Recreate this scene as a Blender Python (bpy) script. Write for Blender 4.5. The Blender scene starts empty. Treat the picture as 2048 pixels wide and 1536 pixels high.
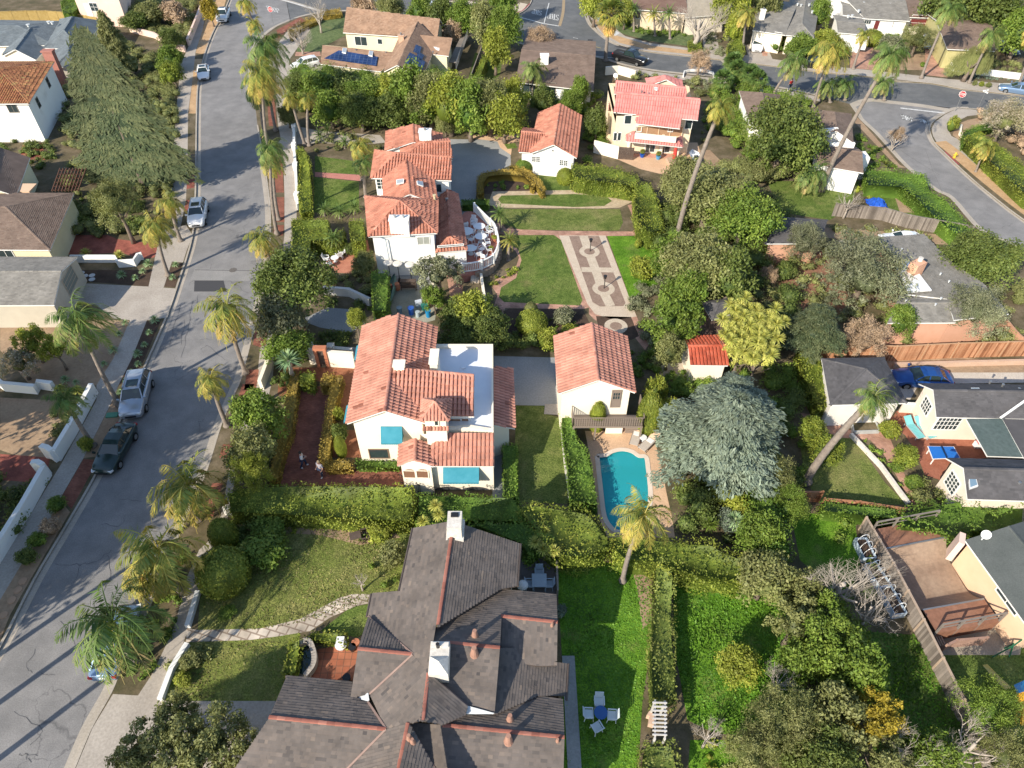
import bpy, math, random
import numpy as np
from mathutils import Vector, Matrix, geometry
R=math.radians
C=bpy.context.scene.collection
S=bpy.context.scene
rnd=random.Random(7)
CAM_H=42.0; FPX=1420.0; PITCH=R(45)
cd=bpy.data.cameras.new('camera'); cam=bpy.data.objects.new('camera',cd); C.objects.link(cam)
cam.location=(0,0,CAM_H); cam.rotation_euler=(R(45),0,0)
cd.sensor_width=36; cd.lens=36*FPX/2048; cd.clip_end=3000; cd.clip_start=.5
S.camera=cam
SUN_AZ=R(43); SUN_EL=R(31)
w=bpy.data.worlds.new('World'); S.world=w; w.use_nodes=True
nt=w.node_tree; sky=nt.nodes.new('ShaderNodeTexSky'); sky.sky_type='NISHITA'; sky.sun_disc=False
sky.sun_elevation=SUN_EL; sky.sun_rotation=SUN_AZ+math.pi; sky.air_density=1.0; sky.dust_density=.6
bg=nt.nodes['Background']; bg.inputs[1].default_value=0.15; nt.links.new(sky.outputs[0],bg.inputs[0])
sl=bpy.data.lights.new('sun','SUN'); sl.energy=5.0; sl.angle=R(.5); sl.color=(1,.91,.76)
so=bpy.data.objects.new('sun',sl); C.objects.link(so)
so.rotation_euler=Vector((math.sin(SUN_AZ)*math.cos(SUN_EL),math.cos(SUN_AZ)*math.cos(SUN_EL),-math.sin(SUN_EL))).to_track_quat('-Z','Y').to_euler()
S.view_settings.view_transform='Standard'; S.view_settings.look='None'; S.view_settings.gamma=1; S.view_settings.exposure=0.55
S.render.engine='CYCLES'
try:
    S.cycles.max_bounces=5; S.cycles.transparent_max_bounces=6; S.cycles.diffuse_bounces=3; S.cycles.glossy_bounces=2
except Exception: pass
CT,ST=math.cos(PITCH),math.sin(PITCH)
def ray(u,v):
    X=(u-1024)/FPX; Z=(768-v)/FPX
    return Vector((X,CT+Z*ST,-ST+Z*CT))
def P(u,v,z=0.0):
    d=ray(u,v); t=(z-CAM_H)/d.z
    return Vector((d.x*t,d.y*t,z))
def PX(p):
    return P(p[0],p[1],p[2] if len(p)>2 else 0.0)
def ppm(u,v,z=0.0):            # picture scale (px per metre) there
    d=ray(u,v); t=(z-CAM_H)/d.z
    return FPX/t
def zat(y,v):                  # height of a point on row v at world depth y
    d=ray(1024,v); return CAM_H+d.z*y/d.y
MATS={}
def nodes(m): return m.node_tree.nodes,m.node_tree.links
def newmat(name,rough=.8,spec=.3,metal=0):
    m=bpy.data.materials.new(name); m.use_nodes=True
    b=m.node_tree.nodes['Principled BSDF']; b.inputs['Roughness'].default_value=rough
    b.inputs['Specular IOR Level'].default_value=spec; b.inputs['Metallic'].default_value=metal
    MATS[name]=m; return m,b
def c4(c): return (c[0],c[1],c[2],1)
def noise_col(m,cols,scale,detail=6,rough=.6,pos=None,obj=True,vec=None):
    N,L=nodes(m)
    if vec is None:
        tc=N.new('ShaderNodeTexCoord'); vec=tc.outputs['Object']
    n=N.new('ShaderNodeTexNoise'); n.inputs['Scale'].default_value=scale; n.inputs['Detail'].default_value=detail; n.inputs['Roughness'].default_value=rough
    L.new(vec,n.inputs['Vector'])
    r=N.new('ShaderNodeValToRGB'); e=r.color_ramp
    pos=pos or [.3+.4*i/(len(cols)-1) for i in range(len(cols))]
    e.elements[0].position=pos[0]; e.elements[0].color=c4(cols[0]); e.elements[1].position=pos[-1]; e.elements[1].color=c4(cols[-1])
    for i in range(1,len(cols)-1):
        x=e.elements.new(pos[i]); x.color=c4(cols[i])
    L.new(n.outputs[0],r.inputs[0]); return r.outputs[0],n.outputs[0],vec
def mixc(m,a,b,fac,mode='MIX'):
    N,L=nodes(m); x=N.new('ShaderNodeMix'); x.data_type='RGBA'; x.blend_type=mode
    for s,i in ((a,6),(b,7)):
        if isinstance(s,(tuple,list)): x.inputs[i].default_value=c4(s)
        else: L.new(s,x.inputs[i])
    if isinstance(fac,(int,float)): x.inputs[0].default_value=fac
    else: L.new(fac,x.inputs[0])
    return x.outputs[2]
def bump(m,b,h,strength=.4,dist=.03):
    N,L=nodes(m); x=N.new('ShaderNodeBump'); x.inputs['Strength'].default_value=strength; x.inputs['Distance'].default_value=dist
    L.new(h,x.inputs['Height']); L.new(x.outputs[0],b.inputs['Normal'])
def M(name,cols,scale=1.5,rough=.85,bs=.3,bd=.02,bscale=None,spec=.3,metal=0,detail=6,pos=None,fine=None):
    """plain weathered surface: coarse noise colour, optional finer speckle, bump"""
    if name in MATS: return MATS[name]
    m,b=newmat(name,rough,spec,metal); N,L=nodes(m)
    if not isinstance(cols[0],(tuple,list)): cols=[cols,tuple(min(1,x*1.12) for x in cols)]
    col,h,vec=noise_col(m,cols,scale,detail,pos=pos)
    if fine:
        c2,h2,_=noise_col(m,[(.86,.86,.86),(1.12,1.12,1.12)],fine,3,vec=vec,pos=[.32,.68])
        col=mixc(m,col,c2,1.0,'MULTIPLY'); h=h2
    L.new(col,b.inputs['Base Color'])
    if bs: 
        if bscale:
            n=N.new('ShaderNodeTexNoise'); n.inputs['Scale'].default_value=bscale; n.inputs['Detail'].default_value=4; L.new(vec,n.inputs['Vector']); h=n.outputs[0]
        bump(m,b,h,bs,bd)
    return m
def Mtint(name,cols,rough=.8,spec=.25,nscale=.9,namt=.35,pos=None,bs=.2,var=(.60,1.25)):
    """colour from the per-face 'tint' value, weathered by noise"""
    if name in MATS: return MATS[name]
    m,b=newmat(name,rough,spec); N,L=nodes(m)
    a=N.new('ShaderNodeAttribute'); a.attribute_name='tint'
    r=N.new('ShaderNodeValToRGB'); e=r.color_ramp; pos=pos or [i/(len(cols)-1) for i in range(len(cols))]
    e.elements[0].position=pos[0]; e.elements[0].color=c4(cols[0]); e.elements[1].position=pos[-1]; e.elements[1].color=c4(cols[-1])
    for i in range(1,len(cols)-1):
        x=e.elements.new(pos[i]); x.color=c4(cols[i])
    L.new(a.outputs['Fac'],r.inputs[0])
    c2,h,vec=noise_col(m,[(var[0],)*3,(var[1],)*3],nscale,5,pos=[.3,.7])
    col=mixc(m,r.outputs[0],c2,namt*2 if namt<=.5 else 1.0,'MULTIPLY')
    L.new(col,b.inputs['Base Color'])
    if bs: bump(m,b,h,bs,.02)
    return m
def Mleaf(name,cols,pos=None,nscale=.35,trans=.22,rough=.55):
    if name in MATS: return MATS[name]
    cols=[tuple(min(.75,x*1.7) for x in c) for c in cols]
    m=Mtint(name,cols,rough,.25,nscale,.5,pos,0,(.5,1.45)); N,L=nodes(m)
    b=N['Principled BSDF']; col=b.inputs['Base Color'].links[0].from_socket
    t=N.new('ShaderNodeBsdfTranslucent'); x=N.new('ShaderNodeMixShader'); x.inputs[0].default_value=trans
    g=mixc(m,col,(1.25,1.15,.5),1.0,'MULTIPLY'); L.new(g,t.inputs[0])
    L.new(b.outputs[0],x.inputs[1]); L.new(t.outputs[0],x.inputs[2]); L.new(x.outputs[0],N['Material Output'].inputs[0])
    return m
def Mgrass(name,cols,scale=.25,fine=9,pos=None,patch=None):
    if name in MATS: return MATS[name]
    m,b=newmat(name,.95,.1); N,L=nodes(m)
    col,h,vec=noise_col(m,cols,scale,8,.65,pos)
    f,h2,_=noise_col(m,[(.5,.55,.5),(1.4,1.35,1.3)],fine,4,vec=vec,pos=[.3,.7])
    col=mixc(m,col,f,1.0,'MULTIPLY')
    g,h3,_=noise_col(m,[(.75,.8,.75),(1.2,1.15,1.2)],fine*.22,4,vec=vec,pos=[.35,.65])
    col=mixc(m,col,g,1.0,'MULTIPLY')
    d,_,_=noise_col(m,[(0,0,0),(.55,.55,.55)],.28,7,.7,vec=vec,pos=[.55,.70]); col=mixc(m,col,(.24,.20,.09),d)
    L.new(col,b.inputs['Base Color']); bump(m,b,h2,.9,.09); return m
def Mbrick(name,cols,mortar,bw=.24,bh=.12,rough=.9,rot=0,ms=.012,off=.5,bs=.4):
    if name in MATS: return MATS[name]
    m,b=newmat(name,rough,.2); N,L=nodes(m)
    tc=N.new('ShaderNodeTexCoord'); mp=N.new('ShaderNodeMapping'); mp.inputs['Rotation'].default_value=(0,0,rot); L.new(tc.outputs['Object'],mp.inputs[0])
    br=N.new('ShaderNodeTexBrick'); br.offset=off
    br.inputs['Color1'].default_value=c4(cols[0]); br.inputs['Color2'].default_value=c4(cols[1]); br.inputs['Mortar'].default_value=c4(mortar)
    br.inputs['Scale'].default_value=1; br.inputs['Mortar Size'].default_value=ms; br.inputs['Brick Width'].default_value=bw; br.inputs['Row Height'].default_value=bh
    L.new(mp.outputs[0],br.inputs['Vector'])
    f,h,_=noise_col(m,[(.6,.6,.6),(1.3,1.3,1.3)],.8,8,vec=tc.outputs['Object'],pos=[.3,.7])
    col=mixc(m,br.outputs[0],f,1.0,'MULTIPLY'); L.new(col,b.inputs['Base Color']); bump(m,b,br.outputs[1],-bs,.02); return m
def Masphalt(name,c1,c2,crack=(.05,.05,.055)):
    m,b=newmat(name,.9,.25); N,L=nodes(m)
    col,h,vec=noise_col(m,[c1,c2],.12,8,.7,pos=[.35,.65])
    f,h2,_=noise_col(m,[(.8,.8,.8),(1.18,1.18,1.18)],14,3,vec=vec,pos=[.3,.7])
    col=mixc(m,col,f,1.0,'MULTIPLY')
    w3,h9,_=noise_col(m,[(.86,.86,.86),(1.1,1.09,1.08)],.7,6,vec=vec,pos=[.35,.65]); col=mixc(m,col,w3,1.0,'MULTIPLY')
    n=N.new('ShaderNodeTexNoise'); n.inputs['Scale'].default_value=.9; n.inputs['Detail'].default_value=5; L.new(vec,n.inputs['Vector'])
    mx=N.new('ShaderNodeVectorMath'); mx.operation='MULTIPLY_ADD'; mx.inputs[1].default_value=(1.6,1.6,0); L.new(n.outputs[1],mx.inputs[0]); L.new(vec,mx.inputs[2])
    v=N.new('ShaderNodeTexVoronoi'); v.feature='DISTANCE_TO_EDGE'; v.inputs['Scale'].default_value=.22; L.new(mx.outputs[0],v.inputs['Vector'])
    r=N.new('ShaderNodeValToRGB'); r.color_ramp.elements[0].position=.002; r.color_ramp.elements[0].color=(1,1,1,1); r.color_ramp.elements[1].position=.006; r.color_ramp.elements[1].color=(0,0,0,1)
    L.new(v.outputs[0],r.inputs[0])
    n2=N.new('ShaderNodeTexNoise'); n2.inputs['Scale'].default_value=.11; n2.inputs['Detail'].default_value=2; L.new(vec,n2.inputs['Vector'])
    r2=N.new('ShaderNodeValToRGB'); r2.color_ramp.elements[0].position=.5; r2.color_ramp.elements[1].position=.56; L.new(n2.outputs[0],r2.inputs[0])
    mm=N.new('ShaderNodeMath'); mm.operation='MULTIPLY'; L.new(r.outputs[0],mm.inputs[0]); L.new(r2.outputs[0],mm.inputs[1])
    m3=N.new('ShaderNodeMath'); m3.operation='MULTIPLY'; m3.inputs[1].default_value=.5; L.new(mm.outputs[0],m3.inputs[0])
    col=mixc(m,col,crack,m3.outputs[0])
    L.new(col,b.inputs['Base Color']); bump(m,b,h2,.25,.01); return m
def Mglass(name='window_glass',col=(.03,.045,.05)):
    if name in MATS: return MATS[name]
    m,b=newmat(name,.06,.8); b.inputs['Base Color'].default_value=c4(col); return m
def Mplain(name,col,rough=.5,spec=.4,metal=0,coat=0):
    if name in MATS: return MATS[name]
    return M(name,[tuple(x*.92 for x in col),col],3,rough,0,spec=spec,metal=metal)
asph=Masphalt('asphalt',(.195,.19,.188),(.25,.243,.24))
asphd=Masphalt('asphalt_dark',(.115,.12,.125),(.155,.158,.16))
conc=M('concrete',[(.33,.29,.25),(.43,.385,.335)],.5,.9,.2,.01,fine=7)
concd=M('concrete_grey',[(.24,.25,.255),(.32,.32,.315)],.35,.9,.2,.01,fine=8)
gutm=M('gutter_concrete',[(.34,.30,.25),(.44,.39,.33)],.6,.9,.15,.01,fine=9)
soil=M('soil',[(.07,.065,.03),(.12,.095,.055),(.19,.15,.10)],.55,1,.6,.05,fine=5,pos=[.3,.5,.7])
soild=M('soil_dark',[(.05,.034,.025),(.10,.065,.045)],.8,1,.6,.05,fine=6)
tan=M('straw_mulch',[(.40,.25,.13),(.52,.35,.20)],.9,1,.5,.03,fine=6)
dirt=M('pale_dirt',[(.27,.18,.115),(.38,.27,.175)],.5,1,.4,.03,fine=5)
gravel=M('gravel',[(.26,.23,.18),(.36,.32,.26)],1,1,.8,.04,fine=14)
brick=Mbrick('paver_brick',[(.22,.075,.05),(.30,.11,.07)],(.17,.09,.065),.22,.11,rot=.2)
brickp=Mbrick('path_brick',[(.40,.21,.15),(.50,.29,.21)],(.35,.22,.17),.24,.12,rot=.6)
brickd=Mbrick('brick_drive',[(.28,.085,.065),(.33,.11,.08)],(.22,.08,.06),.25,.12,rot=.1)
terra=Mbrick('terracotta_tiles',[(.30,.10,.055),(.38,.15,.085)],(.17,.09,.06),.42,.42,off=0,ms=.02)
patch_=Mplain('asphalt_patch',(.07,.07,.075),.95,.1)
stonep=Mbrick('flagstones',[(.46,.39,.31),(.56,.49,.41)],(.28,.22,.17),.7,.5,ms=.05,rot=.3)
deckm=M('pool_deck',[(.55,.36,.23),(.63,.43,.28)],.6,.85,.2,.01,fine=10)
white=M('white_stucco',[(.68,.65,.60),(.80,.78,.74),(.83,.82,.78)],.5,.9,.2,.01,detail=9,pos=[.28,.42,.7])
cream=M('cream_stucco',[(.70,.61,.48),(.80,.72,.59),(.83,.76,.63)],.5,.9,.2,.01,detail=9,pos=[.28,.42,.7])
creamY=M('warm_cream_stucco',[(.68,.54,.37),(.76,.62,.44),(.80,.67,.49)],.5,.9,.2,.01,detail=9,pos=[.28,.42,.7])
peach=M('peach_stucco',[(.66,.44,.29),(.72,.50,.34)],.7,.9,.15,.01)
yell=M('pale_yellow_siding',[(.66,.60,.40),(.72,.66,.46)],.9,.85,.1,.01)
pinkw=M('pink_stucco',[(.68,.50,.42),(.75,.57,.48)],.7,.9,.15,.01)
coral=M('coral_stucco',[(.55,.30,.20),(.62,.36,.25)],.7,.9,.15,.01)
tileA=Mtint('clay_tile',[(.24,.09,.06),(.48,.215,.155),(.54,.26,.19),(.60,.33,.24)],pos=[0,.25,.75,1],namt=.35)
tileB=Mtint('clay_tile_orange',[(.22,.08,.05),(.45,.18,.12),(.52,.235,.16),(.60,.34,.24)],pos=[0,.3,.8,1],namt=.4)
tileP=Mtint('pink_tile',[(.50,.18,.16),(.56,.215,.195),(.60,.25,.22)],namt=.25)
tileO=Mtint('mossy_old_tile',[(.10,.05,.03),(.30,.12,.06),(.42,.20,.09),(.32,.27,.10)],namt=.5)
tileR=Mtint('red_tile',[(.30,.06,.035),(.45,.10,.055),(.52,.16,.10)],namt=.3)
shBr=Mtint('brown_shingle',[(.085,.076,.073),(.14,.12,.108),(.175,.145,.126),(.215,.172,.14)],pos=[0,.35,.8,1],namt=.3,rough=.95)
shTan=Mtint('tan_shingle',[(.25,.15,.10),(.33,.21,.14),(.40,.27,.19)],namt=.3,rough=.95)
shGr=Mtint('grey_shingle',[(.18,.17,.153),(.235,.222,.20),(.28,.262,.235)],namt=.3,rough=.95)
shDk=Mtint('charcoal_shingle',[(.072,.071,.075),(.098,.094,.098),(.12,.115,.12)],namt=.25,rough=.95)
shBl=Mtint('blue_grey_shingle',[(.12,.14,.155),(.16,.185,.20),(.19,.215,.23)],namt=.3,rough=.95)
shWd=Mtint('brown_roof',[(.16,.11,.085),(.20,.145,.115),(.24,.18,.14)],namt=.3,rough=.95)
ridgeR=Mtint('red_ridge',[(.20,.075,.055),(.30,.115,.085),(.36,.16,.12)],namt=.3)
whitep=Mplain('white_paint',(.80,.80,.78),.45)
trimw=Mplain('white_trim',(.78,.77,.74),.5)
teal=M('teal_canvas',[(.04,.21,.28),(.065,.26,.34)],1.5,.95,.1,.01,spec=.1)
dwood=M('dark_wood',[(.07,.05,.042),(.12,.088,.07)],2,.85,.3,.01)
rwood=Mtint('redwood',[(.24,.10,.05),(.40,.19,.10),(.52,.28,.16)],namt=.3)
gwood=Mtint('weathered_wood',[(.13,.11,.095),(.22,.19,.165),(.29,.25,.22)],namt=.3)
blkm=Mplain('black_metal',(.02,.02,.022),.4)
grym=Mplain('grey_metal',(.30,.31,.32),.4,.5,.6)
glass=Mglass()
lawnG=Mgrass('green_lawn',[(.075,.125,.028),(.12,.17,.04),(.18,.21,.065)],.35)
lawnB=Mgrass('bright_lawn',[(.07,.16,.015),(.11,.23,.022),(.16,.28,.035)],.5,9)
lawnO=Mgrass('olive_lawn',[(.085,.125,.028),(.145,.18,.05),(.22,.22,.085)],.3)
lawnD=Mgrass('dry_lawn',[(.12,.16,.035),(.18,.21,.055),(.27,.25,.10)],.3)
lawnC=Mgrass('cool_lawn',[(.10,.14,.06),(.15,.19,.09)],.3)
Lf={}
Lf['oak']=Mleaf('leaf_dark_green',[(.035,.055,.014),(.07,.095,.022),(.12,.14,.035)])
Lf['mid']=Mleaf('leaf_mid_green',[(.04,.075,.012),(.085,.13,.02),(.15,.19,.035)])
Lf['lime']=Mleaf('leaf_yellow_green',[(.075,.10,.014),(.15,.175,.024),(.25,.255,.045)])
Lf['olive']=Mleaf('leaf_olive',[(.06,.075,.025),(.12,.13,.045),(.19,.19,.08)])
Lf['grey']=Mleaf('leaf_grey_green',[(.06,.072,.036),(.115,.125,.07),(.18,.18,.115)])
Lf['blue']=Mleaf('leaf_blue_green',[(.042,.06,.042),(.085,.108,.078),(.145,.17,.125)],trans=.08)
Lf['cedar']=Mleaf('leaf_cedar',[(.016,.026,.014),(.036,.050,.024),(.085,.092,.042)],trans=.08)
Lf['hedge']=Mleaf('leaf_hedge',[(.055,.082,.013),(.125,.15,.022),(.23,.225,.04)],nscale=.6)
Lf['hedgeG']=Mleaf('leaf_hedge_green',[(.045,.085,.014),(.085,.14,.02),(.15,.2,.035)],nscale=.5)
Lf['hedgeO']=Mleaf('leaf_hedge_ochre',[(.12,.09,.02),(.22,.16,.035),(.30,.22,.05)],nscale=.5)
Lf['gold']=Mleaf('leaf_golden',[(.10,.085,.012),(.20,.16,.02),(.30,.23,.03)])
Lf['palm']=Mleaf('palm_frond',[(.035,.07,.02),(.075,.12,.03),(.17,.18,.055),(.27,.20,.09)],pos=[0,.45,.8,1],nscale=.6,trans=.2)
Lf['palmY']=Mleaf('palm_frond_gold',[(.05,.085,.02),(.12,.145,.03),(.28,.225,.05),(.36,.24,.09)],pos=[0,.35,.75,1],nscale=.6,trans=.2)
Lf['brown']=Mleaf('leaf_brown',[(.16,.11,.07),(.24,.17,.11),(.30,.22,.15)],trans=.05)
Lf['bloom']=Mleaf('leaf_grey_bloom',[(.10,.11,.04),(.20,.18,.11),(.42,.36,.33)],pos=[0,.5,1])
Lf['flower']=Mleaf('leaf_with_flowers',[(.05,.075,.016),(.12,.14,.03),(.17,.17,.05),(.60,.05,.09)],pos=[0,.5,.90,.93])
Lf['citrus']=Mleaf('leaf_with_oranges',[(.05,.075,.014),(.11,.14,.02),(.18,.2,.03),(.62,.30,.01)],pos=[0,.5,.90,.93])
Lf['agave']=Mleaf('leaf_agave',[(.10,.17,.08),(.17,.26,.13),(.30,.34,.17)],trans=.05)
Lf['spiky']=Mleaf('leaf_spiky_yellow',[(.15,.17,.03),(.28,.29,.06),(.42,.38,.12)],trans=.1)
bark=M('bark',[(.13,.10,.075),(.22,.175,.14)],3,.95,.6,.03)
barkp=M('palm_bark',[(.17,.14,.12),(.27,.23,.195)],4,.95,.6,.03)
barkw=M('pale_bark',[(.30,.26,.22),(.44,.39,.34)],3,.95,.5,.02)
class MB:
    def __init__(s): s.v=[]; s.f=[]; s.t=[]; s.mi=[]
    def add(s,vs,fs,t=None,m=0):
        o=len(s.v); s.v+= [tuple(x) for x in vs]
        for i,f in enumerate(fs):
            s.f.append(tuple(o+k for k in f)); s.t.append(.5 if t is None else (t[i] if isinstance(t,list) else t)); s.mi.append(m)
    def box(s,c,size,rz=0,t=.5,m=0,rx=0):
        hx,hy,hz=[x/2 for x in size]; Mx=Matrix.Rotation(rz,3,'Z')@Matrix.Rotation(rx,3,'X'); c=Vector(c)
        vs=[c+Mx@Vector((x*hx,y*hy,z*hz)) for x in(-1,1) for y in(-1,1) for z in(-1,1)]
        s.add(vs,[(0,1,3,2),(4,6,7,5),(0,4,5,1),(2,3,7,6),(0,2,6,4),(1,5,7,3)],t,m)
    def beam(s,a,b,w=.08,h=.08,t=.5):
        a=Vector(a); b=Vector(b); d=(b-a); 
        if d.length<1e-6: return
        d.normalize(); up=Vector((0,0,1)) if abs(d.z)<.95 else Vector((1,0,0)); x=d.cross(up).normalized()*w/2; y=x.normalized().cross(d).normalized()*h/2
        vs=[a-x-y,a+x-y,a+x+y,a-x+y,b-x-y,b+x-y,b+x+y,b-x+y]
        s.add(vs,[(3,2,1,0),(4,5,6,7),(0,1,5,4),(1,2,6,5),(2,3,7,6),(3,0,4,7)],t)
    def tube(s,pts,rad,n=8,t=.5,cap=True):
        pts=[Vector(p) for p in pts]; rings=[]
        for i,p in enumerate(pts):
            d=(pts[min(i+1,len(pts)-1)]-pts[max(i-1,0)]).normalized()
            up=Vector((0,0,1)) if abs(d.z)<.9 else Vector((1,0,0)); x=d.cross(up).normalized(); y=x.cross(d)
            r=rad[i] if isinstance(rad,(list,tuple)) else rad
            rings.append([p+x*r*math.cos(2*math.pi*k/n)+y*r*math.sin(2*math.pi*k/n) for k in range(n)])
        vs=[q for r_ in rings for q in r_]; fs=[]
        for i in range(len(pts)-1):
            for k in range(n):
                a=i*n+k; b=i*n+(k+1)%n; fs.append((a,b,b+n,a+n))
        if cap: fs.append(tuple(range(n-1,-1,-1))); fs.append(tuple((len(pts)-1)*n+k for k in range(n)))
        s.add(vs,fs,t)
    def cyl(s,c,r,h,n=16,t=.5,r2=None):
        c=Vector(c); s.tube([c,c+Vector((0,0,h))],[r,r if r2 is None else r2],n,t)
    def prism(s,poly,z0,z1,t=.5,holes=None):
        """vertical prism from world xy points (tessellated, may be concave)"""
        loops=[poly]+(holes or [])
        flat=[Vector((p[0],p[1],0)) for l in loops for p in l]
        tris=geometry.tessellate_polygon([[Vector((p[0],p[1],0)) for p in l] for l in loops])
        n=len(flat)
        top=[(p.x,p.y,z1) for p in flat]; fs=[]
        for a,b,c in tris:
            cr=(flat[b]-flat[a]).cross(flat[c]-flat[a]).z
            fs.append((a,b,c) if cr>0 else (a,c,b))
        if z0 is None: s.add(top,fs,t); return
        bot=[(p.x,p.y,z0) for p in flat]; o=0
        for l in loops:
            for i in range(len(l)):
                a=o+i; b=o+(i+1)%len(l); fs.append((a,b,b+n,a+n))
            o+=len(l)
        s.add(top+bot,fs,t)
    def ball(s,c,r,n=10,m=6,sz=1,t=.5,jit=0,rr=rnd):
        c=Vector(c); vs=[]; fs=[]
        for i in range(m+1):
            a=math.pi*i/m
            for k in range(n):
                b=2*math.pi*k/n; q=r*(1+jit*(rr.random()-.5))
                vs.append(c+Vector((q*math.sin(a)*math.cos(b),q*math.sin(a)*math.sin(b),q*sz*math.cos(a))))
        for i in range(m):
            for k in range(n):
                fs.append((i*n+k,(i+1)*n+k,(i+1)*n+(k+1)%n,i*n+(k+1)%n))
        s.add(vs,fs,t)
    def mesh(s,name,mat,off=None,smooth=False):
        me=bpy.data.meshes.new(name); v=s.v
        if off is not None: v=[(a-off[0],b-off[1],c-off[2]) for a,b,c in v]
        me.from_pydata(v,[],s.f)
        a=me.attributes.new('tint','FLOAT','FACE'); a.data.foreach_set('value',np.array(s.t,dtype=np.float32))
        mats=mat if isinstance(mat,(list,tuple)) else [mat]
        for m in mats: me.materials.append(m)
        if len(mats)>1: me.polygons.foreach_set('material_index',s.mi)
        if smooth: me.polygons.foreach_set('use_smooth',[True]*len(s.f))
        me.update(); return me
    def obj(s,name,mat,parent=None,smooth=False,label=None):
        """mesh authored in world coordinates, stored relative to its parent's location"""
        off=parent_loc(parent) if parent else None
        o=bpy.data.objects.new(name,s.mesh(name,mat,off,smooth)); C.objects.link(o)
        if parent:
            o.parent=parent
            if parent.parent is not None or parent.type=='MESH': pass
        if label: o['label']=label
        return o
def parent_loc(p):
    l=Vector((0,0,0))
    while p is not None: l=l+Vector(p.location); p=p.parent
    return l
def tag(o,label,cat,group=None,kind=None):
    if label: o['label']=label
    if cat: o['category']=cat
    if group: o['group']=group
    if kind: o['kind']=kind
    return o
def thing(name,loc,label,cat,group=None,rz=0):
    o=bpy.data.objects.new(name,None); C.objects.link(o); o.location=loc; o.rotation_euler=(0,0,rz); o.empty_display_size=.3
    return tag(o,label,cat,group)
def dup(root,loc,rz=0,sc=1,label=None,group=None,mats=None):
    r=root.copy(); C.objects.link(r); r.location=loc; r.rotation_euler=(0,0,rz); r.scale=(sc,sc,sc) if isinstance(sc,(int,float)) else sc
    if label: r['label']=label
    if group: r['group']=group
    for ch in list(root.children):
        c=ch.copy(); C.objects.link(c); c.parent=r
        for g in list(ch.children):
            d=g.copy(); C.objects.link(d); d.parent=c
    return r
def kill(o):
    for c in list(o.children): kill(c)
    bpy.data.objects.remove(o,do_unlink=True)
def curve(pts,n=6,closed=True):
    """Catmull-Rom through world points"""
    out=[]; N=len(pts)
    rng=range(N) if closed else range(N-1)
    for i in rng:
        p0=pts[(i-1)%N] if closed or i>0 else pts[0]; p1=pts[i]; p2=pts[(i+1)%N]; p3=pts[(i+2)%N] if closed or i<N-2 else pts[-1]
        for k in range(n):
            t=k/n; out.append(.5*((2*p1)+(-p0+p2)*t+(2*p0-5*p1+4*p2-p3)*t*t+(-p0+3*p1-3*p2+p3)*t**3))
    if not closed: out.append(pts[-1])
    return out
def sheet(name,px,z,mat,kind='structure',label=None,smooth=False,z0=None,holes=None):
    pts=[P(u,v,z) for u,v in px]
    if smooth: pts=curve(pts,5)
    hs=[[P(u,v,z) for u,v in h] for h in (holes or [])]
    if holes and smooth: hs=[curve(h,5) for h in hs]
    b=MB(); b.prism(pts,z0,z,holes=hs); o=b.obj(name,mat); o['kind']=kind
    if label: o['label']=label
    return o
def strip(name,px,wd,z,mat,smooth=True,kind='structure',h=None,label=None,closed=False):
    """ribbon of given width centred on a line; with h it is a low raised band"""
    pts=[P(u,v,z) for u,v in px]
    if smooth: pts=curve(pts,4,closed)
    b=MB(); L=[];Rr=[]
    for i,p in enumerate(pts):
        d=(pts[min(i+1,len(pts)-1)]-pts[max(i-1,0)]); d.z=0; d.normalize(); n=Vector((-d.y,d.x,0))*wd/2
        L.append(p+n); Rr.append(p-n)
    n=len(pts)
    if h is None:
        b.add(L+Rr,[(i+n,i+1+n,i+1,i) for i in range(n-1)])
    else:
        up=Vector((0,0,h)); b.add(L+Rr+[q+up for q in L]+[q+up for q in Rr],
          [(i+3*n,i+1+3*n,i+1+2*n,i+2*n) for i in range(n-1)]+[(i+2*n,i+1+2*n,i+1,i) for i in range(n-1)]+[(i+n,i+1+n,i+1+3*n,i+3*n) for i in range(n-1)]+[(0,n,3*n,2*n),(n-1,3*n-1,4*n-1,2*n-1)])
    o=b.obj(name,mat)
    if kind: o['kind']=kind
    if label: o['label']=label
    return o
def leaf_arrays(pts,nrm,size,rg,asp=.55,tilt=.7):
    """one small quad per point; returns vertex and tint arrays"""
    n=len(pts); r=rg.normal(size=(n,3)); nn=nrm+r*tilt; nn/=np.linalg.norm(nn,axis=1)[:,None]+1e-9
    a=rg.normal(size=(n,3)); a-= (a*nn).sum(1)[:,None]*nn; a/=np.linalg.norm(a,axis=1)[:,None]+1e-9
    b=np.cross(nn,a); s=size*(.42+1.25*rg.random(n)**1.4)[:,None]
    a=a*s*.5; b=b*s*.5*asp
    v=np.stack([pts-a,pts+b,pts+a,pts-b],1).reshape(-1,3); return v
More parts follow.
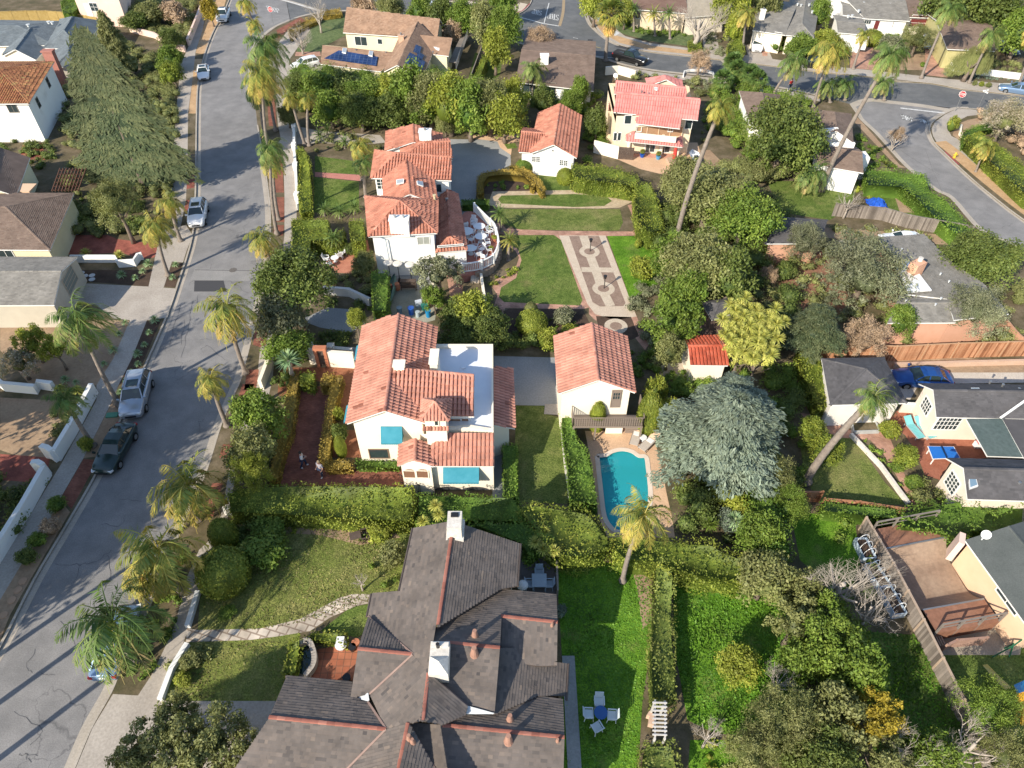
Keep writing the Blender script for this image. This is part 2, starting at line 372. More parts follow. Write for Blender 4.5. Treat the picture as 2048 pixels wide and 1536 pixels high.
def mesh_np(name,v,tint,mat,core=None):
    """quads from arrays (+ optional core MB) to a mesh datablock"""
    n=len(v)//4; cv=np.zeros((0,3)); cf=[]; ct=[]
    if core is not None and core.v: cv=np.array(core.v); cf=core.f; ct=core.t
    allv=np.vstack([v,cv]); me=bpy.data.meshes.new(name)
    me.vertices.add(len(allv)); me.vertices.foreach_set('co',allv.astype(np.float32).ravel())
    loops=list(range(4*n)); 
    cl=[4*n+k for f in cf for k in f]; lt=[4]*n+[len(f) for f in cf]
    idx=np.concatenate([np.arange(4*n),np.array(cl,dtype=np.int64)]) if cl else np.arange(4*n)
    me.loops.add(len(idx)); me.loops.foreach_set('vertex_index',idx.astype(np.int32))
    lt=np.array(lt,dtype=np.int32); ls=np.concatenate([[0],np.cumsum(lt)[:-1]]).astype(np.int32)
    me.polygons.add(len(lt)); me.polygons.foreach_set('loop_start',ls); me.polygons.foreach_set('loop_total',lt)
    me.update(calc_edges=True); me.validate()
    a=me.attributes.new('tint','FLOAT','FACE'); a.data.foreach_set('value',np.concatenate([tint,np.array(ct)]).astype(np.float32))
    me.materials.append(mat); return me
def blobs_to_leaves(cent,rad,n,size,rg,up=.25,tilt=.6,shell=(.72,1.05),asp=.55,sq=1.0,ctint=True,keep_up=-.65):
    w_=rad**2; w_=w_/w_.sum(); k=rg.choice(len(cent),n,p=w_)
    d=rg.normal(size=(n,3)); d/=np.linalg.norm(d,axis=1)[:,None]
    m=d[:,2]<keep_up; d[m,2]*=-1
    r=rad[k]*(shell[0]+(shell[1]-shell[0])*rg.random(n)); dd=d.copy(); dd[:,2]*=sq
    pts=cent[k]+dd*r[:,None]; nr=d.copy(); nr[:,2]+=up
    ct=rg.random(len(cent))
    tint=np.clip(.25+.35*ct[k]+.42*(rg.random(n)-.25)+.1*d[:,2],0,.89)
    return leaf_arrays(pts,nr,size,rg,asp,tilt),tint
def core_blob(r,sz,rg,t=.0,zc=0.0,jit=.3):
    b=MB(); rr=random.Random(int(rg.integers(1e6))); b.ball((0,0,zc),r,14,9,sz,t,jit,rr); return b
PROTO={}
def crown_mesh(kind,seed,matname):
    """unit crown: radius about 1, centred on 0"""
    key=(kind,seed,matname)
    if key in PROTO: return PROTO[key]
    rg=np.random.default_rng(seed*77+len(kind)); mat=Lf.get(matname); core=None
    def dirs(n,zmin=-.55):
        d=rg.normal(size=(n,3)); d/=np.linalg.norm(d,axis=1)[:,None]; d[:,2]=np.where(d[:,2]<zmin,-d[:,2],d[:,2]); return d
    if kind=='big':
        d=dirs(100); c=d*(.50+.36*rg.random(100))[:,None]*np.array([1,1,.85]); rad=.13+.17*rg.random(100)
        v,t=blobs_to_leaves(c,rad,15000,.062,rg,.3,.9,(.45,1.15)); core=core_blob(.54,.8,rg)
    elif kind=='round':
        d=dirs(60); c=d*(.52+.34*rg.random(60))[:,None]*np.array([1,1,.9]); rad=.16+.19*rg.random(60)
        v,t=blobs_to_leaves(c,rad,7500,.088,rg,.3,.9,(.45,1.15)); core=core_blob(.54,.85,rg)
    elif kind=='loose':
        d=dirs(46); c=d*(.35+.65*rg.random(46)**.6)[:,None]*np.array([1,1,.8]); rad=.11+.17*rg.random(46)
        v,t=blobs_to_leaves(c,rad,7000,.08,rg,.2,.9,(.3,1.15)); core=core_blob(.34,.8,rg)
    elif kind=='bush':
        d=dirs(24,-.2); c=d*(.48+.26*rg.random(24))[:,None]; rad=.26+.2*rg.random(24)
        v,t=blobs_to_leaves(c,rad,2600,.14,rg,.35,.8,(.55,1.12)); core=core_blob(.66,.95,rg)
    elif kind=='clip':
        c=np.zeros((1,3)); rad=np.ones(1); v,t=blobs_to_leaves(c,rad,4500,.085,rg,.1,.55,(.95,1.03),keep_up=-.9); t=np.clip(rg.random(len(t))*.85,0,.89); core=core_blob(.95,1,rg,.3,0,.04)
    elif kind=='fine':
        d=dirs(70); c=d*(.50+.45*rg.random(70))[:,None]*np.array([1,1,.85]); rad=.12+.16*rg.random(70)
        v,t=blobs_to_leaves(c,rad,15000,.06,rg,.1,1.0,(.2,1.2),asp=.28); core=core_blob(.38,.85,rg)
    elif kind=='weep':
        d=dirs(50,-.1); c=d*(.6+.3*rg.random(50))[:,None]; c[:,2]*=.8; rad=.10+.1*rg.random(50); vs=[];ts=[]
        for i in range(50):
            n=190; k=rg.random(n); p=c[i]+np.stack([rg.normal(size=n)*rad[i]*.6,rg.normal(size=n)*rad[i]*.6,-k*.75],1); p[:,:2]*=(1+.15*k)[:,None]
            nr=np.tile(c[i]/np.linalg.norm(c[i]),(n,1)); aa=rg.normal(size=(n,3))*.15+np.array([0,0,-1.]); aa/=np.linalg.norm(aa,axis=1)[:,None]
            bb=np.cross(nr,aa); s=.075*(.6+.8*rg.random(n))[:,None]; vs.append(np.stack([p-aa*s,p+bb*s*.2,p+aa*s,p-bb*s*.2],1).reshape(-1,3)); ts.append(np.clip(.3+.5*rg.random(n),0,.89))
        v=np.vstack(vs); t=np.concatenate(ts); core=core_blob(.62,.7,rg,.2,-.15)
    elif kind in('cedar','cedarflat'):
        vs=[];ts=[]; nb=620 if kind=='cedar' else 460
        for i in range(nb):
            h=rg.random(); az=rg.random()*2*math.pi
            if kind=='cedar': h=h**1.25; L=(1.0-h**1.7)**.8*(.5+.55*rg.random())+.06; z0=-.72+1.72*h
            else: h=h**1.1; L=(1-h**2)**.5*(.3+.75*rg.random())+.1; z0=-.6+1.35*h
            L*=.93+.07*math.sin(az*5+h*9) if kind=='cedar' else .82+.2*math.sin(az*3+seed*2+h*5)+.12*math.sin(az*7+seed)
            n=int((190 if kind=='cedar' else 300)*L)+24; s=rg.random(n)**.8; w_=(.05+.20*s*(1.25-s))*1.1
            x=s*L; y=rg.normal(size=n)*w_*.6; z=z0+.16*s-.25*s**2*L-.25*np.abs(y)+rg.normal(size=n)*.018
            ca,sa=math.cos(az),math.sin(az); p=np.stack([x*ca-y*sa,x*sa+y*ca,z],1)
            nr=np.stack([ca*.3*s,sa*.3*s,np.ones(n)],1); q=rg.normal(size=(n,3))*.45+np.array([ca,sa,-.35]); q/=np.linalg.norm(q,axis=1)[:,None]
            bb=np.cross(nr+rg.normal(size=(n,3))*.35,q); bb/=np.linalg.norm(bb,axis=1)[:,None]; sz=(.045 if kind=='cedar' else .034)*(.5+1.1*rg.random(n))[:,None]
            vs.append(np.stack([p-q*sz,p+bb*sz*.3,p+q*sz,p-bb*sz*.3],1).reshape(-1,3)); ts.append(np.clip(.15+.3*rg.random()+.35*rg.random(n)+.2*s,0,.89))
        v=np.vstack(vs); t=np.concatenate(ts)
        core=MB(); 
        if kind=='cedar': core.tube([(0,0,-.9),(.02,0,-.4),(0,.02,.1),(0,0,.5),(0,0,.9)],[.5,.55,.42,.22,.03],11,.05)
        else: core=core_blob(.48,.5,rg,.05)
    elif kind=='bare':
        b=MB(); rr=random.Random(seed)
        def br(p,d,L,r,lv):
            q=p+d*L; mid=(p+q)/2+Vector((rr.uniform(-1,1),rr.uniform(-1,1),rr.uniform(-1,1)))*L*.07
            b.tube([p,mid,q],[r,r*.8,r*.62],5 if lv<2 else 3,rr.random(),False)
            if lv>=6: return
            for k in range(rr.choice([2,3,3]) if lv<5 else 2):
                nd=(d+Vector((rr.uniform(-1,1),rr.uniform(-1,1),rr.uniform(-.4,.6)))*.8).normalized(); br(q if k<2 else mid,nd,L*rr.uniform(.6,.82),r*.58,lv+1)
        for k in range(4):
            a=k*1.57+rr.random(); br(Vector((0,0,-.9)),Vector((math.cos(a)*.6,math.sin(a)*.6,.9)).normalized(),.58,.040,0)
        me=b.mesh('bare_branches',barkw if matname!='brown' else bark); PROTO[key]=me; return me
    elif kind=='rosette':
        n=110; vs=[];ts=[]
        for i in range(n):
            el=rg.uniform(-.25,1.35); az=rg.random()*6.28; d=np.array([math.cos(az)*math.cos(el),math.sin(az)*math.cos(el),math.sin(el)]); sd=np.cross(d,[0,0,1.]); sd/=np.linalg.norm(sd)+1e-6
            m_=d*.5; e=d*1.0+np.array([0,0,-.12]); w_=.045
            vs+= [d*.05,m_+sd*w_,e,m_-sd*w_]; ts.append(min(.89,.25+.6*rg.random()))
        v=np.array(vs); t=np.array(ts)
    me=mesh_np(kind+'_crown',v,t,mat,core); PROTO[key]=me; return me
def trunk_mesh(h,r,mat,seed=0,lean=(0,0)):
    b=MB(); rr=random.Random(seed); pts=[];rad=[]
    for i in range(6):
        t=i/5; pts.append((lean[0]*t+rr.uniform(-1,1)*r*.5*(i>0),lean[1]*t+rr.uniform(-1,1)*r*.5*(i>0),h*t)); rad.append(r*(1.25-.65*t) if i else r*1.6)
    b.tube(pts,rad,8)
    for k in range(4):
        a=k*1.57+rr.random(); p=Vector(pts[3]); q=p+Vector((math.cos(a)*h*.35,math.sin(a)*h*.35,h*.4)); b.tube([p,(p+q)/2+Vector((0,0,-.05*h)),q],[r*.55,r*.4,r*.22],6)
    return b.mesh('trunk',mat,smooth=True)
NT=[0]
def tree(kind,u,v,rx,H,mat,label,cat='tree',name=None,group=None,ry=None,rz=None,seed=None,tr=True,trm=None,zc=None,rv=None,full=False):
    """crown centred on the photo point (u,v), rx px wide each way, top at height H"""
    NT[0]+=1; sd=(NT[0]%3+1) if seed is None else seed
    r0=rx/ppm(u,v,H*.6); hz=rz if rz else min(H*.48,r0*1.3)
    if zc is None: zc=H-hz
    c=P(u,v,zc); r=rx/ppm(u,v,zc); ryy=(ry/rx*r if ry else r)
    name=name or cat.replace(' ','_')
    if full: hz=H*.52; zc=H*.48; c=P(u,v,zc); r=rx/ppm(u,v,zc); ryy=r
    if rv:
        sph=-ray(u,v).normalized().z; cph=math.sqrt(1-sph*sph); q=rv/ppm(u,v,zc); hz=min(H*.55,q*.95) if not rz else rz; zc=max(H-hz,hz*.75); c=P(u,v,zc)
        ryy=max(.6*r,min(1.7*r,math.sqrt(max(0.01,q*q-(hz*cph)**2))/sph)); ry=1
    t=thing(name,(c.x,c.y,.12),label,cat,group,rz=0)
    cm=bpy.data.objects.new('branches' if kind=='bare' else 'crown',crown_mesh(kind,sd,mat)); C.objects.link(cm); cm.parent=t
    cm.location=(0,0,zc-.12); cm.scale=(r,ryy,hz); cm.rotation_euler=(0,0,(NT[0]*1.7)%6.28 if not ry else 0)
    if tr and kind[:5]!='cedar':
        tm=trunk_mesh(max(.3,zc-.1),max(.06,min(.45,r*.075)),trm or (barkw if kind=='bare' else bark),NT[0]); o=bpy.data.objects.new('trunk',tm); C.objects.link(o); o.parent=t
    elif tr:
        b=MB(); b.tube([(0,0,0),(0,0,H*.7)],[r*.06,r*.02],8); o=bpy.data.objects.new('trunk',b.mesh('trunk',bark)); C.objects.link(o); o.parent=t
    return t
def bush(u,v,rx,mat,label,H=None,kind='bush',cat='bush',name=None,group=None,rz=None):
    r=rx/ppm(u,v,.5); H=H or r*1.5
    return tree(kind,u,v,rx,H,mat,label,cat,name or ('clipped_bush' if kind=='clip' else 'bush'),group,rz=rz or H*.55,tr=False,zc=max(.1,H*.46))
def pts_in_poly(poly,n,rg):
    P2=np.array([(p[0],p[1]) for p in poly]); lo=P2.min(0); hi=P2.max(0); out=[]
    x1=P2[:,0];y1=P2[:,1];x2=np.roll(x1,-1);y2=np.roll(y1,-1)
    while len(out)<n:
        q=lo+(hi-lo)*rg.random((max(64,n),2)); 
        for a in q:
            c=((y1>a[1])!=(y2>a[1]))&(a[0]<(x2-x1)*(a[1]-y1)/(y2-y1+1e-12)+x1)
            if c.sum()%2: out.append(a)
            if len(out)>=n: break
    return np.array(out)
def poly_area(p):
    return abs(sum(p[i][0]*p[(i+1)%len(p)][1]-p[(i+1)%len(p)][0]*p[i][1] for i in range(len(p))))/2
NH=[0]
def hedge(px,h,mat,label,name='hedge',cat='hedge',z0=.1,rough=.15,dens=95,leaf=.13,group=None,smooth=False,kind=None):
    """solid planting whose top outline is px (photo points at height h)"""
    NH[0]+=1; rg=np.random.default_rng(NH[0]*13+5); pts=[P(u,v,h) for u,v in px]
    if smooth: pts=curve(pts,4)
    poly=[(p.x,p.y) for p in pts]
    if sum(poly[i][0]*poly[(i+1)%len(poly)][1]-poly[(i+1)%len(poly)][0]*poly[i][1] for i in range(len(poly)))<0: poly=poly[::-1]
    A=poly_area(poly); cx=sum(p[0] for p in poly)/len(poly); cy=sum(p[1] for p in poly)/len(poly)
    n=int(min(A*dens,22000)); q=pts_in_poly(poly,n,rg)
    ph=rg.random(6)*6.28; f=lambda x,y: rough*(np.sin(x*1.9+ph[0])*np.cos(y*2.3+ph[1])+.6*np.sin(x*4.3+ph[2]+y*1.1)+.5*np.cos(y*5.1+ph[3]-x*.7))
    tp=np.column_stack([q,h+f(q[:,0],q[:,1])+rg.normal(size=n)*.05*(1+rough*3)]); tn=np.tile([0,0,1.],(n,1)); P_=[tp]; N_=[tn]
    for i in range(len(poly)):
        a=np.array(poly[i]); b=np.array(poly[(i+1)%len(poly)]); L=np.linalg.norm(b-a)
        if L<.02: continue
        m=int(L*(h-z0)*dens*.75)+1; s=rg.random(m)[:,None]; e=a+(b-a)*s; nn=np.array([(b-a)[1],-(b-a)[0]])/L; z=z0+(h-z0)*rg.random(m)
        off=(rg.normal(size=m)*.05+rough*.5*np.sin(e[:,0]*2.7+z*3+ph[4]))[:,None]
        P_.append(np.column_stack([e+nn*off,z])); N_.append(np.tile([nn[0],nn[1],.25],(m,1)))
    pts_=np.vstack(P_); nr=np.vstack(N_); g=.5+.28*np.sin(pts_[:,0]*1.1+ph[5])*np.cos(pts_[:,1]*1.4+ph[0])
    t=np.clip(g*.6+.5*(rg.random(len(pts_))-.2),0,.89); leafsz=leaf
    v=leaf_arrays(pts_,nr,leafsz,rg,.6,.55)
    core=MB(); k=.10+rough*.7
    inner=[(x+(cx-x)*min(.3,k/max(.3,math.hypot(cx-x,cy-y))),y+(cy-y)*min(.3,k/max(.3,math.hypot(cx-x,cy-y)))) for x,y in poly]
    core.prism(inner,z0,h-k,.12)
    base=Vector((cx,cy,z0)); v=v-np.array(base); core.v=[(x-base.x,y-base.y,z-base.z) for x,y,z in core.v]
    o=bpy.data.objects.new(name,mesh_np(name,v,t,Lf[mat] if isinstance(mat,str) else mat,core)); C.objects.link(o); o.location=base
    return tag(o,label,cat,group,kind)
def hline(px,wd,h,mat,label,**k):
    """hedge following a line with a width in metres"""
    pts=[P(u,v,h) for u,v in px]; L=[];Q=[]
    for i,p in enumerate(pts):
        d=(pts[min(i+1,len(pts)-1)]-pts[max(i-1,0)]).normalized(); n=Vector((-d.y,d.x,0))*wd/2; L.append(p+n); Q.append(p-n)
    poly=L+Q[::-1]
    def inv(p):
        a=p.y*CT+(CAM_H-p.z)*ST; b=p.y*ST-(CAM_H-p.z)*CT
        return (1024+FPX*p.x/a,768-FPX*b/a)
    return hedge([inv(p) for p in poly],h,mat,label,**k)
def proj(p):
    a=p[1]*CT+(CAM_H-p[2])*ST; b=p[1]*ST-(CAM_H-p[2])*CT
    return (1024+FPX*p[0]/a,768-FPX*b/a)
def cover(name,px,dens,size,mat,label,hmax=.35,clump=.5,seed=1,leaf=.14):
    """uncounted low planting filling a bed: many small leaf mounds as one object"""
    rg=np.random.default_rng(seed+NH[0]); NH[0]+=1; poly=[(p.x,p.y) for p in (P(u,v,.15) for u,v in px)]
    A=poly_area(poly); nb=max(3,int(A*dens)); c2=pts_in_poly(poly,nb,rg); rad=size*(.45+.8*rg.random(nb)); c=np.column_stack([c2,.12+rad*hmax])
    v,t=blobs_to_leaves(c,rad,int(min(45000,(rad**2).sum()*420)),leaf,rg,.4,.9,(.55,1.1),sq=.8,keep_up=-.1)
    core=MB(); rr=random.Random(seed)
    for i in range(nb): core.ball(c[i],rad[i]*.62,7,4,.8,.1+.3*rr.random(),.3,rr)
    o=bpy.data.objects.new(name,mesh_np(name,v,t,Lf[mat],core)); C.objects.link(o); o['kind']='stuff'; o['label']=label; return o
def frond_feather(vs,ts,az,el,L,rg,base,wind=(0,0),droop=1.0,tint=.4,nl=40,lw=.055,ll=.42):
    p=np.array(base,float); d=np.array([math.cos(az)*math.cos(el),math.sin(az)*math.cos(el),math.sin(el)]); st=L/nl
    for i in range(nl):
        s=i/nl; d=d+np.array([wind[0],wind[1],-droop])*(.035+.05*s)*(40/nl); d/=np.linalg.norm(d); q=p+d*st
        side=np.cross(d,[0,0,1.]); side/=np.linalg.norm(side)+1e-6; upv=np.cross(side,d)
        w_=.022*(1-s)+.008; vs+=[p-side*w_,p+side*w_,q+side*w_,q-side*w_]; ts.append(min(.95,tint+.25))
        if s>.08:
            l=ll*L/2.4*math.sin(min(1,(s+.06)*1.15)*math.pi)**.6
            for sg in(-1,1):
                ld=side*sg*.8+d*.55+np.array([wind[0]*.5,wind[1]*.5,-.55*droop])+rg.normal(size=3)*.16; ld/=np.linalg.norm(ld); e=p+ld*l; wv=np.cross(ld,upv); wv/=np.linalg.norm(wv)+1e-6; wv=wv*lw*.5+d*lw*.35
                m_=p+ld*l*.45; vs+=[p,m_+wv,e,m_-wv]; ts.append(float(np.clip(tint+rg.normal()*.13+.25*s,0,1)))
        p=q
def frond_fan(vs,ts,az,el,L,rg,base,wind=(0,0),droop=.5,tint=.4):
    d=np.array([math.cos(az)*math.cos(el)+wind[0]*.6,math.sin(az)*math.cos(el)+wind[1]*.6,math.sin(el)]); d/=np.linalg.norm(d)
    p=np.array(base,float); q=p+d*L*.5; side=np.cross(d,[0,0,1.]); side/=np.linalg.norm(side)+1e-6
    vs+=[p-side*.025,p+side*.025,q+side*.02,q-side*.02]; ts.append(.7); up=np.cross(side,d)
    for k in range(13):
        a=(k-6)/6*1.35; ld=d*math.cos(a)+side*math.sin(a)+np.array([wind[0],wind[1],-.25*droop-.1*abs(a)])*.5+rg.normal(size=3)*.05; ld/=np.linalg.norm(ld)
        m_=q+ld*L*.30; e=m_+(ld+np.array([wind[0]*.4,wind[1]*.4,-droop]))*L*.28; wv=np.cross(ld,up); wv/=np.linalg.norm(wv)+1e-6; wv*=.055*L/1.1
        tt=float(np.clip(tint+rg.normal()*.1,0,1)); vs+=[q,m_+wv,e,m_-wv]; ts.append(tt)
def palm_head(kind,seed,mat,wind):
    key=('ph',kind,seed,mat,wind)
    if key in PROTO: return PROTO[key]
    rg=np.random.default_rng(seed*31+3); vs=[];ts=[]; wv=wind
    if kind=='queen':
        for i in range(26):
            az=i*2.399+rg.random()*.3; el=1.3-1.75*(i/26)+rg.normal()*.1; frond_feather(vs,ts,az,el,2.5+.6*rg.random(),rg,(0,0,.15),wv,1.55,.20+.34*(i/26)+(.2 if rg.random()<.25 else 0),nl=46,ll=.62,lw=.05)
        for i in range(4):
            az=rg.random()*6.28; frond_feather(vs,ts,az,-.7,1.9,rg,(0,0,-.1),wv,1.6,.97,nl=20,lw=.07)
    elif kind=='date':
        for i in range(34):
            az=i*2.399; el=1.35-1.6*(i/34); frond_feather(vs,ts,az,el,1.9+.3*rg.random(),rg,(0,0,.1),wv,.7,.15+.35*(i/34),nl=24,ll=.3,lw=.06)
    elif kind=='fan':
        for i in range(48):
            az=i*2.399; el=1.4-1.9*(i/48)+rg.normal()*.08; frond_fan(vs,ts,az,el,1.7+.3*rg.random(),rg,(0,0,.1),wv,.55,.2+.35*(i/48))
        for i in range(26):
            az=i*2.399; frond_fan(vs,ts,az,-1.15,1.3,rg,(0,0,-.2-.5*rg.random()),(0,0),1.0,.95)
    me=mesh_np('palm_crown',np.array(vs,float),np.array(ts),Lf[mat]); PROTO[key]=me; return me
NP=[0]
def palm(bx,by,cx,cy,label,kind='queen',mat='palm',r=1.0,wind=(.35,.15),H=None,tr=.2,group='palm trees'):
    """trunk foot at photo point b, crown heart at photo point c (height by triangulation)"""
    NP[0]+=1; b=P(bx,by,.1); d=ray(cx,cy)
    if H is None: t=(d.x*b.x+d.y*b.y)/(d.x**2+d.y**2); H=CAM_H+d.z*t
    c=P(cx,cy,H); t=thing('palm_tree',b,label,'palm tree',group); rel=c-b
    m=MB(); pts=[];rad=[]
    for i in range(34):
        s=i/33; cv=math.sin(s*math.pi)*.04*rel.length; pts.append(b+Vector((rel.x*(s**1.25)-cv*.4,rel.y*(s**1.25),rel.z*s))); rad.append(tr*(1.0-.38*s)*(1.05 if i%2 else .95) if i>1 else tr*1.6)
    m.tube(pts,rad,9); m.obj('trunk',barkp,t,True)
    o=bpy.data.objects.new('crown',palm_head(kind,NP[0]%5+1,mat,wind)); C.objects.link(o); o.parent=t; o.location=rel; o.scale=(r,r,r); o.rotation_euler=(0,0,0 if abs(wind[0])+abs(wind[1])>.1 else NP[0])
    return t
def rosette(u,v,rpx,mat,label,name='agave',cat='succulent',group=None,h=.3,tr=0):
    NT[0]+=1; c=P(u,v,h); r=rpx/ppm(u,v,h); t=thing(name,(c.x,c.y,.12),label,cat,group)
    o=bpy.data.objects.new('leaves',crown_mesh('rosette',NT[0]%3+1,mat)); C.objects.link(o); o.parent=t; o.location=(0,0,h-.12); o.scale=(r,r,r)
    if tr:
        b=MB(); b.tube([(c.x,c.y,.1),(c.x,c.y,h)],[tr*1.3,tr],7); b.obj('stem',barkw,t)
    return t
def frame_of(poly):
    e=(poly[1]-poly[0]).normalized(); n=Vector((0,0,0))
    for i in range(len(poly)): n+=poly[i].cross(poly[(i+1)%len(poly)])
    n.normalize()
    if n.z<0: n=-n
    v=n.cross(e).normalized()
    if v.z<0: v=-v; 
    e=v.cross(n).normalized()
    return poly[0],e,v,n
def clip_at(uv,axis,c):
    xs=[]
    for i in range(len(uv)):
        a=uv[i]; b=uv[(i+1)%len(uv)]
        if (a[axis]-c)*(b[axis]-c)<0 or (a[axis]==c)!=(b[axis]==c):
            t=(c-a[axis])/(b[axis]-a[axis]); xs.append(a[1-axis]+(b[1-axis]-a[1-axis])*t)
    xs.sort(); return [(xs[i],xs[i+1]) for i in range(0,len(xs)-1,2)]
def tile_face(mb,poly,du=.30,dv=.44,h=.085,rr=rnd,bias=0):
    o,e,v,n=frame_of(poly); uv=[((p-o).dot(e),(p-o).dot(v)) for p in poly]
    mb.add([p+n*.01 for p in poly],[tuple(range(len(poly)))],.12)
    u0=min(a[0] for a in uv); u1=max(a[0] for a in uv); nc=max(1,round((u1-u0)/du)); w=(u1-u0)/nc
    for i in range(nc):
        uc=u0+(i+.5)*w
        for a,b in clip_at(uv,0,uc):
            nr=max(1,round((b-a)/dv)); s=(b-a)/nr
            for k in range(nr):
                va=a+k*s-.03; vb=a+(k+1)*s; t=min(1,max(0,rr.gauss(.5+bias,.13)));  t=.02 if rr.random()<.01 else t
                hl=.06; q=[]
                for vv,hh,ww in((va,hl,.47),(vb,0,.38)):
                    for du_,hz in((-ww,0),(-ww*.55,h*.85),(ww*.55,h*.85),(ww,0)): q.append(o+e*(uc+du_*w)+v*vv+n*(hz+hh+.012))
                mb.add(q,[(0,1,5,4),(1,2,6,5),(2,3,7,6),(3,2,1,0)],t)
def shingle_face(mb,poly,dv=.165,du=.27,rr=rnd,th=.024):
    o,e,v,n=frame_of(poly); uv=[((p-o).dot(e),(p-o).dot(v)) for p in poly]
    mb.add([p+n*.004 for p in poly],[tuple(range(len(poly)))],.4)
    v0=min(a[1] for a in uv); v1=max(a[1] for a in uv); nr=max(1,round((v1-v0)/dv)); s=(v1-v0)/nr
    for k in range(nr):
        va=v0+k*s; vb=va+s
        for a,b in clip_at(uv,1,va+s*.5):
            x=a; ra=clip_at(uv,1,va+s*.02); rb=clip_at(uv,1,vb-s*.02)
            while x<b-.01:
                w=min(du*rr.uniform(.6,1.4),b-x); 
                if b-x-w<.08: w=b-x
                t=min(1,max(0,rr.gauss(.5,.17))); z=th*rr.uniform(.7,1.3)
                xa,xb=x,x+w
                mb.add([o+e*xa+v*va+n*z,o+e*xb+v*va+n*z,o+e*xb+v*vb+n*.007,o+e*xa+v*vb+n*.007,o+e*xa+v*va,o+e*xb+v*va],[(0,1,2,3),(4,5,1,0)],t); x+=w
def ridge_cap(mb,a,b,r=.13,seg=.42,rr=rnd,flat=False):
    d=b-a; L=d.length
    if L<.05: return
    d.normalize(); sd=d.cross(Vector((0,0,1))).normalized(); up=sd.cross(d); n=max(1,round(L/seg)); s=L/n; hh=.35 if flat else .95
    for i in range(n):
        t=min(1,max(0,rr.gauss(.55,.2))); q=[]
        for k,(x,m_) in enumerate(((i*s-.02,1.12),((i+1)*s,.95))):
            for a_,z_ in((-1,-.25),(-.65,hh*.8),(0,hh),(.65,hh*.8),(1,-.25)): q.append(a+d*x+sd*(a_*r*m_)+up*(z_*r*m_))
        mb.add(q,[(0,1,6,5),(1,2,7,6),(2,3,8,7),(3,4,9,8),(0,4,3,2,1)],t)
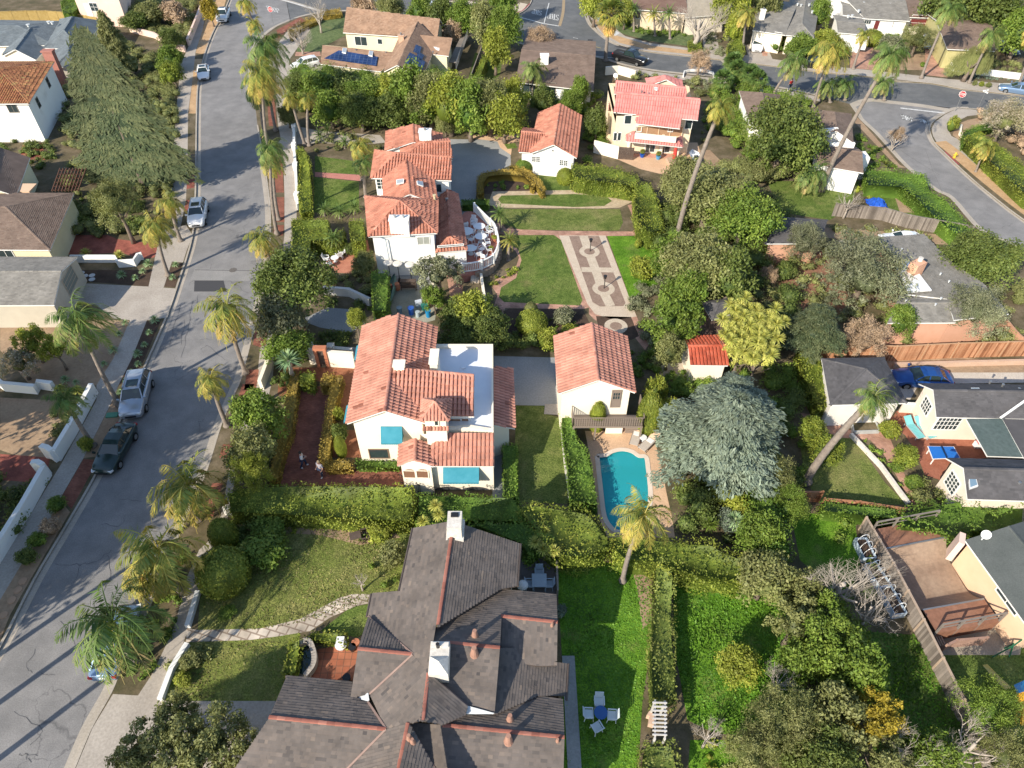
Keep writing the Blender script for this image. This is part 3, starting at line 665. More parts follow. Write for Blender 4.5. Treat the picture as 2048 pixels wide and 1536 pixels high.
class House:
    def __init__(s,name,label,at,wallm,roofm,style='shingle',cat='house',trim=None,group=None,capm=None):
        b=P(at[0],at[1],.12); s.t=thing(name,b,label,cat,group); s.roofs={}; s.walls=MB(); s.fas=MB(); s.style=style; s.wm=wallm; s.rm=roofm; s.capm=capm or roofm; s.trim=trim or trimw; s.rr=random.Random(len(label)*7+int(at[0]))
    def rf(s,poly,style=None,mat=None,fascia=True):
        poly=[PX(p) if not isinstance(p,Vector) else p for p in poly]
        mat=mat or s.rm; key=mat.name
        if key not in s.roofs: s.roofs[key]=(MB(),mat)
        mb=s.roofs[key][0]; st=style or s.style
        if st=='tile': tile_face(mb,poly,rr=s.rr)
        elif st=='finetile': tile_face(mb,poly,.30,.6,.06,rr=s.rr)
        elif st=='shingle': shingle_face(mb,poly,rr=s.rr)
        else: mb.add(poly,[tuple(range(len(poly)))],.5)
        if fascia:
            dn=Vector((0,0,-.12)); n=len(poly)
            s.fas.add([p+Vector((0,0,-.005)) for p in poly]+[p+dn for p in poly],[tuple(range(2*n-1,n-1,-1))]+[(i,(i+1)%n,(i+1)%n+n,i+n) for i in range(n)],.5)
        return poly
    def cap(s,a,b,r=.13,flat=False):
        a=PX(a) if not isinstance(a,Vector) else a; b=PX(b) if not isinstance(b,Vector) else b
        m=MB(); ridge_cap(m,a,b,r,rr=s.rr,flat=flat)
        if m.v: m.obj('ridge_tiles',s.capm,s.t)
    def wallpoly(s,pts,z0=.0):
        """closed ring of world points; vertical faces go from each down to z0"""
        n=len(pts); lo=[Vector((p.x,p.y,z0)) for p in pts]
        s.walls.add(pts+lo,[(i,i+n,(i+1)%n+n,(i+1)%n) for i in range(n)])
    def wing(s,A,B,D,ze,C_=None,rise=None,slope=.36,axis='y',hip0=False,hip1=False,over=.35,style=None,mat=None,caps=True,z0=0.,walls=True,hipf=1.0):
        """A front-left, B front-right, D back-left eave corners (photo points, height ze). axis y: ridge A->D, x: ridge A->B"""
        A=P(A[0],A[1],ze); B=P(B[0],B[1],ze); D=P(D[0],D[1],ze); Cc=P(C_[0],C_[1],ze) if C_ else B+D-A
        return s.wingw(A,B,Cc,D,ze,rise,slope,axis,hip0,hip1,over,style,mat,caps,z0,walls,hipf)
    def wingw(s,A,B,Cc,D,ze,rise=None,slope=.36,axis='y',hip0=False,hip1=False,over=.35,style=None,mat=None,caps=True,z0=0.,walls=True,hipf=1.0):
        if axis=='x': A,B,Cc,D=B,Cc,D,A; # rotate so ridge runs A->D side
        half=((B-A).length+(Cc-D).length)/4; rise=rise if rise is not None else half*slope
        r0=(A+B)/2; r1=(D+Cc)/2; r0.z=r1.z=ze+rise; ax=(r1-r0); L=ax.length; ax.normalize()
        if hip0: r0=r0+ax*min(half*hipf,L*.5)
        if hip1: r1=r1-ax*min(half*hipf,L*.5)
        s.rf([B,Cc,r1,r0] if (r1-r0).length>.02 else [B,Cc,r0],style,mat); s.rf([D,A,r0,r1] if (r1-r0).length>.02 else [D,A,r0],style,mat)
        if hip0: s.rf([A,B,r0],style,mat)
        if hip1: s.rf([Cc,D,r1],style,mat)
        if caps:
            f=(style or s.style)!='tile'
            s.cap(r0,r1,flat=f)
            if hip0: s.cap(A,r0,.11,f); s.cap(B,r0,.11,f)
            if hip1: s.cap(Cc,r1,.11,f); s.cap(D,r1,.11,f)
        cc=(A+B+Cc+D)/4
        ex=(B-A).normalized(); ey=(D-A).normalized(); o=over
        a=A+ex*o+ey*o; b=B-ex*o+ey*o; c=Cc-ex*o-ey*o; d=D+ex*o-ey*o
        sl=rise/half if half else 0; lift=Vector((0,0,o*sl-.06))
        ring=[a+lift,b+lift]
        top=Vector((0,0,rise-.06))
        m0=(a+b)/2; m0.z=ze+rise-.07; m1=(c+d)/2; m1.z=ze+rise-.07
        ring=[a+lift]+([] if hip0 else [m0])+[b+lift,c+lift]+([] if hip1 else [m1])+[d+lift]
        if walls: s.wallpoly(ring,z0)
        if axis=='x': return dict(A=D,B=A,C=B,D=Cc,r0=r0,r1=r1,a=d,b=a,c=b,d=c)
        return dict(A=A,B=B,C=Cc,D=D,r0=r0,r1=r1,a=a,b=b,c=c,d=d)
    def flat(s,pts,z,mat,par=.25,z0=0.):
        w=[P(u,v,z) for u,v in pts]; s.wallpoly(w,z0); key=mat.name
        if key not in s.roofs: s.roofs[key]=(MB(),mat)
        n=len(w); cx=sum(w,Vector())/n; inn=[p+(cx-p).normalized()*.32 for p in w]
        s.roofs[key][0].add([Vector((p.x,p.y,z-par)) for p in inn],[tuple(range(n))],.5)
        s.walls.add(w+inn+[Vector((p.x,p.y,z-par)) for p in inn],[(i,(i+1)%n,(i+1)%n+n,i+n) for i in range(n)]+[(i+n,(i+1)%n+n,(i+1)%n+2*n,i+2*n) for i in range(n)])
    def opening(s,u,v,w,h,p,q,name='window',mx=2,my=2,frame=None,pane=None,arch=False,slat=False,out=.05):
        """window or door centred on photo point, lying on the vertical wall through world points p,q"""
        e=(q-p); e.z=0; e.normalize(); n=Vector((e.y,-e.x,0)); 
        if n.dot(Vector((0,0,CAM_H))-p)<0: n=-n
        d=ray(u,v); o=Vector((0,0,CAM_H)); t=(p-o).dot(n)/d.dot(n); c=o+d*t+n*.004
        fr=MB(); f=.07
        up=Vector((0,0,1))
        def bar(x0,x1,y0,y1,th):
            a=c+e*x0+up*y0; b=c+e*x1+up*y0; g=c+e*x1+up*y1; k=c+e*x0+up*y1; fr.add([a,b,g,k,a+n*th,b+n*th,g+n*th,k+n*th],[(4,5,6,7),(0,4,7,3),(1,2,6,5),(3,7,6,2),(0,1,5,4)])
        bar(-w/2-f,w/2+f,-h/2-f,-h/2,out); bar(-w/2-f,w/2+f,h/2,h/2+f,out); bar(-w/2-f,-w/2,-h/2,h/2,out); bar(w/2,w/2+f,-h/2,h/2,out)
        for i in range(1,mx): x=-w/2+w*i/mx; bar(x-.022,x+.022,-h/2,h/2,out*.7)
        for i in range(1,my): y=-h/2+h*i/my; bar(-w/2,w/2,y-.022,y+.022,out*.7)
        fo=fr.obj(name,frame or s.trim,s.t); g=MB(); a=c+n*out*.35
        g.add([a-e*w/2-up*h/2,a+e*w/2-up*h/2,a+e*w/2+up*h/2,a-e*w/2+up*h/2],[(0,1,2,3)]); po=g.obj('pane',pane or glass,None)
        po.data.transform(Matrix.Translation(-parent_loc(s.t))); po.parent=fo
        return c
    def box(s,name,u,v,z,size,mat,rz=0,z0=None,label=None):
        """box part whose top centre is at the photo point at height z"""
        c=P(u,v,z); b=MB(); h=size[2]; b.box(c-Vector((0,0,h/2)),size,rz); return b.obj(name,mat,s.t,label=label)
    def chimney(s,u,v,z,w,d,h,mat,rz=0,pots=1,cap=None,label=None,flare=False):
        c=P(u,v,z); b=MB(); b.box(c-Vector((0,0,h/2)),(w,d,h),rz); b.box(c+Vector((0,0,.05)),(w+.14,d+.14,.1),rz)
        o=b.obj('chimney',mat,s.t,label=label); g=MB()
        for i in range(pots): g.cyl(c+Vector(((i-(pots-1)/2)*w*.45,0,.1)),.13,.28,10)
        p=g.obj('chimney_pot',cap or grym,None); p.data.transform(Matrix.Translation(-parent_loc(s.t))); p.parent=o; return o
    def vent(s,u,v,z,r=.12,h=.35,mat=None,name='roof_vent'):
        c=P(u,v,z); b=MB(); b.cyl(c-Vector((0,0,.1)),r,h,10); b.cyl(c+Vector((0,0,h-.1)),r*1.5,.06,10); return b.obj(name,mat or grym,s.t)
    def skylight(s,poly,name='skylight',mat=None,fr=None):
        p=[PX(q) for q in poly]; n=(p[1]-p[0]).cross(p[2]-p[0]).normalized(); n=n if n.z>0 else -n; b=MB()
        b.add(p+[q+n*.12 for q in p],[(0,1,5,4),(1,2,6,5),(2,3,7,6),(3,0,4,7),(4,5,6,7)]); o=b.obj(name,fr or trimw,s.t)
        c=sum(p,Vector())/4; g=MB(); g.add([c+(q-c)*.82+n*.125 for q in p],[(0,1,2,3)]); x=g.obj('pane',mat or skyl,None); x.data.transform(Matrix.Translation(-parent_loc(s.t))); x.parent=o
    def done(s,fm=None):
        for k,(mb,m) in s.roofs.items(): ro=mb.obj('roof',m,s.t)
        if s.fas.v: s.fas.obj('eaves',fm or s.trim,s.t)
        if s.walls.v: s.walls.obj('wall',s.wm,s.t)
        return s.t
skyl=Mglass('skylight_glass',(.35,.38,.40))
def place(name,u,v,z,label,cat,rz=0,group=None):
    c=P(u,v,z); return thing(name,c,label,cat,group,rz)
def part(t,name,mat,fn,smooth=False,label=None,parent=None):
    """fn fills an MB in the thing's own axes"""
    b=MB(); fn(b); o=bpy.data.objects.new(name,b.mesh(name,mat,None,smooth)); C.objects.link(o); o.parent=parent or t
    if label: o['label']=label
    return o
def wallline(px,h,th,mat,label,name='garden_wall',cat='wall',z=.12,cap=None,group=None,piers=None,closed=False):
    pts=[P(u,v,z) for u,v in px]; c=pts[0]; t=thing(name,c,label,cat,group); b=MB(); g=MB()
    n=len(pts)
    def sd(i):
        d=(pts[min(i+1,n-1)]-pts[max(i-1,0)]); d.z=0; d.normalize(); return Vector((-d.y,d.x,0))
    def run(mb,w,z0,z1):
        L=[];
        for i,p in enumerate(pts):
            s_=sd(i)*w/2; L+=[p+s_+Vector((0,0,z0)),p-s_+Vector((0,0,z0)),p-s_+Vector((0,0,z1)),p+s_+Vector((0,0,z1))]
        fs=[(0,1,2,3),(4*(n-1)+3,4*(n-1)+2,4*(n-1)+1,4*(n-1))]
        for i in range(n-1):
            for k in range(4): a=4*i+k; bb=4*i+(k+1)%4; fs.append((a,a+4,bb+4,bb))
        mb.add(L,fs)
    run(b,th,0,h)
    b.obj('wall',mat,t)
    if cap: run(g,th+.08,h+.002,h+.07); g.obj('coping',cap,t)
    if piers:
        for i in piers: q=MB(); q.box(pts[i]+Vector((0,0,h/2+.12)),(th+.25,th+.25,h+.24)); q.obj('pier',mat,t)
    return t
def fence(px,h,mat,label,name='wooden_fence',cat='fence',z=.12,step=2.2,board=.15,cap=True,rail=False,gap=.012,group=None,topm=None):
    pts=[P(u,v,z) for u,v in px]; t=thing(name,pts[0],label,cat,group); b=MB(); po=MB(); ra=MB(); rr=random.Random(int(px[0][0]))
    for i in range(len(pts)-1):
        a,c=pts[i],pts[i+1]; d=c-a; L=d.length; d.normalize(); n=max(1,int(L/board)); s=L/n; ang=math.atan2(d.y,d.x)
        for k in range(n):
            m=a+d*(k+.5)*s
            if rail and k%2: continue
            b.box(m+Vector((0,0,h/2)),(s-gap if not rail else s*.6,.03,h*(1 if not rail else .9)),ang,rr.random())
        np_=max(1,round(L/step))
        for k in range(np_+(i==len(pts)-2)): po=MB(); po.box(a+d*L*k/np_+Vector((0,0,(h+.1)/2)),(.11,.11,h+.1),ang); po.obj('post',topm or mat,t)
        nrm=Vector((-d.y,d.x,0))
        for zz in((.3,h-.25) if not rail else (.12,h*.92)): ra.beam(a+Vector((0,0,zz))+nrm*.035,c+Vector((0,0,zz))+nrm*.035,.05,.09)
        if cap: ra.beam(a+Vector((0,0,h+.02)),c+Vector((0,0,h+.02)),.13,.04)
    b.obj('boards',mat,t); ra.obj('rails',topm or mat,t); return t
POOL=[(1194,912),(1212,910),(1224,903),(1244,899),(1264,903),(1278,912),(1292,914),(1296,935),(1301,985),(1297,1025),(1284,1066),(1262,1068),(1236,1064),(1219,1052),(1208,1030),(1202,985)]
STEP=[(1293,916),(1303,924),(1305,945),(1297,955)]
b=MB(); b.add([(-700,-60,-3),(700,-60,-3),(700,900,-3),(-700,900,-3)],[(0,1,2,3)]); o=b.obj('ground',soil); o['kind']='structure'
KL=[(-60,1390),(0,1292),(68,1160),(130,1055),(195,942),(245,830),(284,745),(330,640),(355,570),(385,470),(391,380),(392,300),(393,234),(396,169),(409,109),(427,62),(443,34),(458,0),(470,-60)]
KR=[(100,1650),(148,1536),(182,1456),(221,1386),(242,1336),(260,1305),(300,1210),(355,1075),(385,1005),(414,937),(443,846),(469,786),(482,755),(500,687),(512,640),(524,590),(534,540),(540,480),(540,420),(536,380),(527,320),(515,250),(508,190),(503,130),(510,95),(528,72),(555,52),(600,34),(650,24),(700,22),(760,25),(850,35),(950,55),(1010,78),(1060,92),(1190,114),(1246,130),(1304,141),(1366,148),(1430,154),(1500,165),(1560,176),(1640,192),(1700,208),(1714,228),(1722,240),(1754,270),(1810,332),(1870,380),(1901,396),(1963,463),(2048,500),(2300,620)]
K3=[(2500,290),(2300,262),(2048,232),(1992,223),(1939,217),(1912,218),(1888,228),(1866,243),(1859,257),(1862,272),(1870,287),(1888,305),(1942,356),(1995,400),(2048,440),(2200,545),(2500,720)]
KN2=[(1172,-200),(1172,-10),(1173,20),(1180,45),(1195,62),(1215,78),(1240,90),(1300,103),(1400,114),(1450,120),(1559,133),(1640,143),(1758,155),(1781,161),(1860,166),(1925,178),(2003,186),(2100,197),(2500,240)]
KN1=[(1060,-200),(1066,-10),(1060,8),(1045,23),(1018,33),(1000,22),(960,10),(880,-5),(760,-30),(700,-200)]
def road(name,px,z,mat): return sheet(name,px,z,mat)
road('main_street',[(-60,1392),(0,1300),(60,1160),(190,942),(240,830),(279,745),(325,640),(350,570),(380,470),(386,380),(388,234),(391,169),(404,109),(422,62),(438,34),(450,0),(460,-60),(560,-60),(580,40),(560,80),(530,150),(545,250),(556,320),(560,420),(556,500),(540,600),(520,700),(500,770),(460,850),(430,940),(400,1010),(370,1080),(316,1216),(270,1320),(240,1400),(200,1460),(130,1660),(-300,1660)],0.0,asph)
road('cross_street',[(560,-59),(581,40),(620,60),(700,60),(850,70),(950,90),(1010,110),(1060,122),(1190,140),(1240,150),(1300,165),(1430,175),(1500,185),(1560,196),(1640,215),(1698,232),(1698,208),(1735,198),(1779,202),(1896,215),(1990,230),(2500,310),(2500,180),(1925,160),(1760,140),(1560,115),(1400,98),(1240,70),(1200,40),(1190,-200),(560,-200)],-.002,asphd)
road('side_street',[(1698,209),(1735,199),(1779,203),(1896,216),(1930,225),(1920,260),(1880,290),(1960,350),(2040,400),(2500,700),(2500,760),(2040,560),(1940,480),(1880,420),(1860,400),(1790,350),(1740,290),(1700,250)],.002,asph)
blk=lambda name,px,z=.12,holes=None: sheet(name,px,z,soil,z0=-2.9 if holes is None else -2.9,holes=holes)
blk('garden_soil_west',KL+[(-1200,-60),(-1200,1390)])
blk('garden_soil_north',KN1[::-1])
blk('garden_soil_northeast',KN2+[(2500,-200)])
blk('garden_soil_east',K3)
pol=curve([P(u,v,.12) for u,v in POOL],4)
bb=MB(); bb.prism([P(u,v,.12) for u,v in KR+[(2300,1650)]],-2.9,.12,holes=[pol]); o=bb.obj('garden_soil_centre',soil); o['kind']='structure'
def inset(px,d):
    return [(u+d,v) for u,v in px]
for nm,k in (('west',KL[:-1]),('east',KR[:22]),('corner',KR[22:32]),('south',KR[33:43]),('diagonal_left',KR[43:]),('diagonal_right',K3),('north',KN2[1:]),('north_corner',KN1[1:-1])):
    strip('kerb_'+nm,k,.17,.10,gutm,h=.035)
def off(px,d,z=0.0):
    pts=curve([P(u,v,z) for u,v in px],4,False); out=[]
    for i,p in enumerate(pts):
        t=pts[min(i+1,len(pts)-1)]-pts[max(i-1,0)]; t.z=0; t.normalize(); out.append(p+Vector((-t.y,t.x,0))*d)
    return out
def ribbon(name,pts,wd,z,mat):
    b=MB(); L=[];Q=[]
    for i,p in enumerate(pts):
        t=pts[min(i+1,len(pts)-1)]-pts[max(i-1,0)]; t.z=0; t.normalize(); n=Vector((-t.y,t.x,0))*wd/2; L.append(Vector((p.x,p.y,z))+n); Q.append(Vector((p.x,p.y,z))-n)
    n=len(pts); b.add(L+Q,[(i+n,i+1+n,i+1,i) for i in range(n-1)]); o=b.obj(name,mat); o['kind']='structure'; return o
ribbon('gutter_west',off(KL[:-1],-.32),.5,.008,gutm)
ribbon('gutter_east',off(KR[:21],.32),.45,.008,gutm)
ribbon('gutter_corner',off(KR[22:32],.3),.4,.008,gutm)
ribbon('gutter_south',off(KR[33:43],.3),.4,.008,gutm)
ribbon('gutter_diagonal_right',off(K3[4:],-.3),.45,.008,gutm)
ribbon('gutter_diagonal_left',off(KR[43:],.3),.4,.008,gutm)
ribbon('gutter_north',off(KN2[1:],-.3),.45,.008,gutm)
strip('valley_gutter_west',[(560,-2),(590,6),(635,20),(660,27)],.9,.01,gutm)
strip('valley_gutter_east',[(1698,214),(1735,200),(1779,204),(1840,211),(1896,220)],1.1,.01,gutm)
strip('valley_gutter_north',[(1128,-10),(1126,25),(1119,52)],.5,.01,M('rusty_seam',[(.30,.22,.13),(.36,.27,.17)],2))
sheet('asphalt_patch',[(389,561),(447,561),(452,583),(388,583)],.012,patch_)
sheet('worn_road_band',[(390,537),(505,540),(500,562),(380,560)],.006,M('worn_asphalt',[(.22,.215,.21),(.28,.27,.26)],.6,.95,.2,fine=9))
sheet('asphalt_patch_corner',[(1245,90),(1290,100),(1262,101),(1228,93)],.012,patch_)
sheet('asphalt_patch_north',[(1176,78),(1186,79),(1184,84),(1175,83)],.012,patch_)
b=MB(); c=P(466,540,.012); b.cyl(c,.38,.004,20); o=b.obj('manhole_cover',M('cast_iron',[(.10,.09,.085),(.16,.145,.13)],6,.7,.6,.02)); tag(o,'round iron manhole cover in the main street','manhole cover')
crk=Mplain('crack_filler',(.10,.10,.105),.9,.1)
rr=random.Random(5)
cb=MB()
def crack(px,wd=.038,z=.011):
    pts=[P(u,v,z) for u,v in px]; q=[]
    for i in range(len(pts)-1):
        for k in range(5):
            t=k/5; p=pts[i].lerp(pts[i+1],t); q.append(p+Vector((rr.uniform(-.1,.1),rr.uniform(-.1,.1),0)))
    q.append(pts[-1])
    L=[];Q=[]
    for i,p in enumerate(q):
        t=(q[min(i+1,len(q)-1)]-q[max(i-1,0)]).normalized(); n=Vector((-t.y,t.x,0))*wd*rr.uniform(.3,1)/2; L.append(p+n); Q.append(p-n)
    n=len(q); cb.add(L+Q,[(i+n,i+1+n,i+1,i) for i in range(n-1)])
for px in [[(395,1133),(318,1133)],[(205,1048),(243,1052),(250,1030)],[(240,997),(282,1003)],[(110,1127),(160,1130),(150,1160)],[(160,1130),(200,1120),(222,1100)],[(36,1510),(50,1510),(62,1525)],[(50,1510),(75,1512)],[(70,1300),(50,1335),(65,1345)],[(85,1345),(110,1350)],[(340,690),(352,640),(362,610)],[(362,690),(368,640)],[(400,700),(415,690),(450,720)],[(440,640),(442,660),(470,680)],[(385,600),(378,650),(362,715)],[(397,590),(395,615)],[(398,840),(398,865)],[(398,845),(410,838)],[(385,915),(388,905),(404,898)],[(1840,370),(1920,450)],[(1800,300),(1880,350)],[(1965,385),(1978,400),(1990,396)],[(1850,300),(1900,420)],[(1140,60),(1240,110)],[(1900,190),(1800,186)],[(210,1180),(225,1150),(215,1110)],[(30,1420),(90,1460),(60,1490)],[(120,1240),(150,1290)]]: crack(px)
cb.add([P(390,539,.011),P(510,541,.011),P(510,542,.011),P(390,540.2,.011)],[(0,1,2,3)])
o=cb.obj('road_cracks',crk); o['kind']='stuff'; o['label']='dark crack filler lines wandering over the grey asphalt'
mk=M('road_paint',[(.42,.42,.41),(.72,.72,.70)],3,.8,.1,fine=12)
def line(name,a,b2,wd,z=.013,mat=None):
    p,q=P(a[0],a[1],z),P(b2[0],b2[1],z); d=(q-p).normalized(); n=Vector((-d.y,d.x,0))*wd/2; b=MB(); b.add([p-n,q-n,q+n,p+n],[(0,1,2,3)]); o=b.obj(name,mat or mk); o['kind']='structure'; return o
line('stop_line',(1801,216),(1897,227),.32); line('stop_line',(1020,29),(1087,47),.3); line('stop_line',(1087,47),(1118,52),.3); line('lane_line',(1088,47),(1098,6),.16)
line('stop_line',(556,-3),(632,19),.3); line('edge_line',(1095,102),(1250,118),.14)
line('edge_line',(1560,176),(1600,183),.14)
ypaint=Mplain('worn_yellow_paint',(.42,.33,.12),.9,.1)
line('centre_dash',(1180,91),(1202,96),.14,mat=ypaint); line('centre_dash',(1146,75),(1156,77),.12,mat=mk)
for u,v in((1145,83),(1166,88)): line('yellow_marker',(u-2,v),(u+2,v),.3,mat=ypaint)
line('red_kerb',(1890,303),(1918,329),.19,.142,Mplain('red_kerb_paint',(.33,.06,.07),.8)); line('red_kerb',(1016,31),(1045,21),.19,.142,MATS['red_kerb_paint']); line('red_kerb',(1045,21),(1060,7),.19,.142,MATS['red_kerb_paint'])
GL={'S':[[(1,.85),(.8,1),(.2,1),(0,.82),(.1,.6),(.9,.42),(1,.2),(.8,0),(.2,0),(0,.15)]],'T':[[(0,1),(1,1)],[(.5,1),(.5,0)]],'O':[[(.3,0),(0,.2),(0,.8),(.3,1),(.7,1),(1,.8),(1,.2),(.7,0),(.3,0)]],'P':[[(0,0),(0,1),(.75,1),(1,.85),(1,.6),(.75,.45),(0,.45)]]}
def word(name,txt,o,ex,ey,lw,mat,label=None,gap=.35,z=None):
    """letters on the plane o + x*ex + y*ey (one letter = unit ex by unit ey)"""
    b=MB(); x0=0
    for ch in txt:
        for st in GL[ch]:
            for i in range(len(st)-1):
                p=o+ex*(x0+st[i][0])+ey*st[i][1]; q=o+ex*(x0+st[i+1][0])+ey*st[i+1][1]; d=(q-p).normalized(); nn=ex.cross(ey).normalized(); n=nn.cross(d)*lw/2; e=d*lw*.4
                b.add([p-n-e,q-n+e,q+n+e,p+n-e],[(0,1,2,3)])
        x0+=1+gap
    return b,b
def roadword(tl,tr,bl,label):
    """tl,tr,bl: photo points of the word's own top-left, top-right and bottom-left"""
    a,b2,c=P(*tl,.014),P(*tr,.014),P(*bl,.014); W=4+3*.35; ex=(b2-a)/W; ey=(a-c); mb,_=word('','STOP',c,ex,ey,.17,mk); o=mb.obj('road_lettering',mk); o['kind']='structure'; o['label']=label
roadword((532,11),(556,17),(536,20),'white STOP lettering on the main street asphalt'); roadword((1802,229),(1823,234),(1806,238),'white STOP lettering at the diagonal street mouth')
roadword((1838,236),(1857,241),(1842,244),'half-worn second STOP lettering beside the first')
roadword((1116,41),(1095,37),(1117,30),'upside-down white STOP lettering at the north junction')
roadword((1082,31),(1064,27),(1083,22),'shadowed upside-down STOP lettering left of the lane line')
PAVEW=[(430,-60),(405,60),(391,104),(385,160),(376,227),(375,330),(372,400),(362,450),(350,490),(344,523),(328,573),(294,640),(263,718),(237,770),(226,799),(167,916),(122,994),(102,1033),(42,1130),(0,1200),(-60,1290),(-120,1290),(-60,1215),(0,1127),(60,1030),(120,932),(170,842),(193,800),(193,770),(226,718),(260,640),(297,573),(310,515),(330,430),(345,330),(352,229),(361,130),(378,91),(400,20),(412,-60)]
sheet('pavement_west',PAVEW,.126,conc)
def V(name,px,mat,z=.124,**k): return sheet(name,px,z,mat,**k)
V('verge_straw',[(457,-20),(443,34),(427,62),(409,109),(391,106),(404,62),(430,-20)],tan); V('verge_straw',[(389,118),(404,118),(396,169),(393,227),(377,227),(385,160)],tan)
V('verge_paving',[(374,350),(389,350),(389,375),(373,378)],brickd); V('verge_paving',[(369,400),(388,400),(385,420),(366,422)],brickd); V('verge_planting',[(372,425),(386,425),(383,450),(366,450)],soil)
V('driveway_apron_red_house',[(385,470),(372,450),(362,452),(350,490),(344,523),(366,525),(372,505)],conc)
V('verge_dark_soil',[(344,527),(365,526),(350,575),(328,573)],soild)
V('driveway_garage',[(156,566),(295,573),(352,577),(335,635),(300,640),(262,640),(228,637),(195,612),(150,600)],conc,.129)
V('verge_dark_soil',[(294,642),(322,640),(283,732),(240,770),(237,770),(263,718)],soild)
V('verge_dirt',[(226,801),(250,800),(245,830),(213,885),(205,912),(167,916)],dirt)
V('verge_red_paving',[(167,918),(196,920),(143,1018),(122,996)],brick)
V('verge_soil',[(120,1000),(140,1024),(60,1160),(20,1230),(0,1280),(-40,1300),(-55,1290),(0,1200),(42,1130),(102,1033)],dirt)
V('driveway_red_west',[(118,508),(140,470),(215,470),(235,478),(312,488),(318,500),(308,515),(285,518),(240,505),(150,510)],brickd)
V('dirt_garden_west',[(110,640),(200,640),(228,640),(262,642),(226,718),(193,770),(150,780),(60,770),(0,700),(0,640)],dirt,.122)
V('dirt_garden_lower',[(0,795),(100,800),(150,800),(105,880),(100,915),(60,920),(0,900)],dirt,.122)
V('brick_court_west',[(0,908),(100,915),(95,945),(70,965),(0,960)],brickd,.124)
V('bed_dark_soil_west',[(160,540),(310,540),(297,573),(160,562)],soild,.122)
V('terrace_red_west',[(45,290),(85,285),(90,320),(40,320)],brickd,.122)
V('gap_grey',[(60,500),(120,420),(150,400),(175,440),(150,480)],concd,.122)
V('pavement_east',[(600,40),(575,62),(552,92),(552,190),(556,250),(566,300),(569,390),(569,470),(560,540),(545,600),(532,660),(520,700),(514,760),(500,800),(480,850),(466,900),(455,960),(442,1030),(425,1075),(398,1100),(375,1152),(349,1253),(307,1344),(276,1391),(226,1388),(185,1456),(150,1540),(104,1650),(190,1650),(240,1521),(262,1470),(323,1401),(346,1339),(377,1258),(398,1188),(420,1110),(455,1040),(470,960),(490,900),(512,850),(535,800),(545,760),(550,700),(560,640),(580,560),(592,480),(594,400),(590,330),(583,250),(580,190),(578,120),(620,60)],conc,.126)
for q in ([(533,187),(549,187),(553,252),(538,252)],[(548,315),(564,315),(568,385),(548,385)],[(549,394),(568,394),(569,444),(551,444)],[(548,450),(568,450),(566,471),(547,471)],[(510,661),(534,661),(532,690),(520,694),(506,690)],[(495,739),(518,739),(512,780),(488,780)],[(485,768),(508,768),(495,820),(468,820)],[(446,888),(470,888),(464,916),(438,916)],[(425,966),(446,966),(430,1012),(427,1033),(398,1030)],[(553,60),(600,34),(612,42),(575,60),(556,78)]): V('verge_red_paving',q,brick,.129)
V('driveway_south',[(323,1401),(560,1402),(560,1480),(540,1536),(240,1536),(262,1470)],conc,.128)
V('driveway_neighbour_north',[(520,105),(560,130),(660,132),(640,150),(590,150),(540,140)],conc,.128)
V('path_north_house',[(592,104),(640,103),(642,112),(590,112)],brickp,.131)
V('lawn_north_house',[(590,85),(600,65),(640,42),(690,28),(700,66),(650,92),(640,105),(595,106)],lawnC)
V('driveway_white_house',[(556,286),(583,250),(640,262),(760,270),(772,285),(720,290),(640,286),(570,290)],conc,.128)
V('bed_white_house',[(620,236),(780,250),(775,268),(700,264),(620,256)],soil,.123)
V('lawn_white_house_north',[(630,312),(719,323),(720,349),(630,344)],lawnG)
V('path_pink',[(630,344),(720,350),(722,362),(630,353)],M('pink_path',[(.42,.17,.14),(.48,.21,.17)],2,fine=9),.128)
V('lawn_white_house_south',[(628,354),(718,363),(718,425),(628,425)],lawnG)
V('yard_concrete',[(895,278),(1000,280),(1020,295),(1022,330),(985,345),(955,370),(950,405),(935,430),(912,430),(900,380)],concd,.128)
V('path_tan_yard',[(938,276),(950,270),(1060,268),(1060,280),(1025,285),(1022,310),(1000,295),(995,283)],deckm,.130)
V('lawn_small_round',[(1008,288),(1030,286),(1035,296),(1015,298)],lawnG,.131)
V('bed_box_garden',[(958,350),(975,345),(1050,343),(1072,362),(1065,385),(1000,388),(958,388)],soild,.123)
V('lawn_upper',[(1070,344),(1130,343),(1150,355),(1180,370),(1240,378),(1268,388),(1180,386),(1090,384)],lawnG,.125)
V('path_stone_oval',[(985,383),(1150,380),(1235,386),(1262,392),(1268,402),(1240,415),(1200,417),(1000,415),(975,410)],M('tan_stone_path',[(.40,.30,.19),(.52,.42,.29)],2,fine=5),.126)
V('lawn_oval',[(1003,391),(1150,388),(1212,392),(1224,402),(1208,412),(1150,414),(1003,407),(996,399)],lawnG,.13,smooth=False)
V('lawn_garden_middle',[(1000,418),(1240,418),(1246,445),(1238,461),(1150,461),(1040,459),(1000,445),(990,430)],lawnO,.13)
V('path_garden_ring',[(1000,445),(1012,457),(1118,462),(1265,463),(1272,455),(1262,425),(1255,410),(1266,408),(1285,455),(1278,471),(1212,472),(1280,650),(1300,685),(1290,700),(1262,665),(1190,640),(1178,628),(1178,615),(1165,618),(1010,616),(1005,640),(990,660),(985,620),(995,590),(985,575),(990,560),(1030,540),(1038,515),(1030,500),(1012,490),(1010,470),(990,465),(975,450)],brickp,.127)
V('lawn_garden_large',[(1014,470),(1108,470),(1122,480),(1165,600),(1160,611),(1008,604),(998,594),(1002,575),(1032,556),(1043,520),(1036,498),(1020,490)],lawnG,.131)
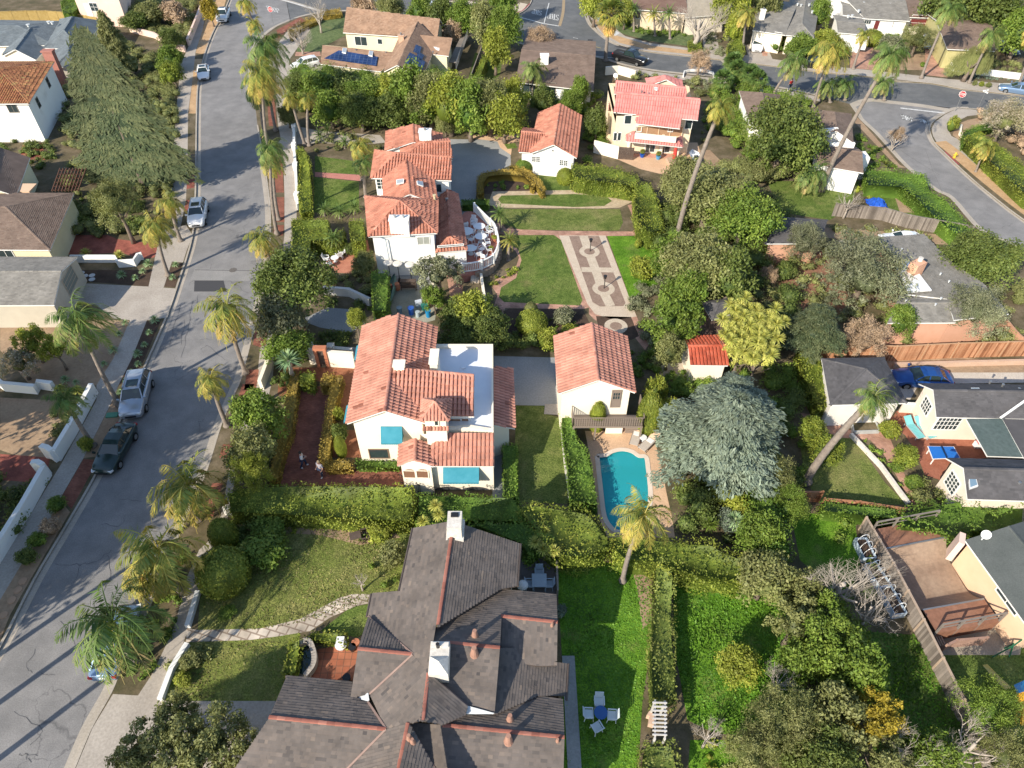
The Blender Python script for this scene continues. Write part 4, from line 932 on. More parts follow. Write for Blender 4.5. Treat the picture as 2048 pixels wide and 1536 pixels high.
V('rose_bed_border',[(1118,471),(1211,471),(1273,633),(1230,640),(1190,628),(1175,608)],M('border_path',[(.48,.39,.30),(.56,.47,.37)],1.5,fine=8),.131)
V('rose_bed_soil',[(1138,472),(1198,472),(1251,606),(1247,612),(1200,613),(1185,604)],M('rose_bed_mulch',[(.22,.15,.115),(.29,.21,.165)],1.2,1,.6,fine=6),.135)
pth=M('pale_path',[(.46,.38,.29),(.55,.47,.37)],1.5,fine=8)
strip('rose_bed_path',[(1167,472),(1178,505),(1195,550),(1205,580),(1221,612)],.9,.139,pth,smooth=False); strip('rose_bed_cross_path',[(1163,539),(1226,540)],.8,.141,pth,smooth=False)
def ring(name,u,v,r0,r1,z,mat):
    c=P(u,v,z); b=MB(); n=28; a=[c+Vector((math.cos(2*math.pi*i/n)*r,math.sin(2*math.pi*i/n)*r,0)) for r in (r0,r1) for i in range(n)]
    b.add(a,[(i,i+n,(i+1)%n+n,(i+1)%n) for i in range(n)]); o=b.obj(name,mat); o['kind']='structure'
    if r0>.3: 
        b=MB(); b.add([c+Vector((math.cos(2*math.pi*i/n)*r0,math.sin(2*math.pi*i/n)*r0,.001)) for i in range(n)],[tuple(range(n))]); o=b.obj('ring_bed',MATS['rose_bed_mulch']); o['kind']='structure'
ring('rose_bed_ring',1179,503,.55,1.05,.143,pth); ring('rose_bed_ring',1207,577,.55,1.08,.143,pth); ring('rose_bed_ring',1232,652,.55,1.05,.143,pth)
V('lawn_garden_right',[(1214,472),(1280,472),(1320,490),(1335,560),(1290,580),(1262,610),(1252,575)],lawnB,.129)
V('bed_lower_left',[(1008,622),(1018,617),(1166,619),(1176,640),(1185,670),(1060,690),(1010,665)],soild,.131)
V('bed_lower_right',[(1192,632),(1262,634),(1278,672),(1262,680),(1200,672)],soild,.131)
V('path_white_lower',[(892,545),(925,545),(925,600),(905,620)],brickp,.125)
V('courtyard_north',[(790,575),(880,575),(870,640),(800,660),(770,640)],M('court_gravel',[(.25,.25,.20),(.36,.35,.28)],.8,fine=8),.127)
V('path_grey_north',[(780,540),(870,545),(870,578),(785,578)],concd,.129)
V('driveway_shaded',[(655,615),(720,620),(730,650),(700,665),(640,655),(600,640)],concd,.127)
V('patio_terracotta_north',[(655,490),(735,480),(745,525),(720,548),(670,545),(645,520)],M('terracotta_floor',[(.36,.14,.09),(.45,.20,.13)],1.5,fine=7),.129)
V('path_entry',[(620,690),(720,695),(720,710),(620,706)],concd,.127)
V('courtyard_brick',[(602,772),(660,772),(655,812),(642,890),(637,925),(700,937),(805,937),(808,972),(562,972),(566,930),(590,850)],brick,.129)
V('bed_red_soil',[(560,735),(720,735),(700,800),(700,830),(655,830),(664,765),(600,760),(585,800),(555,790)],M('red_mulch',[(.20,.075,.04),(.30,.13,.07)],1.5,1,.5,fine=6),.125)
V('bed_by_wall',[(655,860),(715,860),(722,915),(650,915)],MATS['red_mulch'],.124)
V('yard_east_concrete',[(988,712),(1112,715),(1120,780),(1122,812),(1030,810),(988,812)],concd,.128)
V('step_slab',[(1090,808),(1120,808),(1121,830),(1088,828)],conc,.150)
V('lawn_side',[(1032,811),(1089,811),(1100,830),(1122,835),(1126,870),(1130,930),(1142,1008),(1035,1004),(1030,900)],lawnO,.129)
V('side_path',[(985,860),(1010,860),(1010,1000),(985,1000)],concd,.127)
pb=curve([P(u,v,.13) for u,v in POOL],4)
deck=[P(u,v,.134) for u,v in [(1170,862),(1302,862),(1312,890),(1322,930),(1334,990),(1345,1040),(1350,1075),(1215,1075),(1196,1030),(1188,960),(1180,915)]]
bb=MB(); bb.prism(deck,.125,.134,holes=[pb]); o=bb.obj('pool_deck',deckm); o['kind']='structure'
plas=M('pool_plaster',[(.50,.78,.80),(.58,.84,.86)],1,.9,.1)
bb=MB(); n=len(pb); cen=sum(pb,Vector())/n; deep=[Vector((p.x,p.y,-1.5 if p.y<cen.y+2.2 else -.85)) for p in pb]
bb.add([Vector((p.x,p.y,.12)) for p in pb]+deep,[(i,(i+1)%n,(i+1)%n+n,i+n) for i in range(n)])
tr=geometry.tessellate_polygon([[Vector((p.x,p.y,0)) for p in pb]]); bb.add(deep,[t if (pb[t[1]]-pb[t[0]]).cross(pb[t[2]]-pb[t[0]]).z>0 else t[::-1] for t in tr])
o=bb.obj('pool_basin',plas); o['kind']='structure'
strip('pool_coping',[(u,v) for u,v in POOL]+[POOL[0]],.34,.135,M('coping_stone',[(.62,.52,.43),(.70,.60,.50)],2),h=.03)
wm,wb=newmat('pool_water',.03,.5); N,L=nodes(wm); wb.inputs['Base Color'].default_value=(.02,.30,.38,1)
tp=N.new('ShaderNodeBsdfTransparent'); tp.inputs[0].default_value=(.30,.86,.90,1); gl=N.new('ShaderNodeBsdfGlossy'); gl.inputs['Roughness'].default_value=.04; fz=N.new('ShaderNodeFresnel'); fz.inputs[0].default_value=1.33
df=N.new('ShaderNodeBsdfDiffuse'); df.inputs[0].default_value=(.05,.60,.66,1); m1=N.new('ShaderNodeMixShader'); m1.inputs[0].default_value=.45; m2=N.new('ShaderNodeMixShader')
nz=N.new('ShaderNodeTexNoise'); nz.inputs['Scale'].default_value=2.2; bp=N.new('ShaderNodeBump'); bp.inputs['Strength'].default_value=.12; bp.inputs['Distance'].default_value=.05; L.new(nz.outputs[0],bp.inputs['Height']); L.new(bp.outputs[0],gl.inputs['Normal']); L.new(bp.outputs[0],fz.inputs['Normal'])
L.new(tp.outputs[0],m1.inputs[1]); L.new(df.outputs[0],m1.inputs[2]); L.new(fz.outputs[0],m2.inputs[0]); L.new(m1.outputs[0],m2.inputs[1]); L.new(gl.outputs[0],m2.inputs[2]); L.new(m2.outputs[0],N['Material Output'].inputs[0])
bb=MB(); bb.prism(pb,None,-.02); o=bb.obj('pool_water',wm); o['kind']='structure'
stp=[P(u,v,0) for u,v in [(1212,911),(1226,905),(1244,901),(1264,905),(1278,913),(1290,916),(1289,932),(1215,928)]]
bb=MB(); bb.prism(stp,-.9,-.14); bb.prism([P(u,v,0) for u,v in [(1222,909),(1244,903),(1268,909),(1272,917),(1218,917)]],-.14,-.07); o=bb.obj('pool_steps',plas); o['kind']='structure'
V('lawn_front',[(455,1040),(560,1035),(800,1045),(825,1060),(800,1180),(745,1188),(700,1200),(650,1240),(600,1262),(520,1268),(395,1262),(400,1200),(425,1110)],lawnD,.128)
V('bed_front_top',[(470,1038),(640,1035),(780,1048),(800,1075),(720,1090),(640,1070),(480,1060)],dirt,.131)
V('lawn_front_lower',[(377,1285),(520,1278),(600,1265),(596,1300),(590,1360),(560,1402),(330,1402),(350,1340)],lawnD,.128)
V('path_flagstone',[(374,1256),(395,1260),(520,1257),(600,1238),(680,1195),(705,1188),(745,1188),(743,1205),(712,1212),(660,1235),(620,1262),(560,1272),(500,1280),(372,1284)],stonep,.132)
V('lawn_by_door',[(640,1262),(700,1215),(742,1207),(735,1262),(715,1275)],lawnG,.130)
V('patio_front',[(625,1300),(720,1285),(716,1300),(706,1362),(615,1355),(632,1330)],terra,.134)
V('fountain_terrace',[(590,1300),(625,1285),(640,1310),(615,1358),(585,1352)],conc,.13)
V('lawn_right_strip',[(1112,1120),(1300,1130),(1305,1200),(1300,1300),(1285,1400),(1275,1560),(1125,1650),(1125,1330)],lawnB,.128)
V('dirt_spot',[(1262,1130),(1305,1130),(1303,1240),(1285,1260),(1275,1180)],dirt,.131)
V('lawn_right_wild',[(1345,1130),(1500,1150),(1640,1200),(1650,1300),(1560,1420),(1480,1475),(1420,1462),(1375,1440),(1350,1300)],lawnB,.128)
V('lawn_right_lower',[(1380,1480),(1480,1480),(1520,1640),(1370,1640)],lawnB,.128)
V('lawn_far_right',[(1700,1260),(1830,1270),(1900,1400),(1960,1520),(1980,1600),(1750,1600),(1740,1400)],lawnG,.126)
V('lawn_play',[(1880,1300),(2048,1290),(2060,1500),(1960,1440)],lawnG,.125)
V('lawn_shade',[(1580,1020),(1710,1040),(1720,1130),(1690,1200),(1600,1120)],lawnB,.127)
V('gravel_right',[(1850,1240),(1990,1190),(2050,1250),(2040,1310),(1880,1310)],gravel,.127)
V('gravel_right_side',[(1880,1050),(1925,1090),(1960,1190),(1945,1200),(1890,1120)],gravel,.1265)
V('lawn_orchard',[(1600,885),(1690,850),(1770,965),(1815,1010),(1640,1005),(1610,960)],lawnO,.128)
V('lawn_orchard_small',[(1660,812),(1790,812),(1770,830),(1700,838)],lawnG,.128)
V('path_orchard',[(1600,825),(1650,835),(1700,860),(1775,865),(1790,900),(1810,950),(1838,1008),(1822,1012),(1795,955),(1765,905),(1740,880),(1680,875),(1620,850)],brickp,.131)
V('patio_ping_pong',[(1782,822),(1850,822),(1880,855),(1960,862),(1980,915),(1900,925),(1880,960),(1850,950),(1830,900),(1810,870),(1780,850)],M('red_terracotta',[(.28,.10,.06),(.35,.14,.09)],1.5,fine=7),.134)
V('driveway_blue_car',[(1785,745),(2048,745),(2048,765),(1838,768),(1820,800),(1790,790)],M('pale_driveway',[(.48,.42,.36),(.56,.5,.43)],.7,fine=8),.128)
V('driveway_cream_top',[(1640,700),(1790,700),(2048,728),(2048,745),(1785,745)],dirt,.127)
V('lawn_east_upper',[(1535,365),(1560,362),(1720,362),(1700,415),(1660,440),(1560,425)],lawnG,.128)
V('lawn_east_garden',[(1735,390),(1830,400),(1885,448),(1800,448),(1745,432)],lawnG,.128)
V('dirt_east_garden',[(1790,395),(1835,402),(1850,425),(1800,425)],dirt,.131)
V('patio_cream_house',[(1215,285),(1395,285),(1412,348),(1330,350),(1280,338),(1215,310)],deckm,.130)
V('tile_terrace',[(1258,292),(1355,296),(1352,318),(1258,313)],M('pink_terrace',[(.50,.25,.18),(.57,.31,.23)],2,fine=8),.133)
V('path_east',[(1395,300),(1420,300),(1460,340),(1445,350),(1420,345)],dirt,.128)
V('artificial_lawn',[(950,105),(1005,120),(1000,150),(985,165),(935,165)],lawnG,.127)
V('alley_soil',[(1570,490),(1640,490),(1700,600),(1660,660),(1580,640),(1555,560)],M('red_brown_soil',[(.20,.10,.06),(.28,.15,.10)],1,1,.5,fine=5),.123)
V('pink_path_side',[(1590,720),(1640,715),(1650,800),(1615,820),(1600,790)],brickd,.126)
V('driveway_red_shed',[(1330,725),(1420,728),(1380,750),(1330,760),(1310,740)],pth,.127)
V('pergola_soil',[(1640,455),(1900,470),(1905,490),(1640,475)],dirt,.126)
V('garden_path_brick',[(1440,120),(1480,125),(1500,150),(1480,160)],conc,.126)
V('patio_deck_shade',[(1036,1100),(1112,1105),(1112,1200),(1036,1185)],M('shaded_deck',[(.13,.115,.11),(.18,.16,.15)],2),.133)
V('pavement_north',[(1215,78),(1240,90),(1300,103),(1400,114),(1450,120),(1559,133),(1640,143),(1758,155),(1860,166),(1925,178),(2003,186),(2100,197),(2100,180),(2000,166),(1920,160),(1860,154),(1758,142),(1640,130),(1559,120),(1450,104),(1400,99),(1300,86),(1250,72),(1222,50),(1205,30),(1195,-20),(1176,-20),(1178,30),(1195,60)],conc,.126)
V('verge_straw',[(1182,15),(1192,15),(1202,45),(1230,70),(1300,91),(1395,103),(1395,110),(1300,100),(1240,86),(1205,66),(1185,40)],tan,.129)
for q in ([(1192,23),(1204,24),(1210,45),(1196,47)],[(1208,56),(1222,56),(1240,66),(1230,72)]): V('concrete_ramp_pad',q,M('pale_pad',[(.50,.51,.52),(.56,.57,.58)],2),.133)
V('lawn_north_east',[(1215,38),(1240,66),(1300,82),(1375,92),(1395,60),(1300,40)],lawnC,.125)
V('driveway_brown_house',[(1405,60),(1430,60),(1440,104),(1407,100)],conc,.129)
V('driveway_grey_house',[(1490,90),(1530,85),(1545,118),(1550,131),(1500,126)],conc,.129)
V('brick_walk',[(1522,90),(1535,85),(1535,112),(1525,112)],brickp,.132)
V('driveway_white_garage',[(1702,92),(1745,95),(1760,141),(1700,136)],brickp,.129)
V('driveway_far',[(1850,60),(1870,60),(1875,110),(1896,155),(1850,150)],brickp,.129)
V('dirt_front_north',[(1745,100),(1850,110),(1848,140),(1758,140)],dirt,.126)
V('white_house_walk',[(1700,75),(1745,60),(1770,65),(1745,95)],deckm,.128)
V('pavement_diagonal',[(1912,218),(1890,229),(1870,244),(1863,257),(1866,272),(1875,287),(1895,303),(1950,350),(2000,393),(2050,428),(2500,690),(2500,610),(2085,412),(2030,362),(1975,318),(1940,290),(1903,272),(1898,262),(1910,245),(1935,232),(1990,226),(1940,218)],conc,.126)
strip('verge_straw',[(1880,283),(1904,301),(1951,341),(2004,384),(2056,424),(2200,525)],1.7,.13,tan)
V('bed_corner',[(1912,250),(1935,240),(1960,235),(1990,240),(1990,262),(1960,270),(1930,290),(1905,270)],dirt,.128)
V('verge_concrete_left_diagonal',[(1712,232),(1725,245),(1800,330),(1812,335),(1795,335),(1710,245)],dirt,.127)
V('pavement_south_side',[(1246,132),(1304,143),(1366,150),(1430,156),(1500,167),(1560,178),(1640,194),(1640,203),(1500,180),(1430,168),(1366,160),(1300,152),(1240,142)],conc,.126)
V('pavement_north_island',[(890,2),(960,14),(1005,30),(1018,32),(1045,22),(1055,8),(1040,5),(1020,18),(990,12),(940,2)],pth,.126)
for i,(u,v) in enumerate([(46,1162),(36,1180),(24,1200),(7,1230),(-8,1252)]):
    b=MB(); c=P(u,v,.13); b.cyl(c,.26,.03,14); o=b.obj('stepping_stone',M('tan_round_stone',[(.38,.24,.15),(.45,.30,.2)],3)); tag(o,'round tan stepping stone in the bare verge at the lower left','stepping stone','round stepping stones in the left verge')
for i,(u,v) in enumerate([(163,546),(170,552),(184,551),(184,559)]):
    b=MB(); c=P(u,v,.13); b.cyl(c,.3,.04,12); o=b.obj('stepping_stone',MATS['pale_pad']); tag(o,'pale round stepping stone in the dark bed beside the garage','stepping stone','pale stones beside the garage')
def plane_through(a,b,slope,up):
    """plane containing world line a-b, rising with slope towards horizontal direction 'up'"""
    d=(b-a); d.z=0; d.normalize(); n=Vector((-d.y,d.x,0)); 
    if n.dot(Vector((up[0],up[1],0)))<0: n=-n
    g=n+Vector((0,0,slope)); nn=(b-a).cross(g).normalized(); return a,nn
def onp(u,v,pl):
    a,n=pl; d=ray(u,v); o=Vector((0,0,CAM_H)); return o+d*((a-o).dot(n)/d.dot(n))
h=House('tiled_house','cream stucco house with orange clay tiles, teal awnings, small tower and white flat roof',(840,900),cream,tileA,'tile')
W=h.wing((694,847),(853,847),(726,652),5.0,C_=(875,654),rise=1.3,axis='y')
A=P(787,832,5.0); B=P(948,833,5.0); Z0=P(787,736,6.45); Z1=P(948,751,6.45); h.rf([A,B,Z1,Z0]); h.cap(Z0,Z1,.12)
h.wallpoly([P(787,832,5)+Vector((0,.4,.05)),B+Vector((-.3,.4,.05)),Z1+Vector((-.3,-.05,-.08)),Z0+Vector((0,-.05,-.08))],3.)
h.flat([(940,856),(987,862),(986,688),(872,688),(872,860)],4.35,M('white_membrane',[(.66,.69,.74),(.74,.76,.80)],.8,.8,.1,.01))
h.rf([P(1030,857,3.0),P(1025,737,3.0),P(986,733,3.75),P(987,850,3.75)]); h.wallpoly([P(987,850,3.7),P(1018,853,3.0),P(1014,738,3.0),P(986,735,3.7)])
h.rf([P(862,932,3.3),P(988,932,3.3),P(988,866,4.3),P(892,866,4.3),P(862,890,4.0)]); h.wallpoly([P(988,931,3.25)+Vector((-.06,.25,0)),P(988,868,4.2)+Vector((-.06,0,0)),P(840,868,4.2),P(840,931,3.25)+Vector((0,.25,0))])
W2=h.wing((797,931),(866,933),(799,889),3.5,C_=(866,890),rise=.62,axis='y',over=.15)
h.done()
h2=None
fr=W['a'],W['b']
fl=(P(866,931,3.25)+Vector((0,.25,0)),P(988,931,3.25)+Vector((0,.25,0)))
yfl=fl[0].y
h.trim=cream
h.opening(758,907,1.35,.95,*fr,mx=1,my=1,frame=Mplain('brown_frame',(.22,.14,.09),.6))
w2=(W2['a'],W2['b'])
for u in(819,845):
    h.opening(u,948,.78,.75,*w2,name='arched_window',mx=1,my=1,frame=cream,pane=Mplain('brown_shutter',(.20,.10,.06),.8)); 
def archpart(nm,u,v,r,p,q,mat,sq=1,label=None,dz=0):
    e=(q-p); e.z=0; e.normalize(); n=Vector((e.y,-e.x,0)); 
    if n.y>0: n=-n
    d=ray(u,v); o=Vector((0,0,CAM_H)); c=o+d*((p-o).dot(n)/d.dot(n))+n*.03; b=MB(); k=14
    vs=[c+e*r*math.cos(math.pi*i/k)+Vector((0,0,sq*r*math.sin(math.pi*i/k))) for i in range(k+1)]; lo=[c+e*r+Vector((0,0,-dz)),c-e*r+Vector((0,0,-dz))]
    poly=[lo[1],lo[0]]+vs if dz else vs
    b.add(poly,[tuple(range(len(poly)))]); return b.obj(nm,mat,h.t,label=label)
for u in(819,845): archpart('arch_head',u,942,.39,*w2,MATS['brown_shutter'],.55)
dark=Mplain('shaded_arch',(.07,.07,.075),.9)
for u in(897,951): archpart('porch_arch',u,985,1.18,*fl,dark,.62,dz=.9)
def iron(t,pts,hh,nm='railing',mat=blkm,sp=.14,w_=.025):
    b=MB()
    for i in range(len(pts)-1):
        a,c=pts[i],pts[i+1]; b.beam(a+Vector((0,0,hh)),c+Vector((0,0,hh)),.05,.05); b.beam(a+Vector((0,0,.08)),c+Vector((0,0,.08)),.04,.04); n=int((c-a).length/sp)
        for k in range(n+1): p=a.lerp(c,k/max(1,n)); b.beam(p,p+Vector((0,0,hh)),w_,w_)
    return b.obj(nm,mat,t)
iron(h.t,[P(803,958,.9)+Vector((0,-.35,0)),P(842,985,.2)+Vector((0,-.1,0))],1.0); iron(h.t,[P(868,985,.15)+Vector((0,-.2,0)),P(884,986,.15)+Vector((0,-.2,0))],.9)
def awning(t,u0,u1,v0,v1,p,q,proj_=.9,drop=.8,label=None,scal=True):
    e=(q-p); e.z=0; e.normalize(); n=Vector((e.y,-e.x,0)); 
    if n.dot(Vector((0,0,CAM_H))-p)<0: n=-n
    o=Vector((0,0,CAM_H)); a=o+ray(u0,v0)*((p-o).dot(n)/ray(u0,v0).dot(n)); c=o+ray(u1,v0)*((p-o).dot(n)/ray(u1,v0).dot(n)); a=a+n*.03; c=c+n*.03
    f=n*proj_+Vector((0,0,-drop)); b=MB(); m=12
    b.add([a,c,c+f,a+f],[(0,1,2,3)]); b.add([a,a+f,a+Vector((0,0,-drop))],[(0,1,2)]); b.add([c,c+f,c+Vector((0,0,-drop))],[(0,1,2)])
    for i in range(m):
        x=a+f+(c-a)*i/m; y=a+f+(c-a)*(i+1)/m; z=Vector((0,0,-.16)); mid=(x+y)/2+z*1.25; b.add([x,y,y+z,mid,x+z],[(0,1,2,3,4)])
    return b.obj('awning',teal,t,label=label)
awning(h.t,761,804,852,0,*fr,.75,.95); awning(h.t,886,958,934,0,*fl,.75,.75)
lw=(W['a'],W['d'])
def sideawn(u,v,z):
    c=P(u,v,z); e=(lw[1]-lw[0]); e.z=0; e.normalize(); n=Vector((-e.y,e.x,0)); n=n if n.x<0 else -n
    s=(c-lw[0]).dot(e); p=lw[0]+e*s; p.z=z; a=p-e*.85; b_=p+e*.85; f=n*1.15+Vector((0,0,-.85)); b=MB(); b.add([a,b_,b_+f,a+f],[(0,1,2,3)]); b.add([a,a+f,a+Vector((0,0,-.85))],[(0,1,2)]); b.add([b_,b_+f,b_+Vector((0,0,-.85))],[(0,1,2)]); zz=Vector((0,0,-.2))
    b.add([a+f,b_+f,b_+f+zz,a+f+zz],[(0,1,2,3)]); b.obj('awning',teal,h.t)
sideawn(722,690,3.9); sideawn(702,812,3.9)
tb=P(876,892,3.6); ty=tb.y; zt=zat(ty,837); c=Vector((tb.x,ty+.78,0)); b=MB(); b.box((c.x,c.y,(zt+2.5)/2),(1.42,1.55,zt-2.5)); b.obj('tower',cream,h.t)
b=MB(); e1=Vector((c.x-.95,c.y-1.0,zt)); e2=Vector((c.x+.95,c.y-1.0,zt)); e3=Vector((c.x+.95,c.y+1.0,zt)); e4=Vector((c.x-.95,c.y+1.0,zt)); ap=Vector((c.x,c.y,zt+.85))
for q in((e1,e2,ap),(e2,e3,ap),(e3,e4,ap),(e4,e1,ap)): tile_face(b,list(q),.24,.4,.07)
for q in(e1,e2,e3,e4): ridge_cap(b,q,ap,.09,.3)
b.obj('tower_roof',tileA,h.t)
b=MB(); zb=zat(ty,857)
for k in range(8): b.tube([Vector((c.x-.8+k*.228,ty+.05,zb+.18)),Vector((c.x-.8+k*.228,ty-.22,zb))],.11,8,rnd.random())
b.obj('tile_course',tileA,h.t); h.opening(873,845,.22,.5,Vector((c.x-1,ty,0)),Vector((c.x+1,ty,0)),mx=1,my=1,frame=cream)
h.opening(909,844,.95,.75,B+Vector((-.3,.4,0)),A+Vector((0,.4,0)),name='dormer_window',mx=1,my=1,frame=trimw,pane=Mplain('painted_tile_reflection',(.30,.16,.09),.3)); h.opening(930,843,.5,.7,B+Vector((-.3,.4,0)),A+Vector((0,.4,0)),name='dormer_window',mx=1,my=1,frame=trimw,pane=MATS['painted_tile_reflection'])  # dormer panes: reflection of the roof tiles painted as a flat brown colour
h.chimney(868,714,6.4,.55,1.5,2.2,cream,pots=0); h.chimney(798,728,6.9,.75,.6,1.2,cream,pots=0)
b=MB(); p=P(1012,862,2.6)
h.box('hatch',927,733,4.2,(.35,.35,.08),MATS['white_membrane'])
h=House('pool_house','cream pool house with ribbed salmon tile gable and a timber balcony facing the pool',(1190,850),cream,tileA,'tile')
W=h.wing((1117,787),(1270,785),(1108,672),4.4,C_=(1253,672),rise=1.35,axis='y',over=.3); h.done()
fr=(W['a'],W['b']); tp_=Mplain('taupe_paint',(.24,.19,.155),.7)
h.opening(1232,797,.62,1.75,*fr,name='balcony_door',mx=1,my=1,frame=tp_,pane=tp_); h.opening(1233,791,.5,.7,*fr,name='door_glazing',mx=3,my=2,frame=tp_,out=.08)
y0=W['a'].y; z1=1.75; b=MB(); xa=P(1142,815,z1).x; xb=W['b'].x+1.1; yf=y0-1.25
b.box(((xa+xb)/2,(y0+yf)/2,z1-.06),(xb-xa,y0-yf,.12)); 
for x in(xa+.1,(xa+xb)/2-.9,xb-.1): b.beam((x,yf+.05,.13),(x,yf+.05,z1-.1),.12,.12)
b.obj('balcony_floor',tp_,h.t)
iron(h.t,[Vector((xa,y0,z1)),Vector((xa,yf,z1)),Vector((xb,yf,z1)),Vector((xb,y0+1.2,z1))],1.0,'balcony_railing',tp_,.17,.05)
b=MB(); x0=P(1222,840,.9).x; b.box((x0+.2,y0-.45,.75),(1.3,.1,1.25)); b.obj('lower_wall',cream,h.t)
b=MB()
for k in range(6): b.box((x0+1.7,y0-.5,.35+k*.2),(1.1,.04,.11))
b.box((x0+1.7,y0-.46,.8),(1.25,.03,1.3)); b.obj('louvre_panel',tp_,h.t)
t=place('stone_planter',1260,860,.12,'low red stone planter under the pool house balcony','planter'); part(t,'bed',M('red_rubble',[(.25,.10,.06),(.50,.36,.28)],9,.9,.8,.05),lambda b:(b.box((-.1,.15,.2),(3.0,.5,.4)),)); part(t,'rim',cream,lambda b:b.box((-.1,.45,.42),(3.1,.18,.12)))
h=House('tiled_house','big white stucco house with many tiled hips beside the white furnished terrace',(800,520),white,tileB,'tile')
W5=h.wing((770,302),(888,300),(772,263),4.6,C_=(884,268),rise=1.0,axis='y')
W4=h.wing((800,322),(905,320),(802,284),4.7,C_=(898,277),rise=.9,axis='x',hip1=True)
W3=h.wing((742,356),(903,361),(750,300),5.0,C_=(905,316),rise=1.35,axis='x',hip1=True)
W2=h.wing((768,408),(876,408),(765,340),5.0,C_=(864,340),rise=1.1,axis='y')
W1=h.wing((737,473),(875,466),(730,393),5.0,C_=(876,396),rise=1.55,axis='y',hip0=True,hip1=True)
W6=h.wing((872,505),(934,500),(877,395),2.9,C_=(914,390),rise=.8,axis='y',hip0=True,over=.1)
h.done()
fr=(W1['a'],W1['b']); fr6=(W6['a'],W6['b'])
h.opening(847,481,1.1,.8,*fr,mx=2,my=1,frame=trimw,pane=Mplain('pale_blind',(.33,.34,.30),.5))
h.opening(878,376,.5,.9,W3['a'],W3['b'],mx=1,my=1); h.opening(762,368,.8,1.1,W3['a'],W3['b'],name='french_door',mx=2,my=3)
h.opening(901,491,2.4,.1,*fr6,name='porch_beam',mx=1,my=1); 
for u in(880,927): 
    c=P(u,545,.1); b=MB(); b.box((c.x,c.y,1.4),(.22,.22,2.8)); b.obj('porch_column',trimw,h.t)
h.chimney(850,262,6.4,1.3,.9,1.6,white,pots=1,cap=grym); h.chimney(798,437,6.5,1.75,.85,1.7,white,pots=2,cap=M('galvanised',[(.30,.31,.32),(.40,.41,.42)],4,.5))
h.skylight([(793,370,6.0),(808,367,6.1),(808,359,6.2),(793,361,6.1)]); h.skylight([(834,370,6.0),(846,374,5.7),(845,365,5.7),(833,363,6.0)])
h.vent(826,357,6.1,.09,.35,tileB); h.vent(870,405,4.9,.12,.9,M('buff_pipe',[(.5,.42,.25),(.55,.47,.3)],3)); h.vent(894,402,3.6)
b=MB(); p=W1['a']; b.tube([p+Vector((.3,-.1,-.1)),p+Vector((1.2,-.12,-.5)),p+Vector((1.3,-.12,-3.5))],.05,6); b.obj('downpipe',M('blue_grey_pipe',[(.30,.36,.42),(.36,.42,.48)],2),h.t)
h=House('tiled_house','small white stucco cottage with salmon tile roof above the box hedges',(1100,335),white,tileB,'tile')
W=h.wing((1060,307),(1153,316),(1077,226),2.9,C_=(1163,232),rise=1.35,axis='y'); Wb=h.wing((1038,304),(1106,308),(1046,256),2.75,C_=(1100,262),rise=1.0,axis='x'); h.done()
fr=(W['a'],W['b'])
for u,v in((1068,318),(1076,318.5),(1123,325),(1131,326)): h.opening(u,v,.42,.62,*fr,mx=2,my=3,frame=trimw)
h.skylight([(1128,236,3.6),(1135,238,3.5),(1136,233,3.5),(1129,231,3.6)]); h.skylight([(1121,278,3.6),(1128,280,3.4),(1129,274,3.4),(1122,273,3.6)])
h.vent(1105,301,3.4,.06,.1)
h=House('tiled_house','tall cream house with pink tile roofs, upper loggia and patio with red umbrella',(1300,285),creamY,tileP,'finetile')
ze=5.0; zr=6.7
h.rf([P(1227,224,ze),P(1396,240,ze),P(1400,199,zr),P(1233,185,zr)]); h.rf([P(1272,247,4.2),P(1360,257,4.2),P(1363,237,ze),P(1272,228,ze)]); h.cap(P(1233,185,zr),P(1400,199,zr),.16)
h.rf([P(1228,187,zr-.5),P(1372,199,zr-.5),P(1372,176,zr+.6),P(1232,163,zr+.6)]); h.cap(P(1232,163,zr+.6),P(1372,176,zr+.6),.16)
Wh=h.wing((1295,172),(1366,178),(1291,157),6.0,C_=(1363,160),rise=1.0,axis='y',hip1=True,z0=0)
h.rf([P(1217,222,3.2),P(1228,222,3.4),P(1230,190,3.4),P(1219,189,3.2)])
h.rf([P(1251,282,2.5),P(1365,294,2.5),P(1353,276,3.3),P(1269,267,3.3)]); h.rf([P(1365,294,2.5),P(1362,272,2.6),P(1353,276,3.3)]); h.rf([P(1266,259,3.0),P(1252,263,2.7),P(1251,282,2.5),P(1269,267,3.3)])
f1=P(1228,226,ze-.1); f2=P(1395,242,ze-.1); bk=Vector((0,9.5,0)); f1.y=f2.y=(f1.y+f2.y)/2
f1=f1+Vector((.2,.3,0)); f2=f2+Vector((-.2,.3,0))
h.wallpoly([f1,f2,f2+bk,f1+bk]); h.wallpoly([P(1227,148,3.8),P(1236,148,3.8),P(1234,222,3.8),P(1217,222,3.8)])
rp=P(1233,185,zr-.1); rq=P(1400,199,zr-.1); h.wallpoly([f1+Vector((0,0,0)),f1+Vector((0,4.6,1.6)),f1+bk],4); h.wallpoly([f2,f2+Vector((0,4.6,1.6)),f2+bk],4)
h.done()
fr=(f1,f2)
h.opening(1256,239,.75,1.0,*fr,mx=1,my=1); h.opening(1377,249,.75,1.0,*fr,mx=1,my=1)
for u in(1231,1238): h.opening(u,273,.42,.95,*fr,mx=1,my=1)
h.opening(1317,262,5.6,1.25,*fr,name="loggia_opening",mx=4,my=1,frame=creamY,pane=Mplain('loggia_shade',(.36,.22,.13),.8),out=.25)
for u in(1278,1341): h.opening(u,256,.5,.7,*fr,name='loggia_window',mx=1,my=1,out=.2)
b=MB(); a=P(1270,272,2.95)
b.beam(P(1270,271,3.3),P(1352,280,3.3),.18,.7); b.obj('balcony_parapet',cream,h.t)
